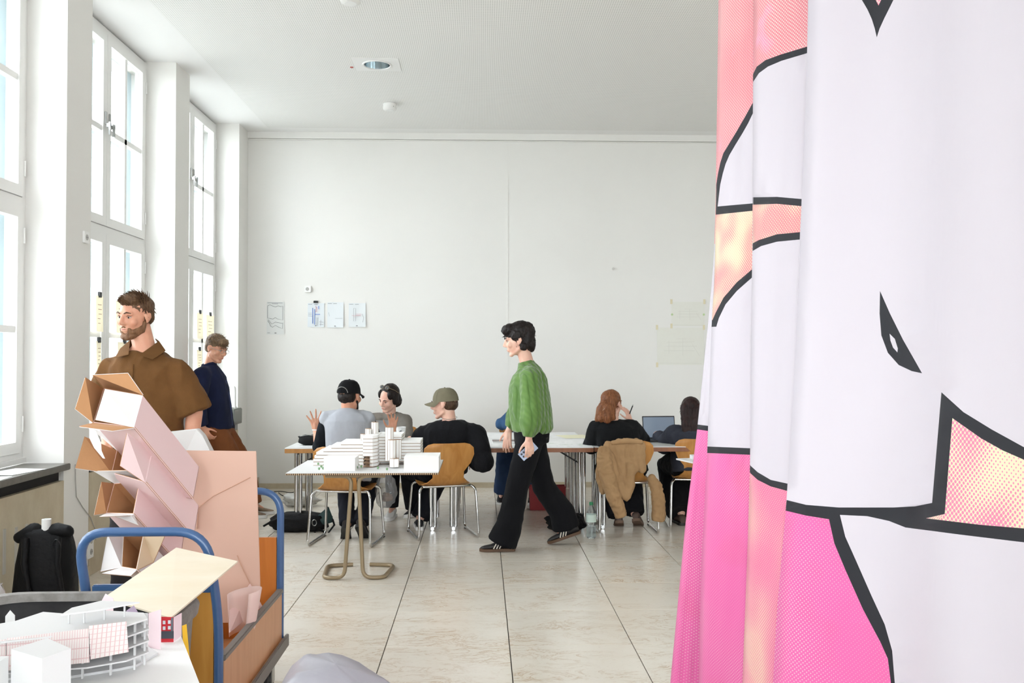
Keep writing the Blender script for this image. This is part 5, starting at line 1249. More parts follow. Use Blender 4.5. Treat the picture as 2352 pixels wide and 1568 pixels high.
def face_details(p, HM, hair_m, lashes=True, mouth=True):
    R = HM.to_3x3()
    for s in (-1, 1):
        e = MB().ell(HM @ V((s * 0.031, 0.0755, 0.006)), (0.0122, 0.0098, 0.0062), R, 12, 8).build('eye', M_eyew, p, smooth=60)
        MB().ell(HM @ V((s * 0.031, 0.0850, 0.004)), (0.0052, 0.0022, 0.0056), R, 10, 6).build('iris', M_iris, e, smooth=60)
        MB().tube([HM @ V((s * 0.018, 0.0865, 0.009)), HM @ V((s * 0.031, 0.0885, 0.0145)), HM @ V((s * 0.045, 0.0815, 0.009))], [0.002, 0.0036, 0.002], 6).build('eyelid', M_lid, p, smooth=60)
        MB().tube([HM @ V((s * 0.014, 0.0985, 0.026)), HM @ V((s * 0.030, 0.0965, 0.033)), HM @ V((s * 0.050, 0.0835, 0.027))], [0.003, 0.004, 0.002], 6).build('eyebrow', hair_m, p, smooth=60)
    if mouth:
        MB().tube([HM @ V((-0.021, 0.0885, -0.062)), HM @ V((-0.008, 0.0945, -0.0605)), HM @ V((0.008, 0.0945, -0.0605)), HM @ V((0.021, 0.0885, -0.062))], [0.001, 0.0032, 0.0032, 0.001], 6).build('lips', M_lip, p, smooth=60)
M_lid = mat('eyelid_shade', (150, 104, 84), 0.6)
def hand(mb, wrist, d, nrm, thumb, curl=0.5, spread=0.12, sc=1.0, curls=None, th_out=0.8):
    """wrist point, finger direction d, back-of-hand normal nrm, thumb side vector"""
    d = V(d).normalized(); s = V(thumb) - d * V(thumb).dot(d); s.normalize(); n = s.cross(d); n = n if n.dot(V(nrm)) > 0 else -n
    W = V(wrist)
    kn = []
    for i, (off, ln) in enumerate(((0.027, 0.088), (0.009, 0.092), (-0.010, 0.087), (-0.028, 0.078))):
        k = W + d * ln * sc + s * off * sc; kn.append(k)
        mb.cap(W + s * off * 0.6 * sc + d * 0.008, k, 0.0135 * sc, 0.0105 * sc, 8)
    mb.cap(W + d * 0.03 * sc, W + d * 0.06 * sc, 0.02 * sc, 0.018 * sc, 8)
    lens = ((0.043, 0.026, 0.020), (0.047, 0.030, 0.021), (0.044, 0.028, 0.020), (0.034, 0.021, 0.018))
    for i in range(4):
        c = (curls[i] if curls else curl); p = kn[i]; ang = 0.0
        dirs = d + s * spread * (1.5 - i) * 0.8; dirs.normalize()
        for j, L in enumerate(lens[i]):
            ang += c * (0.75, 0.95, 0.6)[j]
            q = p + (dirs * math.cos(ang) - n * math.sin(ang)) * L * sc
            mb.cap(p, q, (0.0096, 0.0086, 0.0078)[j] * sc, (0.0086, 0.0078, 0.0066)[j] * sc, 8); p = q
    b0 = W + d * 0.022 * sc + s * 0.022 * sc; td = (d * 0.75 + s * th_out - n * 0.35).normalized()
    b1 = b0 + td * 0.042 * sc; b2 = b1 + (td * 0.8 + d * 0.35 - n * 0.2 * curl).normalized() * 0.032 * sc; b3 = b2 + (td * 0.5 + d * 0.6 - n * 0.3 * curl).normalized() * 0.024 * sc
    mb.cap(b0, b1, 0.0135 * sc, 0.0105 * sc, 8); mb.cap(b1, b2, 0.0105 * sc, 0.009 * sc, 8); mb.cap(b2, b3, 0.009 * sc, 0.007 * sc, 8)
def torso_secs(J, ex, prof, fr, n_up=None):
    """elliptic sections between pelvis and neck; prof = [(t, half width, half depth, forward shift)]"""
    a, b = J['pel'], J['nec']; rt = (J['sh_r'] - J['sh_l']).normalized(); secs = []
    for t, w, d, sh in prof:
        c = a.lerp(b, t) + fr * sh; secs.append((c, rt * (w + ex), fr * (d + ex)))
    return secs
BODY = [(-0.10, 0.13, 0.09, -0.01), (0.0, 0.158, 0.105, -0.01), (0.15, 0.155, 0.10, 0), (0.38, 0.132, 0.092, 0.01), (0.62, 0.150, 0.108, 0.012), (0.80, 0.158, 0.108, 0.0), (0.92, 0.125, 0.08, -0.01), (1.0, 0.07, 0.06, -0.005)]
def front_vec(J):
    rt = (J['sh_r'] - J['sh_l']).normalized(); up = (J['nec'] - J['pel']).normalized(); return up.cross(rt).normalized()
def body(name, J, label, sk, base, voxel=0.0062):
    mb = MB(); fr = front_vec(J); g = J.get('g', 1.0)
    mb.loft(torso_secs(J, -0.004, BODY, fr)); HM = J['HM']; head_parts(mb, HM)
    hb = HM @ V((0, -0.025, -0.055)); mb.cap(J['nec'] - (hb - J['nec']) * 0.25, hb, 0.056 * J.get('ng', g), 0.053 * J.get('ng', g), 14)
    for s in ('l', 'r'):
        sh, el, wr = J['sh_' + s], J['el_' + s], J['wr_' + s]
        ch = J['pel'].lerp(J['nec'], 0.86); mb.cap(ch, sh, 0.06 * g, 0.052 * g)
        mb.cap(sh, el, 0.050 * g, 0.040 * g, 12); mb.cap(el, el.lerp(wr, 0.35), 0.041 * g, 0.039 * g, 12); mb.cap(el.lerp(wr, 0.35), wr, 0.039 * g, 0.0255 * g, 12)
        h = J.get('hand_' + s)
        if h: hand(mb, wr, *h[0], **h[1])
        hp, kn, an = J['hip_' + s], J['kn_' + s], J['an_' + s]
        mb.cap(hp, kn, 0.080 * g, 0.055 * g, 12); mb.cap(kn, kn.lerp(an, 0.35), 0.054 * g, 0.052 * g, 12); mb.cap(kn.lerp(an, 0.35), an, 0.052 * g, 0.036 * g, 12)
        td = J['toe_' + s]; mb.cap(an, an + td * 0.09 + V((0, 0, -0.045)), 0.03, 0.018)
    me = remesh(mb, voxel, 5)
    o = mesh_obj(name, me, sk, base=base); tag(o, label, 'person'); return o
def sleeve(mb, sh, el, wr, radii, t_end, flare=None):
    """lofted sleeve with flat end; radii at shoulder, mid upper arm, elbow, mid forearm, cuff"""
    pts = []
    L1 = (el - sh).length; L2 = (wr - el).length; L = (L1 + L2) * t_end
    for k in range(len(radii)):
        q = L * k / (len(radii) - 1)
        pts.append(sh.lerp(el, q / L1) if q <= L1 else el.lerp(wr, (q - L1) / L2))
    if len(pts) > 3:
        for i in range(1, len(pts) - 1):
            pts[i] = pts[i] * 0.84 + (pts[i - 1] + pts[i + 1]) * 0.08
    mb.tube(pts, radii, 16)
    if t_end > 0.6: mb.cap(el, el, radii[len(radii) // 2], radii[len(radii) // 2], 12)
def top_garment(name, p, J, m, prof, sleeves, ex=0.014, voxel=0.009, it=4, amp=0.006, sc=9, seed=0, collar=None, stretch=(1, 1, 0.5), amp2=0, sc2=60):
    mb = MB(); fr = front_vec(J); mb.loft(torso_secs(J, ex, prof, fr), 26, p=2.4)
    ch = J['pel'].lerp(J['nec'], 0.85)
    for s in ('l', 'r'):
        rad, te = sleeves
        if rad is None: mb.cap(ch, J['sh_' + s], 0.086, 0.070, 14); continue
        mb.cap(ch, J['sh_' + s], 0.08, rad[0] * 1.02, 14); sleeve(mb, J['sh_' + s], J['el_' + s], J['wr_' + s], rad, te)
    if collar: mb.cyl(J['nec'] - (J['nec'] - J['pel']).normalized() * 0.03, J['nec'] + collar[0], collar[1], collar[2], 18)
    me = remesh(mb, voxel, it); wrinkle(me, amp, sc, seed, stretch, amp2, sc2)
    return mesh_obj(name, me, m, p)
def trousers(p, J, m, rad, seat=(0.16, 0.125), voxel=0.010, amp=0.006, sc=8, seed=3, flat=True):
    mb = MB(); fr = front_vec(J); rt = (J['sh_r'] - J['sh_l']).normalized(); up = (J['nec'] - J['pel']).normalized()
    hm = (J['hip_l'] + J['hip_r']) / 2
    mb.loft([(J['pel'] + up * 0.13, rt * (seat[0] - 0.012), fr * (seat[1] - 0.008)), (J['pel'], rt * (seat[0] + 0.008), fr * (seat[1] + 0.006)), (hm - up * 0.06, rt * seat[0], fr * seat[1])], 22)
    for s in ('l', 'r'):
        hp, kn, an = J['hip_' + s], J['kn_' + s], J['an_' + s]; pts = [hp, hp.lerp(kn, 0.33), hp.lerp(kn, 0.66), kn, kn.lerp(an, 0.35), kn.lerp(an, 0.7), J.get('hem_' + s, an)]
        mb.cap(hp, hp, rad[0], rad[0]); mb.tube(pts, rad, 18)
    me = remesh(mb, voxel, 4); wrinkle(me, amp, sc, seed, (1, 1, 0.6))
    return mesh_obj('trousers', me, m, p)
def shoe(p, heel, d, m_up, m_sole, L=0.28, up=(0, 0, 1), stripes=None, sole_h=0.024, sc=1.0):
    f = V(d).normalized(); u = V(up); r = f.cross(u).normalized(); u = r.cross(f).normalized(); H = V(heel)
    def pt(x, y, z): return H + r * x + f * y + u * z
    prof = [(0.0, 0.024, 0.055), (0.04, 0.032, 0.085), (0.16, 0.034, 0.092), (0.32, 0.033, 0.088), (0.50, 0.037, 0.068), (0.70, 0.042, 0.05), (0.86, 0.038, 0.042), (0.96, 0.024, 0.034), (1.0, 0.010, 0.026)]
    rs = []; so = []
    for t, w, h in prof:
        ring = []
        for k in range(14):
            a = 2 * math.pi * k / 14; ca, sa = math.cos(a), math.sin(a)
            ring.append(pt(w * abs(ca) ** 0.8 * (1 if ca > 0 else -1), t * L, sole_h * 0.6 + (h - sole_h * 0.6) * (0.5 + 0.5 * sa) ** 0.75))
        rs.append(ring); so.append((t * L, w + 0.004))
    sh = MB().rings(rs).build('shoe', m_up, p, smooth=60)
    ol = [pt(w, y, 0) for y, w in so] + [pt(-w, y, 0) for y, w in reversed(so)]
    ol = [pt(0, -0.006, 0)] + ol[:len(so)] + [pt(0, L + 0.006, 0)] + ol[len(so):]
    MB().prism(ol, u * sole_h).build('sole', m_sole, sh, smooth=40)
    if stripes:
        for k in range(3):
            y0 = L * (0.36 + 0.085 * k)
            for s in (-1, 1):
                q = []
                for z in (0.024, 0.04, 0.056, 0.068):
                    y = y0 + (0.068 - z) * 0.55 * 1.0; t = y / L
                    w = 0.036 if t < 0.5 else 0.040
                    x = s * (w * (1 - max(0, (z - 0.03) / 0.075) ** 2) ** 0.5 + 0.0015); q.append(pt(x, y, z))
                MB().tube(q, [0.0045] * 4, 6).build('stripe', stripes, sh, smooth=60)
        MB().box((-0.012, 0, 0), (0.012, 0.006, 0.03), M=Matrix.Translation(pt(0, 0.0, 0.06)) @ Matrix((r, f, u)).transposed().to_4x4()).build('heel_tab', stripes, sh)
    return sh
def tufts(mb, HM, n, sel, length, flow, lift, r=0.0035, jitter=0.35, seed=1, curl=0.0, segs=3):
    rng = random.Random(seed); made = 0; tries = 0
    while made < n and tries < n * 30:
        tries += 1
        z = rng.uniform(-1, 1); a = rng.uniform(0, 2 * math.pi); q = math.sqrt(1 - z * z); dv = V((q * math.cos(a), q * math.sin(a), z))
        pl = V((dv.x * 0.078, -0.012 + dv.y * 0.101, 0.032 + dv.z * 0.089))
        if not sel(pl): continue
        made += 1; nrm = dv.normalized()
        fl = flow(pl) if callable(flow) else V(flow)
        t = fl - nrm * fl.dot(nrm) * 0.8; t = t.normalized() if t.length > 1e-4 else V((0, 1, 0))
        dr = (t + nrm * lift + V((rng.uniform(-1, 1), rng.uniform(-1, 1), rng.uniform(-1, 1))) * jitter).normalized()
        L = length * rng.uniform(0.7, 1.25); P = [pl - nrm * 0.004]; cd = dr.copy()
        cv = V((rng.uniform(-1, 1), rng.uniform(-1, 1), rng.uniform(-1, 1))) * curl
        for k in range(segs):
            P.append(P[-1] + cd * L / segs); cd = (cd + cv - nrm * 0.22 * lift + V((0, 0, -0.08))).normalized()
        mb.tube([HM @ x for x in P], [r * (1 - 0.8 * k / segs) for k in range(segs + 1)], 4)
def hair_shell(HM, ells, voxel=0.006):
    mb = MB(); R = HM.to_3x3()
    for c, r in ells: mb.ell(HM @ V(c), r, R, 18, 12)
    return mb
def add_hair(p, HM, m, ells, tuft_args, name='hair', voxel=0.0065, amp=0.004, sc=26, extra=None):
    mb = hair_shell(HM, ells)
    if extra: extra(mb)
    me = remesh(mb, voxel, 3); wrinkle(me, amp, sc, 2.0)
    o = mesh_obj(name, me, m, p)
    tm = MB()
    for a in tuft_args: tufts(tm, HM, **a)
    if tm.v: tm.build('strands', m, o, smooth=80)['kind'] = 'stuff'
    return o
def cap_hat(p, HM, m, brim_dir=1.0, tilt=0.0, m2=None):
    R = HM; n = 28
    def ringp(t, ex=0.0):
        a = t * math.pi / 2; z = 0.022 + 0.108 * math.sin(a); c = math.cos(a) ** 0.62 if math.cos(a) > 0 else 0
        return [HM @ V(((0.0845 + ex) * c * math.cos(2 * math.pi * j / n), -0.012 + (0.107 + ex) * c * math.sin(2 * math.pi * j / n), z)) for j in range(n)]
    ht = MB().rings([ringp(0, -0.004)] + [ringp(t) for t in (0.0, 0.15, 0.3, 0.45, 0.6, 0.75, 0.88, 0.97)]).build('cap_crown', m, p, smooth=60)
    for j in range(6):
        a = math.pi * 2 * (j + .5) / 6
        MB().tube([HM @ V(((0.0852) * math.cos(t * math.pi / 2) ** 0.62 * math.cos(a), -0.012 + 0.1078 * math.cos(t * math.pi / 2) ** 0.62 * math.sin(a), 0.0225 + 0.108 * math.sin(t * math.pi / 2))) for t in (0.05, 0.25, 0.45, 0.65, 0.85, 0.96)], 0.0012, 5).build('seam', m, ht, smooth=60)
    MB().ell(HM @ V((0, -0.012, 0.131)), (0.008, 0.008, 0.005), HM.to_3x3(), 10, 6).build('button', m, ht, smooth=60)
    vs = []; fs = []; A, B = 16, 5
    for sd in (0, 1):
        for i in range(A + 1):
            a = math.radians(18 + 144 * i / A); ca, sa = math.cos(a), math.sin(a)
            for k in range(B + 1):
                t = k / B; ext = 0.072 * t * max(0.0, sa) ** 0.5
                x = 0.084 * ca * (1 + 0.0 * t); y = -0.012 + 0.106 * sa + ext
                z = 0.026 - 0.016 * t - 0.020 * ca * ca * (0.4 + t) + (0.0035 if sd == 0 else 0)
                vs.append(HM @ V((x, y, z)))
    N = (A + 1) * (B + 1)
    for i in range(A):
        for k in range(B):
            q = (i * (B + 1) + k, (i + 1) * (B + 1) + k, (i + 1) * (B + 1) + k + 1, i * (B + 1) + k + 1); fs += [q, tuple(N + e for e in reversed(q))]
    ed = [i * (B + 1) + B for i in range(A + 1)]
    for a, b in zip(ed[:-1], ed[1:]): fs.append((a, b, N + b, N + a))
    MB().add(vs, fs).build('cap_brim', m2 or m, p, smooth=50)
    return ht
P3 = lambda u, v, y: at(u, v, y)
DOWN = V((0, 0, -1))
# ---------------------------------------------------------------- bearded man in brown shirt
def man_brown():
    y = 4.8; HM = head_matrix(P3(311, 727, y), (-0.38, -0.92, -0.14), (0.05, 0, 1), 0.95)
    J = dict(HM=HM, nec=P3(331, 797, y + 0.02), pel=P3(345, 1075, y + 0.02), ng=1.03, sh_r=P3(256, 850, y + 0.03), sh_l=P3(408, 856, y),
             el_r=P3(236, 938, y + 0.0), wr_r=P3(246, 1012, y - 0.17), el_l=P3(447, 945, y + 0.02), wr_l=P3(436, 1042, y - 0.06), g=1.06)
    J['toe_l'] = V((-0.3, -0.95, 0)).normalized(); J['toe_r'] = V((-0.6, -0.8, 0)).normalized()
    px_, py_ = J['pel'].x, J['pel'].y
    J.update(hip_r=J['pel'] + V((-0.09, 0, -0.05)), hip_l=J['pel'] + V((0.09, 0, -0.05)), kn_r=V((px_ - 0.12, py_ - 0.02, 0.50)), kn_l=V((px_ + 0.10, py_ - 0.02, 0.50)),
             an_r=V((px_ - 0.13, py_ + 0.02, 0.09)), an_l=V((px_ + 0.10, py_ + 0.03, 0.09)))
    J['hand_l'] = ((V((-0.1, -0.35, -1)), V((1, 0.0, 0)), V((-0.3, -1, 0))), dict(curl=0.35))
    J['hand_r'] = ((V((0.2, -0.7, -0.5)), V((-0.6, 0, 0.8)), V((1, 0.2, 0.2))), dict(curl=0.35))
    p = body('person', J, 'bearded man in a brown short-sleeved shirt standing behind the cardboard boxes', SK1, (px_, py_, 0.0), 0.0056)
    hm = hairmat('hair_brown', (70, 48, 34), (112, 84, 60)); bm_ = hairmat('beard_brown', (104, 72, 50), (140, 104, 74))
    face_details(p, HM, hm)
    sel = lambda q: q.z > 0.055 + 0.25 * max(0, q.y - 0.0) - 0.0 * q.y or (q.y < -0.015 and q.z > -0.03)
    add_hair(p, HM, hm, [((0, -0.022, 0.045), (0.079, 0.098, 0.083)), ((0, -0.06, 0.0), (0.068, 0.05, 0.062)), ((0, 0.035, 0.095), (0.06, 0.05, 0.035))],
             [dict(n=520, sel=lambda q: q.z > 0.07 and q.y > -0.06, length=0.045, flow=(0.1, 0.6, 0.5), lift=0.7, seed=4), dict(n=420, sel=lambda q: q.y < 0.01 and q.z > -0.04, length=0.03, flow=(0, -0.2, -1), lift=0.25, seed=5)])
    # beard and moustache
    b = MB(); R = HM.to_3x3()
    for s in (-1, 1):
        b.cap(HM @ V((s * 0.066, 0.004, -0.03)), HM @ V((s * 0.054, 0.014, -0.072)), 0.011, 0.016); b.cap(HM @ V((s * 0.054, 0.014, -0.072)), HM @ V((s * 0.018, 0.064, -0.102)), 0.016, 0.019); b.cap(HM @ V((s * 0.004, 0.0925, -0.047)), HM @ V((s * 0.025, 0.081, -0.058)), 0.0055, 0.005); b.cap(HM @ V((s * 0.028, 0.078, -0.062)), HM @ V((s * 0.018, 0.073, -0.09)), 0.009, 0.012)
    b.cap(HM @ V((-0.014, 0.072, -0.102)), HM @ V((0.014, 0.072, -0.102)), 0.021, 0.021)
    for s in (-1, 1): b.cap(HM @ V((s * 0.056, 0.022, -0.058)), HM @ V((s * 0.034, 0.062, -0.076)), 0.013, 0.014)
    me = remesh(b, 0.0045, 2); wrinkle(me, 0.002, 70); mesh_obj('beard', me, bm_, p)
    ms = cloth('brown_linen', (112, 78, 44), (90, 60, 32), 7)
    prof = [(-0.12, 0.185, 0.135, 0.01), (0.1, 0.185, 0.135, 0.01), (0.38, 0.178, 0.132, 0.02), (0.62, 0.182, 0.135, 0.02), (0.82, 0.175, 0.120, 0.01), (0.90, 0.150, 0.10, 0.0), (0.965, 0.095, 0.076, -0.01)]
    sh = top_garment('shirt', p, J, ms, prof, ([0.070, 0.084, 0.090, 0.094], 0.50), 0.004, 0.0085, 16, 0.008, 8, 1.0, stretch=(1, 1, 0.35))
    fr = front_vec(J); up = (J['nec'] - J['pel']).normalized(); rt = (J['sh_r'] - J['sh_l']).normalized()
    for s in (-1, 1):     # collar leaves
        n0 = J['nec'] + up * 0.044; a = n0 - fr * 0.06 + rt * s * 0.035; b_ = n0 + rt * s * 0.078 - fr * 0.005 - up * 0.012; c = n0 + fr * 0.118 + rt * s * 0.03 - up * 0.085; tip = n0 + fr * 0.125 + rt * s * 0.10 - up * 0.105; o2 = n0 + fr * 0.02 + rt * s * 0.122 - up * 0.060; o3 = n0 - fr * 0.095 + rt * s * 0.05 - up * 0.05
        MB().add([a, b_, c, tip, o2, o3] + [q + up * 0.004 - fr * 0.004 for q in (a, b_, c, tip, o2, o3)], [(0, 1, 4, 5), (1, 2, 3, 4), (6, 11, 10, 7), (7, 10, 9, 8), (0, 5, 11, 6), (5, 4, 10, 11), (4, 3, 9, 10), (3, 2, 8, 9), (2, 1, 7, 8), (1, 0, 6, 7)]).build('collar', ms, p, smooth=50)
    pl = [J['pel'].lerp(J['nec'], t) + fr * d for t, d in ((-0.1, 0.152), (0.2, 0.158), (0.5, 0.163), (0.7, 0.160), (0.86, 0.137))]
    MB().tube(pl, 0.006, 6).build('placket', ms, p, smooth=60)
    for t, d in ((0.25, 0.165), (0.5, 0.168), (0.74, 0.163)):
        MB().ell(J['pel'].lerp(J['nec'], t) + fr * d, (0.006, 0.004, 0.006), nu=8, nv=5).build('button', mat('brown_button', (70, 46, 28), 0.4), p, smooth=60)
    trousers(p, J, cloth('dark_trousers', (58, 56, 58), (44, 42, 44)), [0.098, 0.095, 0.085, 0.075, 0.07, 0.068, 0.07])
    for s in ('l', 'r'): shoe(p, J['an_' + s] - J['toe_' + s] * 0.07 + V((0, 0, -0.088)), J['toe_' + s], M_black, M_white)
    MB().tube([J['wr_r'] + V((0.03 * math.cos(a), 0.012 * math.sin(a) - 0.0, 0.03 * math.sin(a))) for a in [k * math.pi / 6 for k in range(12)]], 0.008, 6, closed=True).build('watch_strap', M_black, p, smooth=60)
man_brown()

# ---------------------------------------------------------------- man in navy jacket leaning at the sill
def man_navy():
    y = 8.42; HM = head_matrix(P3(497, 801, y), (0.86, -0.46, -0.30), (0.12, 0, 1), 1.03)
    J = dict(HM=HM, nec=P3(481, 842, y + 0.01), pel=V((-2.46, 8.52, 0.84)), sh_r=P3(464, 862, y - 0.16), sh_l=P3(490, 862, y + 0.22),
             el_r=P3(454, 925, y - 0.22), wr_r=P3(466, 981, y - 0.20), el_l=P3(500, 930, y + 0.26), wr_l=P3(505, 985, y + 0.16))
    J.update(hip_r=V((-2.46, 8.42, 0.82)), hip_l=V((-2.46, 8.60, 0.82)), kn_r=V((-2.27, 8.46, 0.47)), kn_l=V((-2.25, 8.64, 0.47)), an_r=V((-2.19, 8.50, 0.10)), an_l=V((-2.17, 8.68, 0.10)))
    J['toe_l'] = V((1, -0.1, 0)).normalized(); J['toe_r'] = V((1, -0.25, 0)).normalized()
    J['hand_r'] = ((V((0.45, 0.2, -0.9)), V((-0.5, -1, 0)), V((0.8, -0.2, 0.3))), dict(curl=0.7)); J['hand_l'] = ((V((0.3, 0, -0.9)), V((0, 1, 0)), V((0.8, 0, 0.3))), dict(curl=0.7))
    p = body('person', J, 'man with glasses in a navy jacket leaning against the far window sill', SK1, (-2.2, 8.5, 0))
    hm = hairmat('hair_dark_blond', (86, 66, 50), (138, 112, 84)); face_details(p, HM, hm)
    add_hair(p, HM, hm, [((0, -0.02, 0.05), (0.081, 0.102, 0.085)), ((0, -0.06, 0.0), (0.07, 0.05, 0.06)), ((0.01, 0.06, 0.075), (0.06, 0.042, 0.04))],
             [dict(n=380, sel=lambda q: q.z > 0.06, length=0.05, flow=(0.3, 1, -0.3), lift=0.35, seed=8), dict(n=300, sel=lambda q: q.y < 0.0 and q.z > -0.05, length=0.03, flow=(0, -0.3, -1), lift=0.2, seed=9)])
    gl = M_steel
    for s in (-1, 1):
        MB().tube([HM @ V((s * 0.033 + 0.021 * math.cos(a), 0.102, 0.002 + 0.017 * math.sin(a))) for a in [k * math.pi / 8 for k in range(16)]], 0.0016, 5, closed=True).build('glasses_rim', gl, p, smooth=60)
        MB().tube([HM @ V((s * 0.054, 0.100, 0.006)), HM @ V((s * 0.078, 0.06, 0.010)), HM @ V((s * 0.085, -0.01, 0.008))], 0.0016, 5).build('glasses_temple', gl, p, smooth=60)
    MB().tube([HM @ V((-0.012, 0.103, 0.006)), HM @ V((0.012, 0.103, 0.006))], 0.0016, 5).build('glasses_bridge', gl, p)
    mn = cloth('navy_cotton', (30, 36, 62), (22, 26, 46), 6)
    prof = [(-0.05, 0.19, 0.135, 0.0), (0.1, 0.188, 0.132, 0.0), (0.38, 0.175, 0.128, 0.01), (0.62, 0.175, 0.130, 0.01), (0.82, 0.170, 0.120, 0.0), (0.93, 0.13, 0.09, 0), (1.0, 0.085, 0.072, 0)]
    top_garment('jacket', p, J, mn, prof, ([0.082, 0.080, 0.072, 0.066, 0.060], 0.97), 0.006, 0.009, 4, 0.006, 7, 4.0, collar=(V((-0.01, 0, 0.035)), 0.075, 0.066))
    fr = front_vec(J); MB().tube([J['pel'].lerp(J['nec'], t) + fr * d for t, d in ((0.0, 0.112), (0.4, 0.118), (0.75, 0.112))], [0.03, 0.034, 0.026], 8).build('shirt_front', cloth('blue_shirt', (64, 72, 108), (50, 56, 90)), p, smooth=60)
    trousers(p, J, cloth('rust_corduroy', (128, 78, 46), (106, 62, 34), 6), [0.105, 0.105, 0.10, 0.095, 0.09, 0.088, 0.09])
    ms = mat('worn_trainer', (150, 128, 104), 0.8, var=(14, 0.9, (96, 76, 60)))
    for s in ('l', 'r'): shoe(p, J['an_' + s] - J['toe_' + s] * 0.07 + V((0, 0, -0.098)), J['toe_' + s], ms, M_white, sole_h=0.03)
man_navy()

def seated(x, y, fwd, sh_z=1.03, lean=0.0, seat_z=0.49):
    """base joints of someone seated at (x, y) facing fwd"""
    f = V((fwd[0], fwd[1], 0)).normalized(); r = V((f.y, -f.x, 0))
    pel = V((x, y, seat_z + 0.08)) - f * 0.06; nec = V((x, y, sh_z + 0.04)) + f * lean
    J = dict(pel=pel, nec=nec, f=f, r=r, sh_r=V((x, y, sh_z)) + f * lean + r * 0.185, sh_l=V((x, y, sh_z)) + f * lean - r * 0.185,
             hip_r=pel + r * 0.09 + f * 0.02 - V((0, 0, 0.02)), hip_l=pel - r * 0.09 + f * 0.02 - V((0, 0, 0.02)))
    J['kn_r'] = pel + r * 0.12 + f * 0.44 + V((0, 0, -0.03)); J['kn_l'] = pel - r * 0.12 + f * 0.44 + V((0, 0, -0.03))
    J['an_r'] = V((J['kn_r'].x, J['kn_r'].y, 0.095)) + f * 0.02; J['an_l'] = V((J['kn_l'].x, J['kn_l'].y, 0.095)) + f * 0.02
    J['toe_r'] = f.copy(); J['toe_l'] = f.copy()
    return J
BUP = [(-0.10, 0.165, 0.125, -0.01), (0.1, 0.165, 0.12, 0), (0.38, 0.158, 0.118, 0.01), (0.62, 0.168, 0.125, 0.012), (0.82, 0.165, 0.115, 0.0), (0.93, 0.13, 0.085, 0), (1.0, 0.076, 0.064, 0)]

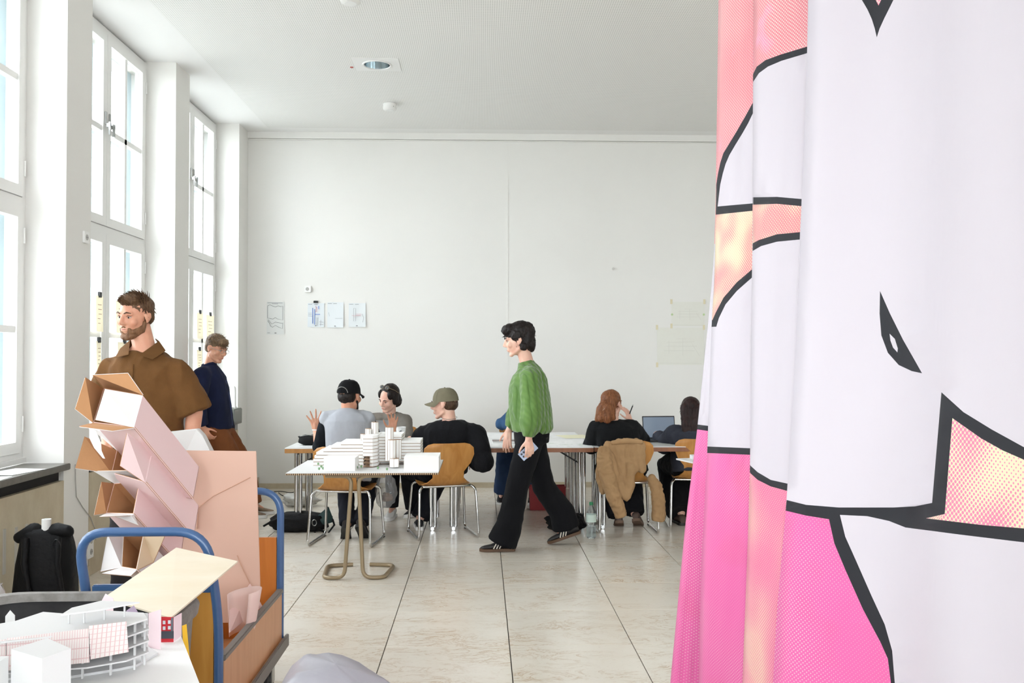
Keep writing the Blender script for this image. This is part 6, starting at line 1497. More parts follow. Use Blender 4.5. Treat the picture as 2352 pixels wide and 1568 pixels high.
# ---------------------------------------------------------------- man in black cap and grey vest
def man_vest():
    J = seated(-1.075, 7.42, (0.1, 1), 1.005, 0.02, 0.47); y = 7.42
    HM = head_matrix(P3(803, 910, y + 0.02), (0.42, 0.90, -0.06), (0, 0, 1), 1.04); J['HM'] = HM
    J['nec'] = P3(800, 940, y + 0.01); J['sh_l'] = P3(752, 962, y); J['sh_r'] = P3(844, 962, y)
    J['el_l'] = P3(733, 1026, y + 0.08); J['wr_l'] = P3(726, 990, y + 0.20); J['el_r'] = P3(868, 1024, y + 0.1); J['wr_r'] = P3(901, 992, y + 0.24)
    J['an_l'] = V((-1.10, 7.46, 0.12)); J['an_r'] = V((-0.98, 7.46, 0.13)); J['kn_l'] = V((-1.17, 7.80, 0.5)); J['kn_r'] = V((-0.93, 7.80, 0.5)); J['toe_l'] = V((-0.1, 0.75, -0.65)).normalized(); J['toe_r'] = V((0.15, 0.75, -0.65)).normalized()
    J['hand_l'] = ((V((-0.12, -0.05, 1)), V((0.1, 0.9, 0)), V((1, 0, 0.1))), dict(curl=0.16, spread=0.42, th_out=1.0)); J['hand_r'] = ((V((0.05, 0.05, 1)), V((0, 0.9, 0)), V((-1, 0, 0.1))), dict(curl=0.5, spread=0.25))
    p = body('person', J, 'seated man in a black cap and light grey vest gesturing with both hands', SK1, (-1.07, 7.45, 0), 0.0052)
    hm = hairmat('hair_black', (24, 20, 19), (46, 38, 34)); face_details(p, HM, hm)
    add_hair(p, HM, hm, [((0, -0.045, 0.0), (0.073, 0.065, 0.062)), ((0, -0.02, 0.04), (0.077, 0.09, 0.07))], [dict(n=160, sel=lambda q: q.y < -0.02 and q.z < 0.03, length=0.02, flow=(0, 0, -1), lift=0.1, seed=3, jitter=0.2)])
    mc = cloth('black_cap_cotton', (22, 22, 24), (16, 16, 17), 9); ht = cap_hat(p, HM, mc)
    MB().tube([HM @ V((0.05 * math.cos(a), -0.116 + 0.012 * (1 - math.sin(a)), 0.026 + 0.045 * math.sin(a))) for a in [k * math.pi / 10 for k in range(11)]], 0.003, 6).build('strap_opening', M_steel, ht, smooth=60)
    b = MB()
    for s in (-1, 1): b.cap(HM @ V((s * 0.062, 0.012, -0.04)), HM @ V((s * 0.03, 0.062, -0.095)), 0.012, 0.016)
    mesh_obj('beard', remesh(b, 0.005, 2), hm, p)
    top_garment('shirt', p, J, cloth('black_jersey', (30, 33, 38), (22, 24, 28)), BUP, ([0.058, 0.060, 0.058, 0.055, 0.05], 0.62), -0.012, 0.009, 4, 0.004, 9, 2.0)
    vest = [(-0.12, 0.185, 0.135, 0.0), (0.1, 0.185, 0.135, 0), (0.38, 0.18, 0.13, 0.01), (0.62, 0.19, 0.135, 0.012), (0.8, 0.196, 0.122, 0.0), (0.9, 0.175, 0.1, 0), (0.97, 0.10, 0.074, 0), (1.01, 0.072, 0.062, 0)]
    top_garment('vest', p, J, cloth('light_grey_fleece', (176, 178, 184), (160, 162, 168), 5), vest, (None, 0), 0.002, 0.009, 4, 0.006, 6, 6.0)
    trousers(p, J, cloth('black_denim', (34, 36, 44), (26, 27, 33)), [0.098, 0.095, 0.088, 0.078, 0.07, 0.066, 0.064])
    for s in ('l', 'r'):
        f = J['toe_' + s]; shoe(p, J['an_' + s] - f * 0.05 + V((0, -0.075, -0.045)), f, mat('dark_suede', (40, 36, 34), 0.9), M_black, 0.27, up=(0, 0.65, 0.75))
    MB().tube([J['wr_l'] + V((0.03 * math.cos(a), 0.026 * math.sin(a), 0.012)) for a in [k * math.pi / 7 for k in range(14)]], 0.005, 6, closed=True).build('bracelet', M_paper, p, smooth=60)
man_vest()

# ---------------------------------------------------------------- woman with sunglasses on her head
def woman_grey():
    J = seated(-0.90, 8.86, (-0.12, -1), 1.0, 0.08, 0.47); y = 8.72
    HM = head_matrix(P3(892, 917, y), (-0.55, -0.80, -0.34), (0.16, 0, 1), 0.98); J['HM'] = HM
    J['nec'] = P3(896, 952, y + 0.06); J['sh_r'] = P3(856, 968, y + 0.05); J['sh_l'] = P3(928, 968, y + 0.02)
    J['el_r'] = P3(838, 1010, 8.52); J['wr_r'] = V((-0.98, 8.30, 0.775)); J['el_l'] = P3(934, 1018, 8.55); J['wr_l'] = V((-0.86, 8.36, 0.775))
    J['hand_r'] = ((V((0.2, -1, -0.1)), V((0, 0, 1)), V((1, 0.2, 0))), dict(curl=0.35)); J['hand_l'] = ((V((-0.2, -1, -0.1)), V((0, 0, 1)), V((-1, 0.2, 0))), dict(curl=0.35))
    p = body('person', J, 'woman in a grey sweater with sunglasses pushed up on dark hair', SK2, (-0.9, 8.8, 0))
    hm = hairmat('hair_near_black', (18, 13, 12), (42, 32, 29)); face_details(p, HM, hm)
    add_hair(p, HM, hm, [((0, -0.042, 0.055), (0.087, 0.100, 0.092)), ((0, -0.075, -0.01), (0.086, 0.062, 0.090)), ((-0.074, -0.02, 0.0), (0.020, 0.045, 0.055)), ((0.074, -0.02, 0.0), (0.020, 0.045, 0.055)), ((0.0, -0.11, -0.05), (0.065, 0.055, 0.075)), ((-0.055, 0.02, 0.06), (0.030, 0.045, 0.045)), ((0.06, 0.02, 0.055), (0.028, 0.045, 0.05))],
             [dict(n=220, sel=lambda q: q.z > 0.03 and q.y < 0.02, length=0.07, flow=(0, -1, -0.4), lift=0.06, seed=3, jitter=0.12)])
    for s in (-1, 1):
        MB().tube([HM @ V((s * 0.032 + 0.023 * math.cos(a), 0.035 - 0.012 * math.sin(a), 0.142 + 0.014 * math.sin(a))) for a in [k * math.pi / 8 for k in range(16)]], 0.0022, 5, closed=True).build('sunglasses_rim', mat('tortoise', (120, 104, 78), 0.3), p, smooth=60)
        MB().ell(HM @ V((s * 0.032, 0.035, 0.142)), (0.021, 0.003, 0.015), HM.to_3x3() @ Matrix.Rotation(0.7, 3, 'X'), 12, 6).build('lens', mat('dark_lens', (40, 38, 34), 0.1), p, smooth=60)
        MB().tube([HM @ V((s * 0.056, 0.034, 0.142)), HM @ V((s * 0.084, -0.02, 0.10)), HM @ V((s * 0.090, -0.06, 0.06))], 0.0028, 5).build('temple', mat('tortoise', (120, 104, 78), 0.3), p, smooth=60)
    top_garment('sweater', p, J, cloth('taupe_knit', (132, 126, 118), (112, 107, 100), 8, weave=120, ws=0.3), [(a, b + 0.012, c + 0.01, d) for a, b, c, d in BUP], ([0.078, 0.076, 0.072, 0.066, 0.05], 0.95), 0.004, 0.009, 4, 0.007, 7, 5.0, collar=(V((0, -0.01, 0.02)), 0.07, 0.062))
    trousers(p, J, cloth('black_twill', (32, 32, 36), (24, 24, 27)), [0.095, 0.092, 0.085, 0.075, 0.068, 0.064, 0.06])
    for s in ('l', 'r'): shoe(p, J['an_' + s] - J['toe_' + s] * 0.07 + V((0, 0, -0.093)), J['toe_' + s], M_white, M_white)
woman_grey()

# ---------------------------------------------------------------- man in olive cap
def man_olive():
    y = 7.64; J = seated(-0.335, y + 0.05, (-0.26, 0.97), 0.99, -0.03, 0.47)
    HM = head_matrix(P3(1021, 928, y), (-0.95, 0.24, -0.08), (0, 0, 1), 1.05); J['HM'] = HM; J['g'] = 1.05
    J['nec'] = P3(1032, 966, y - 0.01); J['sh_l'] = P3(972, 1004, y + 0.06); J['sh_r'] = P3(1092, 1000, y - 0.04)
    J['el_l'] = P3(944, 1056, y + 0.10); J['wr_l'] = V((-0.62, 7.86, 0.78)); J['el_r'] = P3(1110, 1060, y - 0.14); J['wr_r'] = P3(1088, 1062, y + 0.14)
    J['hand_l'] = ((V((0.1, 1, -0.15)), V((0, 0, 1)), V((1, 0, 0))), dict(curl=0.4)); J['hand_r'] = ((V((-0.5, 0.8, -0.2)), V((0, 0, 1)), V((-1, 0, 0))), dict(curl=0.5))
    J['kn_l'] = V((-0.62, 7.92, 0.50)); J['kn_r'] = V((-0.34, 8.06, 0.52)); J['an_l'] = V((-0.60, 8.05, 0.16)); J['an_r'] = V((-0.53, 7.86, 0.10)); J['toe_l'] = V((-0.35, 0.9, -0.2)).normalized(); J['toe_r'] = V((-0.1, 1, 0)).normalized()
    p = body('person', J, 'broad man in a black sweater and olive cap seated sideways looking left', SK2, (-0.33, 7.6, 0))
    hm = hairmat('hair_brown_dark', (58, 42, 32), (92, 70, 54)); face_details(p, HM, hm)
    add_hair(p, HM, hm, [((0, -0.045, -0.005), (0.074, 0.066, 0.055)), ((0, -0.02, 0.04), (0.077, 0.09, 0.07))], [dict(n=160, sel=lambda q: q.y < 0.0 and q.z < 0.03, length=0.02, flow=(0, 0, -1), lift=0.12, seed=6, jitter=0.2)])
    cap_hat(p, HM, cloth('olive_cotton', (122, 116, 96), (104, 98, 80), 9))
    prof = [(a, b + 0.035, c + 0.022, d) for a, b, c, d in BUP]
    top_garment('sweater', p, J, cloth('black_wool', (24, 24, 27), (17, 17, 19), 8, weave=140, ws=0.3), prof, ([0.098, 0.094, 0.090, 0.080, 0.058], 0.95), 0.004, 0.0095, 4, 0.008, 6, 7.0)
    MB().tube([J['nec'] + V((0.066 * math.cos(a), 0.062 * math.sin(a), 0.028 + 0.012 * math.sin(a))) for a in [k * math.pi / 10 for k in range(20)]], 0.0018, 5, closed=True).build('necklace', M_steel, p, smooth=60)
    trousers(p, J, cloth('black_canvas', (28, 29, 34), (20, 21, 25)), [0.105, 0.105, 0.10, 0.092, 0.086, 0.08, 0.08])
    ms = mat('black_canvas_shoe', (34, 34, 38), 0.85)
    shoe(p, J['an_l'] + V((0.02, -0.08, -0.075)), J['toe_l'], ms, M_white, 0.28, up=(0, 0.2, 1), sole_h=0.03); shoe(p, J['an_r'] + V((0.0, -0.07, -0.098)), J['toe_r'], ms, M_white, 0.28, sole_h=0.03)
man_olive()

# ---------------------------------------------------------------- walking woman in green sweater
def walker():
    y = 7.0; HM = head_matrix(P3(1190, 782, y), (-1, 0.06, -0.16), (0, 0, 1), 1.02)
    J = dict(HM=HM, nec=P3(1211, 836, y + 0.01), pel=P3(1221, 992, y + 0.02), sh_l=P3(1220, 868, y - 0.15), sh_r=P3(1212, 866, y + 0.18),
             el_l=P3(1225, 946, y - 0.19), wr_l=P3(1214, 1008, y - 0.20), el_r=P3(1196, 944, y + 0.22), wr_r=P3(1168, 988, y + 0.20))
    J.update(hip_l=P3(1220, 1000, y - 0.07), hip_r=P3(1220, 1000, y + 0.10), kn_l=P3(1187, 1122, y - 0.06), an_l=P3(1163, 1240, y - 0.03), kn_r=P3(1248, 1116, y + 0.13), an_r=P3(1308, 1200, y + 0.19))
    J['toe_l'] = V((-1, -0.05, 0)).normalized(); J['toe_r'] = V((-1, -0.05, -0.32)).normalized()
    J['hand_l'] = ((V((0.10, -0.05, -1)), V((0.3, -1, 0)), V((-1, -0.25, 0.1))), dict(curl=0.72, spread=0.08)); J['hand_r'] = ((V((-0.12, 0, -1)), V((-0.5, -0.9, 0)), V((-1, 0.5, 0.0))), dict(curl=0.28, spread=0.12))
    p = body('person', J, 'woman with short dark hair in a green cable sweater walking past the tables', SK2, (P3(1215, 1250, y).x, y + 0.03, 0.0), 0.0052)
    hm = hairmat('hair_black_brown', (15, 11, 11), (40, 31, 29)); face_details(p, HM, hm)
    add_hair(p, HM, hm, [((0, -0.028, 0.055), (0.090, 0.112, 0.090)), ((0, -0.068, -0.005), (0.082, 0.062, 0.080)), ((0, -0.085, -0.05), (0.066, 0.040, 0.052)), ((0, 0.05, 0.09), (0.072, 0.062, 0.048)), ((-0.06, 0.0, 0.04), (0.036, 0.05, 0.05)), ((0.06, 0.0, 0.04), (0.036, 0.05, 0.05)), ((-0.06, -0.035, -0.045), (0.028, 0.03, 0.035)), ((0.06, -0.035, -0.045), (0.028, 0.03, 0.035))],
             [dict(n=200, sel=lambda q: q.z > 0.06 and q.y > 0.01, length=0.04, flow=(0, 0.8, -0.5), lift=0.4, seed=3, curl=0.7), dict(n=260, sel=lambda q: q.z > -0.06 and q.y < 0.03, length=0.045, flow=(0, -0.6, -0.8), lift=0.28, seed=4, curl=0.3)], amp=0.007, sc=30)
    def knit():
        m, nt, b = new_mat('green_cable_knit')
        tc = node(nt, 'ShaderNodeTexCoord'); sp = node(nt, 'ShaderNodeSeparateXYZ'); nt.links.new(tc.outputs['Object'], sp.inputs[0])
        xx = mth(nt, 'MULTIPLY', mth(nt, 'ADD', sp.outputs[0], mth(nt, 'MULTIPLY', sp.outputs[1], 0.7)), 19.0)
        fx = mth(nt, 'SUBTRACT', mth(nt, 'FRACT', xx), 0.5)
        ridge = mth(nt, 'SUBTRACT', 1.0, mth(nt, 'POWER', mth(nt, 'MULTIPLY', mth(nt, 'ABSOLUTE', fx), 2.0), 2.0))
        tw = mth(nt, 'SINE', mth(nt, 'ADD', mth(nt, 'MULTIPLY', sp.outputs[2], 120.0), mth(nt, 'MULTIPLY', fx, 7.0)))
        h = mth(nt, 'MULTIPLY', ridge, mth(nt, 'MULTIPLY_ADD', tw, 0.22, 0.78))
        nt.links.new(mix(nt, mth(nt, 'MULTIPLY_ADD', h, 0.9, 0.05, clamp=True), lin((76, 110, 46)), lin((98, 132, 62))), b.inputs['Base Color'])
        bp = node(nt, 'ShaderNodeBump', inp={'Strength': 0.8, 'Distance': 0.012}); nt.links.new(h, bp.inputs['Height']); nt.links.new(bp.outputs[0], b.inputs['Normal'])
        b.inputs['Roughness'].default_value = 0.9; b.inputs['Sheen Weight'].default_value = 0.3; return m
    kn = knit()
    prof = [(-0.02, 0.150, 0.125, -0.02), (0.04, 0.185, 0.158, -0.01), (0.2, 0.19, 0.165, -0.005), (0.45, 0.182, 0.158, 0.0), (0.68, 0.176, 0.15, 0.0), (0.84, 0.160, 0.125, -0.01), (0.93, 0.125, 0.09, -0.01), (1.0, 0.075, 0.068, 0)]
    top_garment('sweater', p, J, kn, prof, ([0.085, 0.092, 0.090, 0.092, 0.088, 0.045], 0.97), 0.0, 0.0085, 4, 0.007, 8, 9.0, collar=(V((-0.01, 0, 0.022)), 0.07, 0.062))
    J['hem_l'] = J['an_l'] + V((-0.035, 0, -0.022)); J['hem_r'] = J['an_r'] + V((-0.03, 0, -0.035))
    tr = trousers(p, J, cloth('black_crepe', (20, 20, 23), (14, 14, 16)), [0.106, 0.102, 0.094, 0.088, 0.092, 0.102, 0.116], seat=(0.15, 0.132), amp=0.005, sc=6)
    mu = mat('black_leather', (34, 32, 32), 0.5); mg = mat('gum_sole', (92, 66, 46), 0.6); mw = mat('cream_stripe', (230, 220, 206), 0.6)
    a = P3(1182, 1266, y - 0.04); shoe(p, V((a.x, y - 0.04, 0.002)), J['toe_l'], mu, mg, 0.265, stripes=mw, sole_h=0.022)
    b = P3(1262, 1252, y + 0.18); toe = V((b.x - 0.005, y + 0.18, 0.004)); f = J['toe_r']; shoe(p, toe - f * 0.262 + V((0, 0, 0.004)), f, mu, mg, 0.265, up=(-0.32, 0, 0.95), stripes=mw, sole_h=0.022)
    MB().tube([J['wr_l'] + V((-0.012, -0.022, -0.118)) + V((0.010 * math.cos(q), 0.010 * math.sin(q), 0)) for q in [k * math.pi / 5 for k in range(10)]], 0.0018, 5, closed=True).build('ring', M_steel, p, smooth=60)
    # phone in her near hand
    c = P3(1213, 1036, y - 0.185); t = thing('smartphone', 'pale blue phone held in the walking woman lower hand', 'phone', (c.x, c.y, c.z - 0.06))
    M = Matrix.Translation(c) @ Matrix.Rotation(math.radians(48), 4, 'Y')
    MB().box((-0.035, 0.004, -0.073), (0.035, 0.012, 0.073), M=M).build('case', mat('pale_blue_plastic', (176, 188, 212), 0.3), t, bevel=0.002)
    for q in ((-0.016, -0.052), (0.008, -0.052), (-0.016, -0.030)): MB().cyl(M @ V((q[0], 0.001, q[1])), M @ V((q[0], 0.004, q[1])), 0.008, n=12).build('camera_lens', mat('lens_dark', (40, 44, 54), 0.15), t, smooth=40)
walker()

# ---------------------------------------------------------------- red-haired woman
def woman_red():
    y = 7.78; J = seated(1.235, y, (0.05, 1), 0.985, 0.05, 0.47)
    HM = head_matrix(P3(1406, 928, y + 0.02), (0.62, 0.78, 0.0), (0, 0, 1), 0.98); J['HM'] = HM
    J['nec'] = P3(1408, 968, y + 0.02); J['sh_l'] = P3(1372, 985, y + 0.02); J['sh_r'] = P3(1452, 985, y + 0.02)
    J['el_l'] = P3(1358, 1022, y + 0.16); J['wr_l'] = V((1.06, 8.12, 0.775)); J['el_r'] = P3(1474, 1012, y + 0.24); J['wr_r'] = P3(1448, 966, y + 0.16)
    J['hand_l'] = ((V((0.2, 1, -0.1)), V((0, 0, 1)), V((1, 0, 0))), dict(curl=0.4)); J['hand_r'] = ((V((-0.35, -0.05, 1)), V((1, 0.2, 0.3)), V((-0.5, -0.6, 0))), dict(curl=0.75, spread=0.1))
    J['an_l'] = V((1.20, 7.92, 0.10)); J['an_r'] = V((1.34, 7.90, 0.12)); J['kn_l'] = V((1.10, 8.15, .5)); J['kn_r'] = V((1.36, 8.15, .5))
    J['toe_l'] = V((0.1, 0.9, -0.35)).normalized(); J['toe_r'] = V((0.3, 0.9, -0.4)).normalized()
    p = body('person', J, 'red-haired woman in a black top seated in front of the tan jacket', SK2, (1.235, y, 0))
    hm = hairmat('hair_auburn', (98, 58, 36), (146, 94, 60)); face_details(p, HM, hm)
    R_ = HM
    def extra(mb):
        for a, b, c_ in (((-0.02, -0.11, -0.02), (-0.035, -0.125, -0.12), 0.05), ((0.02, -0.11, -0.03), (0.02, -0.115, -0.13), 0.048), ((-0.06, -0.09, -0.04), (-0.085, -0.10, -0.135), 0.04), ((0.045, -0.08, -0.04), (0.055, -0.085, -0.115), 0.036)):
            mb.cap(R_ @ V(a), R_ @ V(b), c_, c_ * 0.72)
    add_hair(p, HM, hm, [((0, -0.025, 0.048), (0.083, 0.106, 0.085)), ((0, -0.065, -0.0), (0.078, 0.06, 0.07))],
             [dict(n=380, sel=lambda q: q.z > -0.02 and q.y < 0.06, length=0.06, flow=(-0.1, -1, -0.5), lift=0.03, seed=3, jitter=0.08)], extra=extra, amp=0.005, sc=22)
    MB().tube([HM @ V((-0.01 + 0.02 * math.cos(a), -0.150, -0.03 + 0.016 * math.sin(a))) for a in [k * math.pi / 6 for k in range(12)]], 0.005, 6, closed=True).build('hair_clip', mat('pearl_clip', (190, 160, 130), 0.3), p, smooth=60)
    top_garment('sweater', p, J, cloth('black_knit', (24, 25, 27), (17, 18, 19), 8, weave=140, ws=0.25), [(a, b + 0.022, c + 0.016, d) for a, b, c, d in BUP], ([0.082, 0.082, 0.078, 0.068, 0.05], 0.94), 0.002, 0.009, 4, 0.006, 6, 11.0)
    trousers(p, J, cloth('black_wide', (26, 26, 30), (19, 19, 22)), [0.1, 0.098, 0.092, 0.085, 0.085, 0.088, 0.09])
    ms = mat('brown_loafer', (92, 74, 66), 0.6)
    for s in ('l', 'r'): shoe(p, J['an_' + s] + V((0, -0.075, -0.055)), J['toe_' + s], ms, mat('tan_sole', (120, 96, 80), 0.7), 0.25, up=(0, 0.4, 0.9))
    t = thing('pen', 'black pen held near the red-haired woman chin', 'pen', P3(1452, 940, y + 0.16))
    MB().tube([P3(1446, 950, y + 0.13), P3(1453, 932, y + 0.15)], 0.005, 8).build('barrel', M_black, t, smooth=60); MB().tube([P3(1453, 932, y + 0.15), P3(1454, 929, y + 0.153)], [0.005, 0.003], 8).build('tip', M_steel, t)
woman_red()

# ---------------------------------------------------------------- dark-haired person by the curtain
def woman_dark():
    y = 7.97; J = seated(1.86, y, (-0.1, 1), 0.97, 0.06, 0.47)
    HM = head_matrix(P3(1586, 945, y + 0.04), (0.1, 0.98, -0.12), (0, 0, 1), 1.0); J['HM'] = HM
    J['nec'] = P3(1588, 985, y + 0.02); J['sh_l'] = P3(1550, 998, y + 0.04); J['sh_r'] = P3(1634, 998, y)
    J['el_l'] = P3(1525, 1022, y + 0.20); J['wr_l'] = V((1.62, 8.30, 0.785)); J['el_r'] = P3(1652, 1030, y + 0.15); J['wr_r'] = V((1.95, 8.28, 0.785))
    J['hand_l'] = ((V((0.1, 1, -0.1)), V((0, 0, 1)), V((1, 0, 0))), dict(curl=0.4)); J['hand_r'] = ((V((-0.1, 1, -0.1)), V((0, 0, 1)), V((-1, 0, 0))), dict(curl=0.4))
    J['an_l'] = V((1.78, 8.02, 0.10)); J['an_r'] = V((1.95, 8.05, 0.10)); J['kn_l'] = V((1.74, 8.36, .5)); J['kn_r'] = V((1.98, 8.36, .5))
    p = body('person', J, 'person with long dark straight hair in a charcoal jacket beside the curtain', SK2, (1.86, y, 0), 0.007)
    hm = hairmat('hair_dark_red', (26, 15, 14), (50, 29, 26)); face_details(p, HM, hm)
    R_ = HM
    def extra(mb):
        for x, L in ((-0.05, 0.30), (-0.02, 0.34), (0.015, 0.34), (0.05, 0.30)): mb.cap(R_ @ V((x, -0.07, 0.03)), R_ @ V((x * 1.1, -0.105, 0.03 - L)), 0.05, 0.036)
    add_hair(p, HM, hm, [((0, -0.025, 0.048), (0.084, 0.106, 0.086))], [dict(n=240, sel=lambda q: q.z > -0.02 and q.y < 0.06, length=0.08, flow=(0, -0.6, -1), lift=0.02, seed=3, jitter=0.06)], extra=extra, amp=0.003, sc=20)
    top_garment('jacket', p, J, cloth('charcoal_denim', (62, 64, 74), (48, 50, 58), 7), [(a, b + 0.03, c + 0.022, d) for a, b, c, d in [(-0.25, 0.165, 0.125, -0.01)] + BUP], ([0.09, 0.09, 0.085, 0.075, 0.06], 0.93), 0.002, 0.009, 4, 0.007, 6, 13.0, collar=(V((0, 0, 0.03)), 0.078, 0.072))
    trousers(p, J, cloth('black_skirtpants', (24, 24, 27), (18, 18, 20)), [0.11, 0.11, 0.11, 0.11, 0.12, 0.125, 0.13])
    for s in ('l', 'r'): shoe(p, J['an_' + s] + V((0, -0.075, -0.098)), J['toe_' + s], mat('dark_brown_shoe', (74, 56, 48), 0.6), M_black, 0.25)
woman_dark()

# ---------------------------------------------------------------- person in denim behind the walker
def person_denim():
    y = 9.62; J = seated(0.44, y, (-0.05, -1), 0.98, 0.05, 0.47)
    HM = head_matrix(V((0.54, y - 0.06, 1.16)), (0.2, -0.9, -0.2), (0, 0, 1), 0.98); J['HM'] = HM
    J['nec'] = V((0.53, y - 0.03, 1.02)); J['sh_r'] = V((0.42, y - 0.10, 0.96)); J['sh_l'] = V((0.64, y + 0.08, 0.96))
    J['el_r'] = V((0.21, y - 0.22, 0.795)); J['wr_r'] = V((0.36, y - 0.44, 0.785)); J['el_l'] = V((0.62, y - 0.14, 0.80)); J['wr_l'] = V((0.56, y - 0.46, 0.785))
    J['hand_r'] = ((V((0.4, -1, 0)), V((0, 0, 1)), V((1, 0.2, 0))), dict(curl=0.4)); J['hand_l'] = ((V((-0.4, -1, 0)), V((0, 0, 1)), V((-1, 0.2, 0))), dict(curl=0.4))
    J['an_r'] = V((0.20, 9.32, 0.10)); J['an_l'] = V((0.50, 9.30, 0.10)); J['kn_r'] = V((0.24, 9.22, .5)); J['kn_l'] = V((0.56, 9.22, .5))
    p = body('person', J, 'person in blue denim on the far side, mostly hidden by the walker', SK2, (0.38, y, 0), 0.008)
    hm = hairmat('hair_mid_brown', (66, 48, 38), (96, 74, 58)); face_details(p, HM, hm)
    add_hair(p, HM, hm, [((0, -0.025, 0.048), (0.082, 0.105, 0.085)), ((0, -0.07, -0.02), (0.075, 0.05, 0.08))], [])
    md = cloth('blue_denim', (62, 92, 128), (48, 74, 108), 8); top_garment('jacket', p, J, md, [(a, b - 0.035, c, d) for a, b, c, d in BUP], ([0.066, 0.066, 0.066, 0.06, 0.05], 0.95), 0.0, 0.0095, 4, 0.006, 7, 15.0)
    trousers(p, J, cloth('dark_denim', (46, 64, 94), (36, 52, 78), 8), [0.1, 0.1, 0.095, 0.085, 0.08, 0.078, 0.08])
    for s in ('l', 'r'): shoe(p, J['an_' + s] - J['toe_' + s] * 0.07 + V((0, 0, -0.098)), J['toe_' + s], M_black, M_white)
person_denim()
# ================================================================ loose things on the floor and chairs
def tan_jacket():
    t = thing('tan_jacket', 'tan jacket draped over the back of a plywood chair', 'jacket', (1.2, 7.48, 0.2))
    yb = 7.475; mb = MB()
    def slab_(pts, r0, r1=None):                     # soft pads strung along a line
        P = [at(u, v, yy) for u, v, yy in pts]
        for a, b in zip(P[:-1], P[1:]): mb.cap(a, b, r0, r1 or r0, 10)
    for k in range(7):                              # body of the jacket hung over the back
        u = 1392 + k * 13; slab_([(u + 4, 1022 - (6 if 1 < k < 6 else 0), yb + 0.005), (u - 8 + k * 1.5, 1060, yb - 0.03), (u - 14 + k * 3, 1100 - (k > 4) * 24, yb - 0.05)], 0.034, 0.036)
    slab_([(1400, 1050, yb - .06), (1410, 1090, yb - .075), (1436, 1138, yb - .07)], 0.045, 0.05)
    slab_([(1448, 1072, yb - .06), (1446, 1110, yb - .07), (1440, 1140, yb - .07)], 0.042, 0.03)
    slab_([(1383, 1050, yb - .05), (1378, 1085, yb - .06), (1385, 1128, yb - .05)], 0.042, 0.03)
    me = remesh(mb, 0.009, 5); wrinkle(me, 0.009, 11, 1.0, (1, 1, 0.5))
    mj = cloth('tan_canvas', (176, 142, 104), (156, 122, 86), 7); mesh_obj('jacket_body', me, mj, t)
    for pts, rad in (([(1388, 1040, yb - .09), (1392, 1085, yb - .11), (1410, 1140, yb - .11), (1428, 1186, yb - .10)], [0.06, 0.066, 0.06, 0.052]), ([(1497, 1098, yb - .03), (1508, 1120, yb - .05), (1513, 1150, yb - .05), (1512, 1196, yb - .04)], [0.036, 0.052, 0.056, 0.054])):
        m2 = MB(); m2.tube([at(*q) for q in pts], rad, 14); m2.cap(at(*pts[0]), at(*pts[0]), rad[0], rad[0]); me = remesh(m2, 0.009, 4); wrinkle(me, 0.009, 12, 3.0); mesh_obj('sleeve', me, mj, t)
    m2 = MB(); m2.tube([at(1404, 1017, yb - .02), at(1440, 1012, yb - .03), at(1476, 1015, yb - .02)], [0.02, 0.026, 0.02], 10); me = remesh(m2, 0.007, 3); mesh_obj('collar', me, mj, t)
tan_jacket()
# water bottle
c = V((0.903, 7.43, 0)); t = thing('water_bottle', 'clear plastic water bottle with green cap on the floor', 'bottle', c)
mbt, ntb, bb_ = new_mat('clear_pet'); bb_.inputs['Base Color'].default_value = (0.9, 0.94, 0.93, 1); bb_.inputs['Transmission Weight'].default_value = 0.92; bb_.inputs['Roughness'].default_value = 0.06; bb_.inputs['IOR'].default_value = 1.2
prof = [(0.0, 0.004), (0.030, 0.0), (0.040, 0.010), (0.041, 0.03), (0.0375, 0.045), (0.041, 0.06), (0.041, 0.085), (0.036, 0.105), (0.041, 0.125), (0.0415, 0.20), (0.036, 0.225), (0.020, 0.255), (0.014, 0.265), (0.014, 0.280)]
MB().lathe(prof, c, 24).build('bottle_body', mbt, t, smooth=50)
MB().lathe([(0.0, 0.008), (0.036, 0.010), (0.036, 0.10), (0.0, 0.101)], c, 20).build('water', mat('water_tint', (196, 206, 206), 0.05, trans=0.9), t, smooth=40)
MB().lathe([(0.0425, 0.135), (0.0428, 0.195)], c, 24, caps=False).build('label_band', mat('pale_green_label', (206, 222, 212), 0.4), t, smooth=40)
MB().lathe([(0.016, 0.272), (0.016, 0.292), (0.014, 0.296), (0.0, 0.296)], c, 18).build('cap', mat('green_cap', (44, 132, 84), 0.4), t, smooth=40)
# black bag left on the floor by the bottle
t = thing('black_bag', 'crumpled black garment on the floor behind the walker rear foot', 'bag', (0.72, 7.72, 0))
blob('body', None, None, (0.72, 7.72, 0.085), (0.16, 0.12, 0.088), M_bagblack, 5, 0.35, 2.4, parent=t)
MB().tube([(0.60, 7.62, 0.10), (0.66, 7.59, 0.16), (0.76, 7.60, 0.15), (0.84, 7.62, 0.08)], [0.02, 0.024, 0.022, 0.015], 8).build('fold', M_bagblack, t, smooth=60)
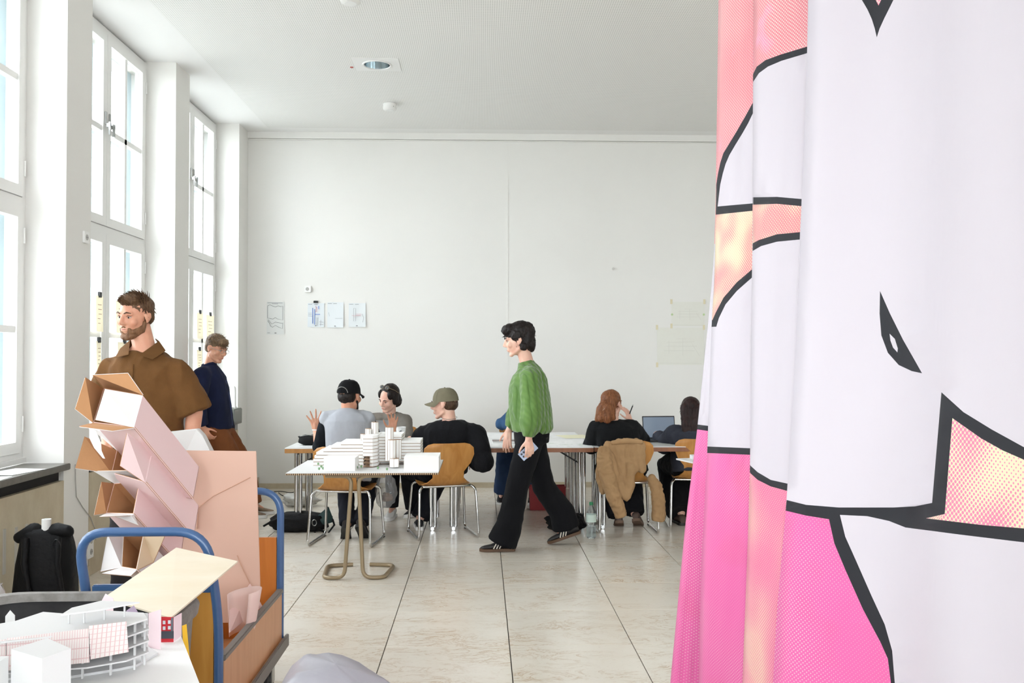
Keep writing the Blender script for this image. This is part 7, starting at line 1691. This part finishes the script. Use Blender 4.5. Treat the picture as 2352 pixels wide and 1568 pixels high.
# red shopping bag
p = atz(1258, 1172, 0.0); t = thing('red_bag', 'dark red shopping bag on the floor behind the walker legs', 'bag', (p.x, p.y + 0.06, 0))
MB().rings([[V((p.x, p.y + 0.08, 0)) + V((x * a, y_ * a, z)) for x, y_ in ((-0.17, -0.07), (0.17, -0.07), (0.17, 0.07), (-0.17, 0.07))] for a, z in ((1, 0.001), (1.02, 0.1), (1.05, 0.23), (1.0, 0.23), (0.97, 0.05))]).build('bag_body', mat('dark_red', (150, 30, 36), 0.5), t, smooth=30)
for yy in (0.01, 0.15): MB().tube(arc([(p.x - 0.07, p.y + yy, 0.21), (p.x - 0.06, p.y + yy, 0.30), (p.x + 0.06, p.y + yy, 0.30), (p.x + 0.07, p.y + yy, 0.21)], 0.04), 0.006, 6).build('handle', mat('dark_red', (150, 30, 36), 0.5), t, smooth=60)
for s, u in ((-1, 'left'), (1, 'right')):
    o = MB().rings([[V((p.x + s * (0.235), p.y + 0.09, 0)) + V((x * a + s * k, y_ * a, z)) for x, y_ in ((-0.05, -0.06), (0.05, -0.06), (0.05, 0.06), (-0.05, 0.06))] for a, z, k in ((1, 0.001, 0.02), (0.98, 0.1, 0.0), (0.8, 0.2, -0.02))]).build('paper_bag', mat('cream_bag', (216, 206, 192), 0.7), bevel=0.004)
    tag(o, 'cream paper bag leaning %s of the dark red bag' % u, 'bag', 'paper bags beside the red bag')
# black backpack lying under the left table end
p = atz(690, 1222, 0.0); t = thing('shoulder_bag', 'black flat bag lying on the floor by the left table end', 'bag', (p.x, p.y, 0))
blob('body', None, None, (p.x - 0.02, p.y + 0.09, 0.075), (0.25, 0.13, 0.078), M_bagblack, 8, 0.22, 3.0, parent=t)
MB().sheet([at(730, 1185, p.y + 0.03), at(755, 1163, p.y + 0.06), at(768, 1198, p.y + 0.05), at(742, 1206, p.y)], 0.02).build('green_flap', mat('dark_teal', (38, 62, 60), 0.7), t, bevel=0.005)
for pts in ([(605, 1208), (622, 1198), (640, 1190)], [(735, 1215), (752, 1226), (768, 1205), (764, 1192)], [(724, 1222), (715, 1232), (735, 1230)]):
    MB().tube([at(u, v, p.y - 0.02) for u, v in pts], 0.009, 7).build('strap', M_bagblack, t, smooth=60)
MB().tube([at(722 + 5 * math.cos(a), 1200 + 7 * math.sin(a), p.y - 0.05) for a in [k * math.pi / 6 for k in range(12)]], 0.004, 6, closed=True).build('ring', M_steel, t, smooth=60)
# crumpled white bag
p = atz(685, 1166, 0.0); t = thing('plastic_bag', 'crumpled whitish plastic bag under the left table end', 'bag', (p.x, p.y, 0))
m_pw, nt_, b_ = new_mat('white_film'); b_.inputs['Base Color'].default_value = lin((222, 220, 214)); b_.inputs['Roughness'].default_value = 0.35; b_.inputs['Transmission Weight'].default_value = 0.25
blob('film', None, None, (p.x, p.y + 0.1, 0.065), (0.16, 0.11, 0.068), m_pw, 11, 0.5, 2.2, parent=t, nu=36, nv=20)
blob('knot', None, None, (p.x - 0.03, p.y + 0.08, 0.14), (0.03, 0.025, 0.035), m_pw, 12, 0.5, 2.2, parent=t)
# clear carrier bag hanging beside the grey-vested man
c = P3(886, 1122, 7.62); t = thing('carrier_bag', 'clear grey carrier bag hanging beside the left chair', 'bag', (c.x, c.y, c.z - 0.15))
mg_, nt_, b_ = new_mat('grey_clear_film'); b_.inputs['Base Color'].default_value = lin((176, 178, 182)); b_.inputs['Roughness'].default_value = 0.12; b_.inputs['Alpha'].default_value = 0.42; b_.inputs['Specular IOR Level'].default_value = 1.0
mb = MB(); mb.loft([(P3(876, 1080, 7.62), V((0.045, 0, 0)), V((0, 0.03, 0))), (P3(886, 1100, 7.62), V((0.075, 0, 0)), V((0, 0.05, 0))), (P3(888, 1130, 7.62), V((0.088, 0, 0)), V((0, 0.06, 0))), (P3(886, 1152, 7.62), V((0.075, 0, 0)), V((0, 0.055, 0))), (P3(886, 1165, 7.62), V((0.035, 0, 0)), V((0, 0.03, 0)))], 24)
me = remesh(mb, 0.007, 3); wrinkle(me, 0.012, 14, 5.0, (1, 1, 0.45)); mesh_obj('film', me, mg_, t)
blob('contents', None, None, tuple(P3(888, 1142, 7.62)), (0.05, 0.035, 0.035), mat('brown_contents', (150, 112, 78), 0.7), 21, 0.4, 2.2, parent=t)
MB().tube([P3(868, 1040, 7.68), P3(870, 1060, 7.66), P3(874, 1082, 7.63)], [0.008, 0.010, 0.016], 7).build('handle', mg_, t, smooth=60)
# cables on the floor and down the pier
def floor_cable(name, lab, pts, r=0.004):
    P = [atz(u, v, r) for u, v in pts]; Q = []
    for i in range(len(P) - 1):
        p0, p1, p2, p3 = P[max(i - 1, 0)], P[i], P[i + 1], P[min(i + 2, len(P) - 1)]
        for k in range(5):
            s = k / 5; q = 0.5 * ((2 * p1) + (p2 - p0) * s + (2 * p0 - 5 * p1 + 4 * p2 - p3) * s * s + (3 * p1 - p0 - 3 * p2 + p3) * s ** 3); Q.append(V((q.x, q.y, r + 0.0005)))
    Q.append(P[-1]); o = MB().tube(Q, r, 6).build(name, M_black, smooth=60); return tag(o, lab, 'cable', 'black cables near the corner')
floor_cable('power_cable', 'black cable looping across the floor nearest the corner', [(600, 1136), (622, 1130), (645, 1128), (668, 1131), (688, 1126)])
floor_cable('power_cable', 'black cable with plug lying along the baseboard in the corner', [(606, 1124), (625, 1118), (640, 1121), (655, 1117), (676, 1119)])
floor_cable('power_cable', 'black cable curling on the floor by the man in navy', [(640, 1131), (650, 1138), (664, 1136), (678, 1142), (690, 1136)])
P = [atx(u, v, XW + 0.006) for u, v in ((173, 1066), (173, 1100), (175, 1140), (190, 1165), (208, 1188), (218, 1215), (220, 1240))]
P = [V((XW + 0.0065, q.y if q.y > 5.88 else 5.88, q.z)) for q in P]
tag(MB().tube(P, 0.003, 6).build('wall_cable', mat('grey_cable', (170, 166, 160), 0.5), smooth=60), 'thin grey cable hanging down the nearest pier', 'cable')
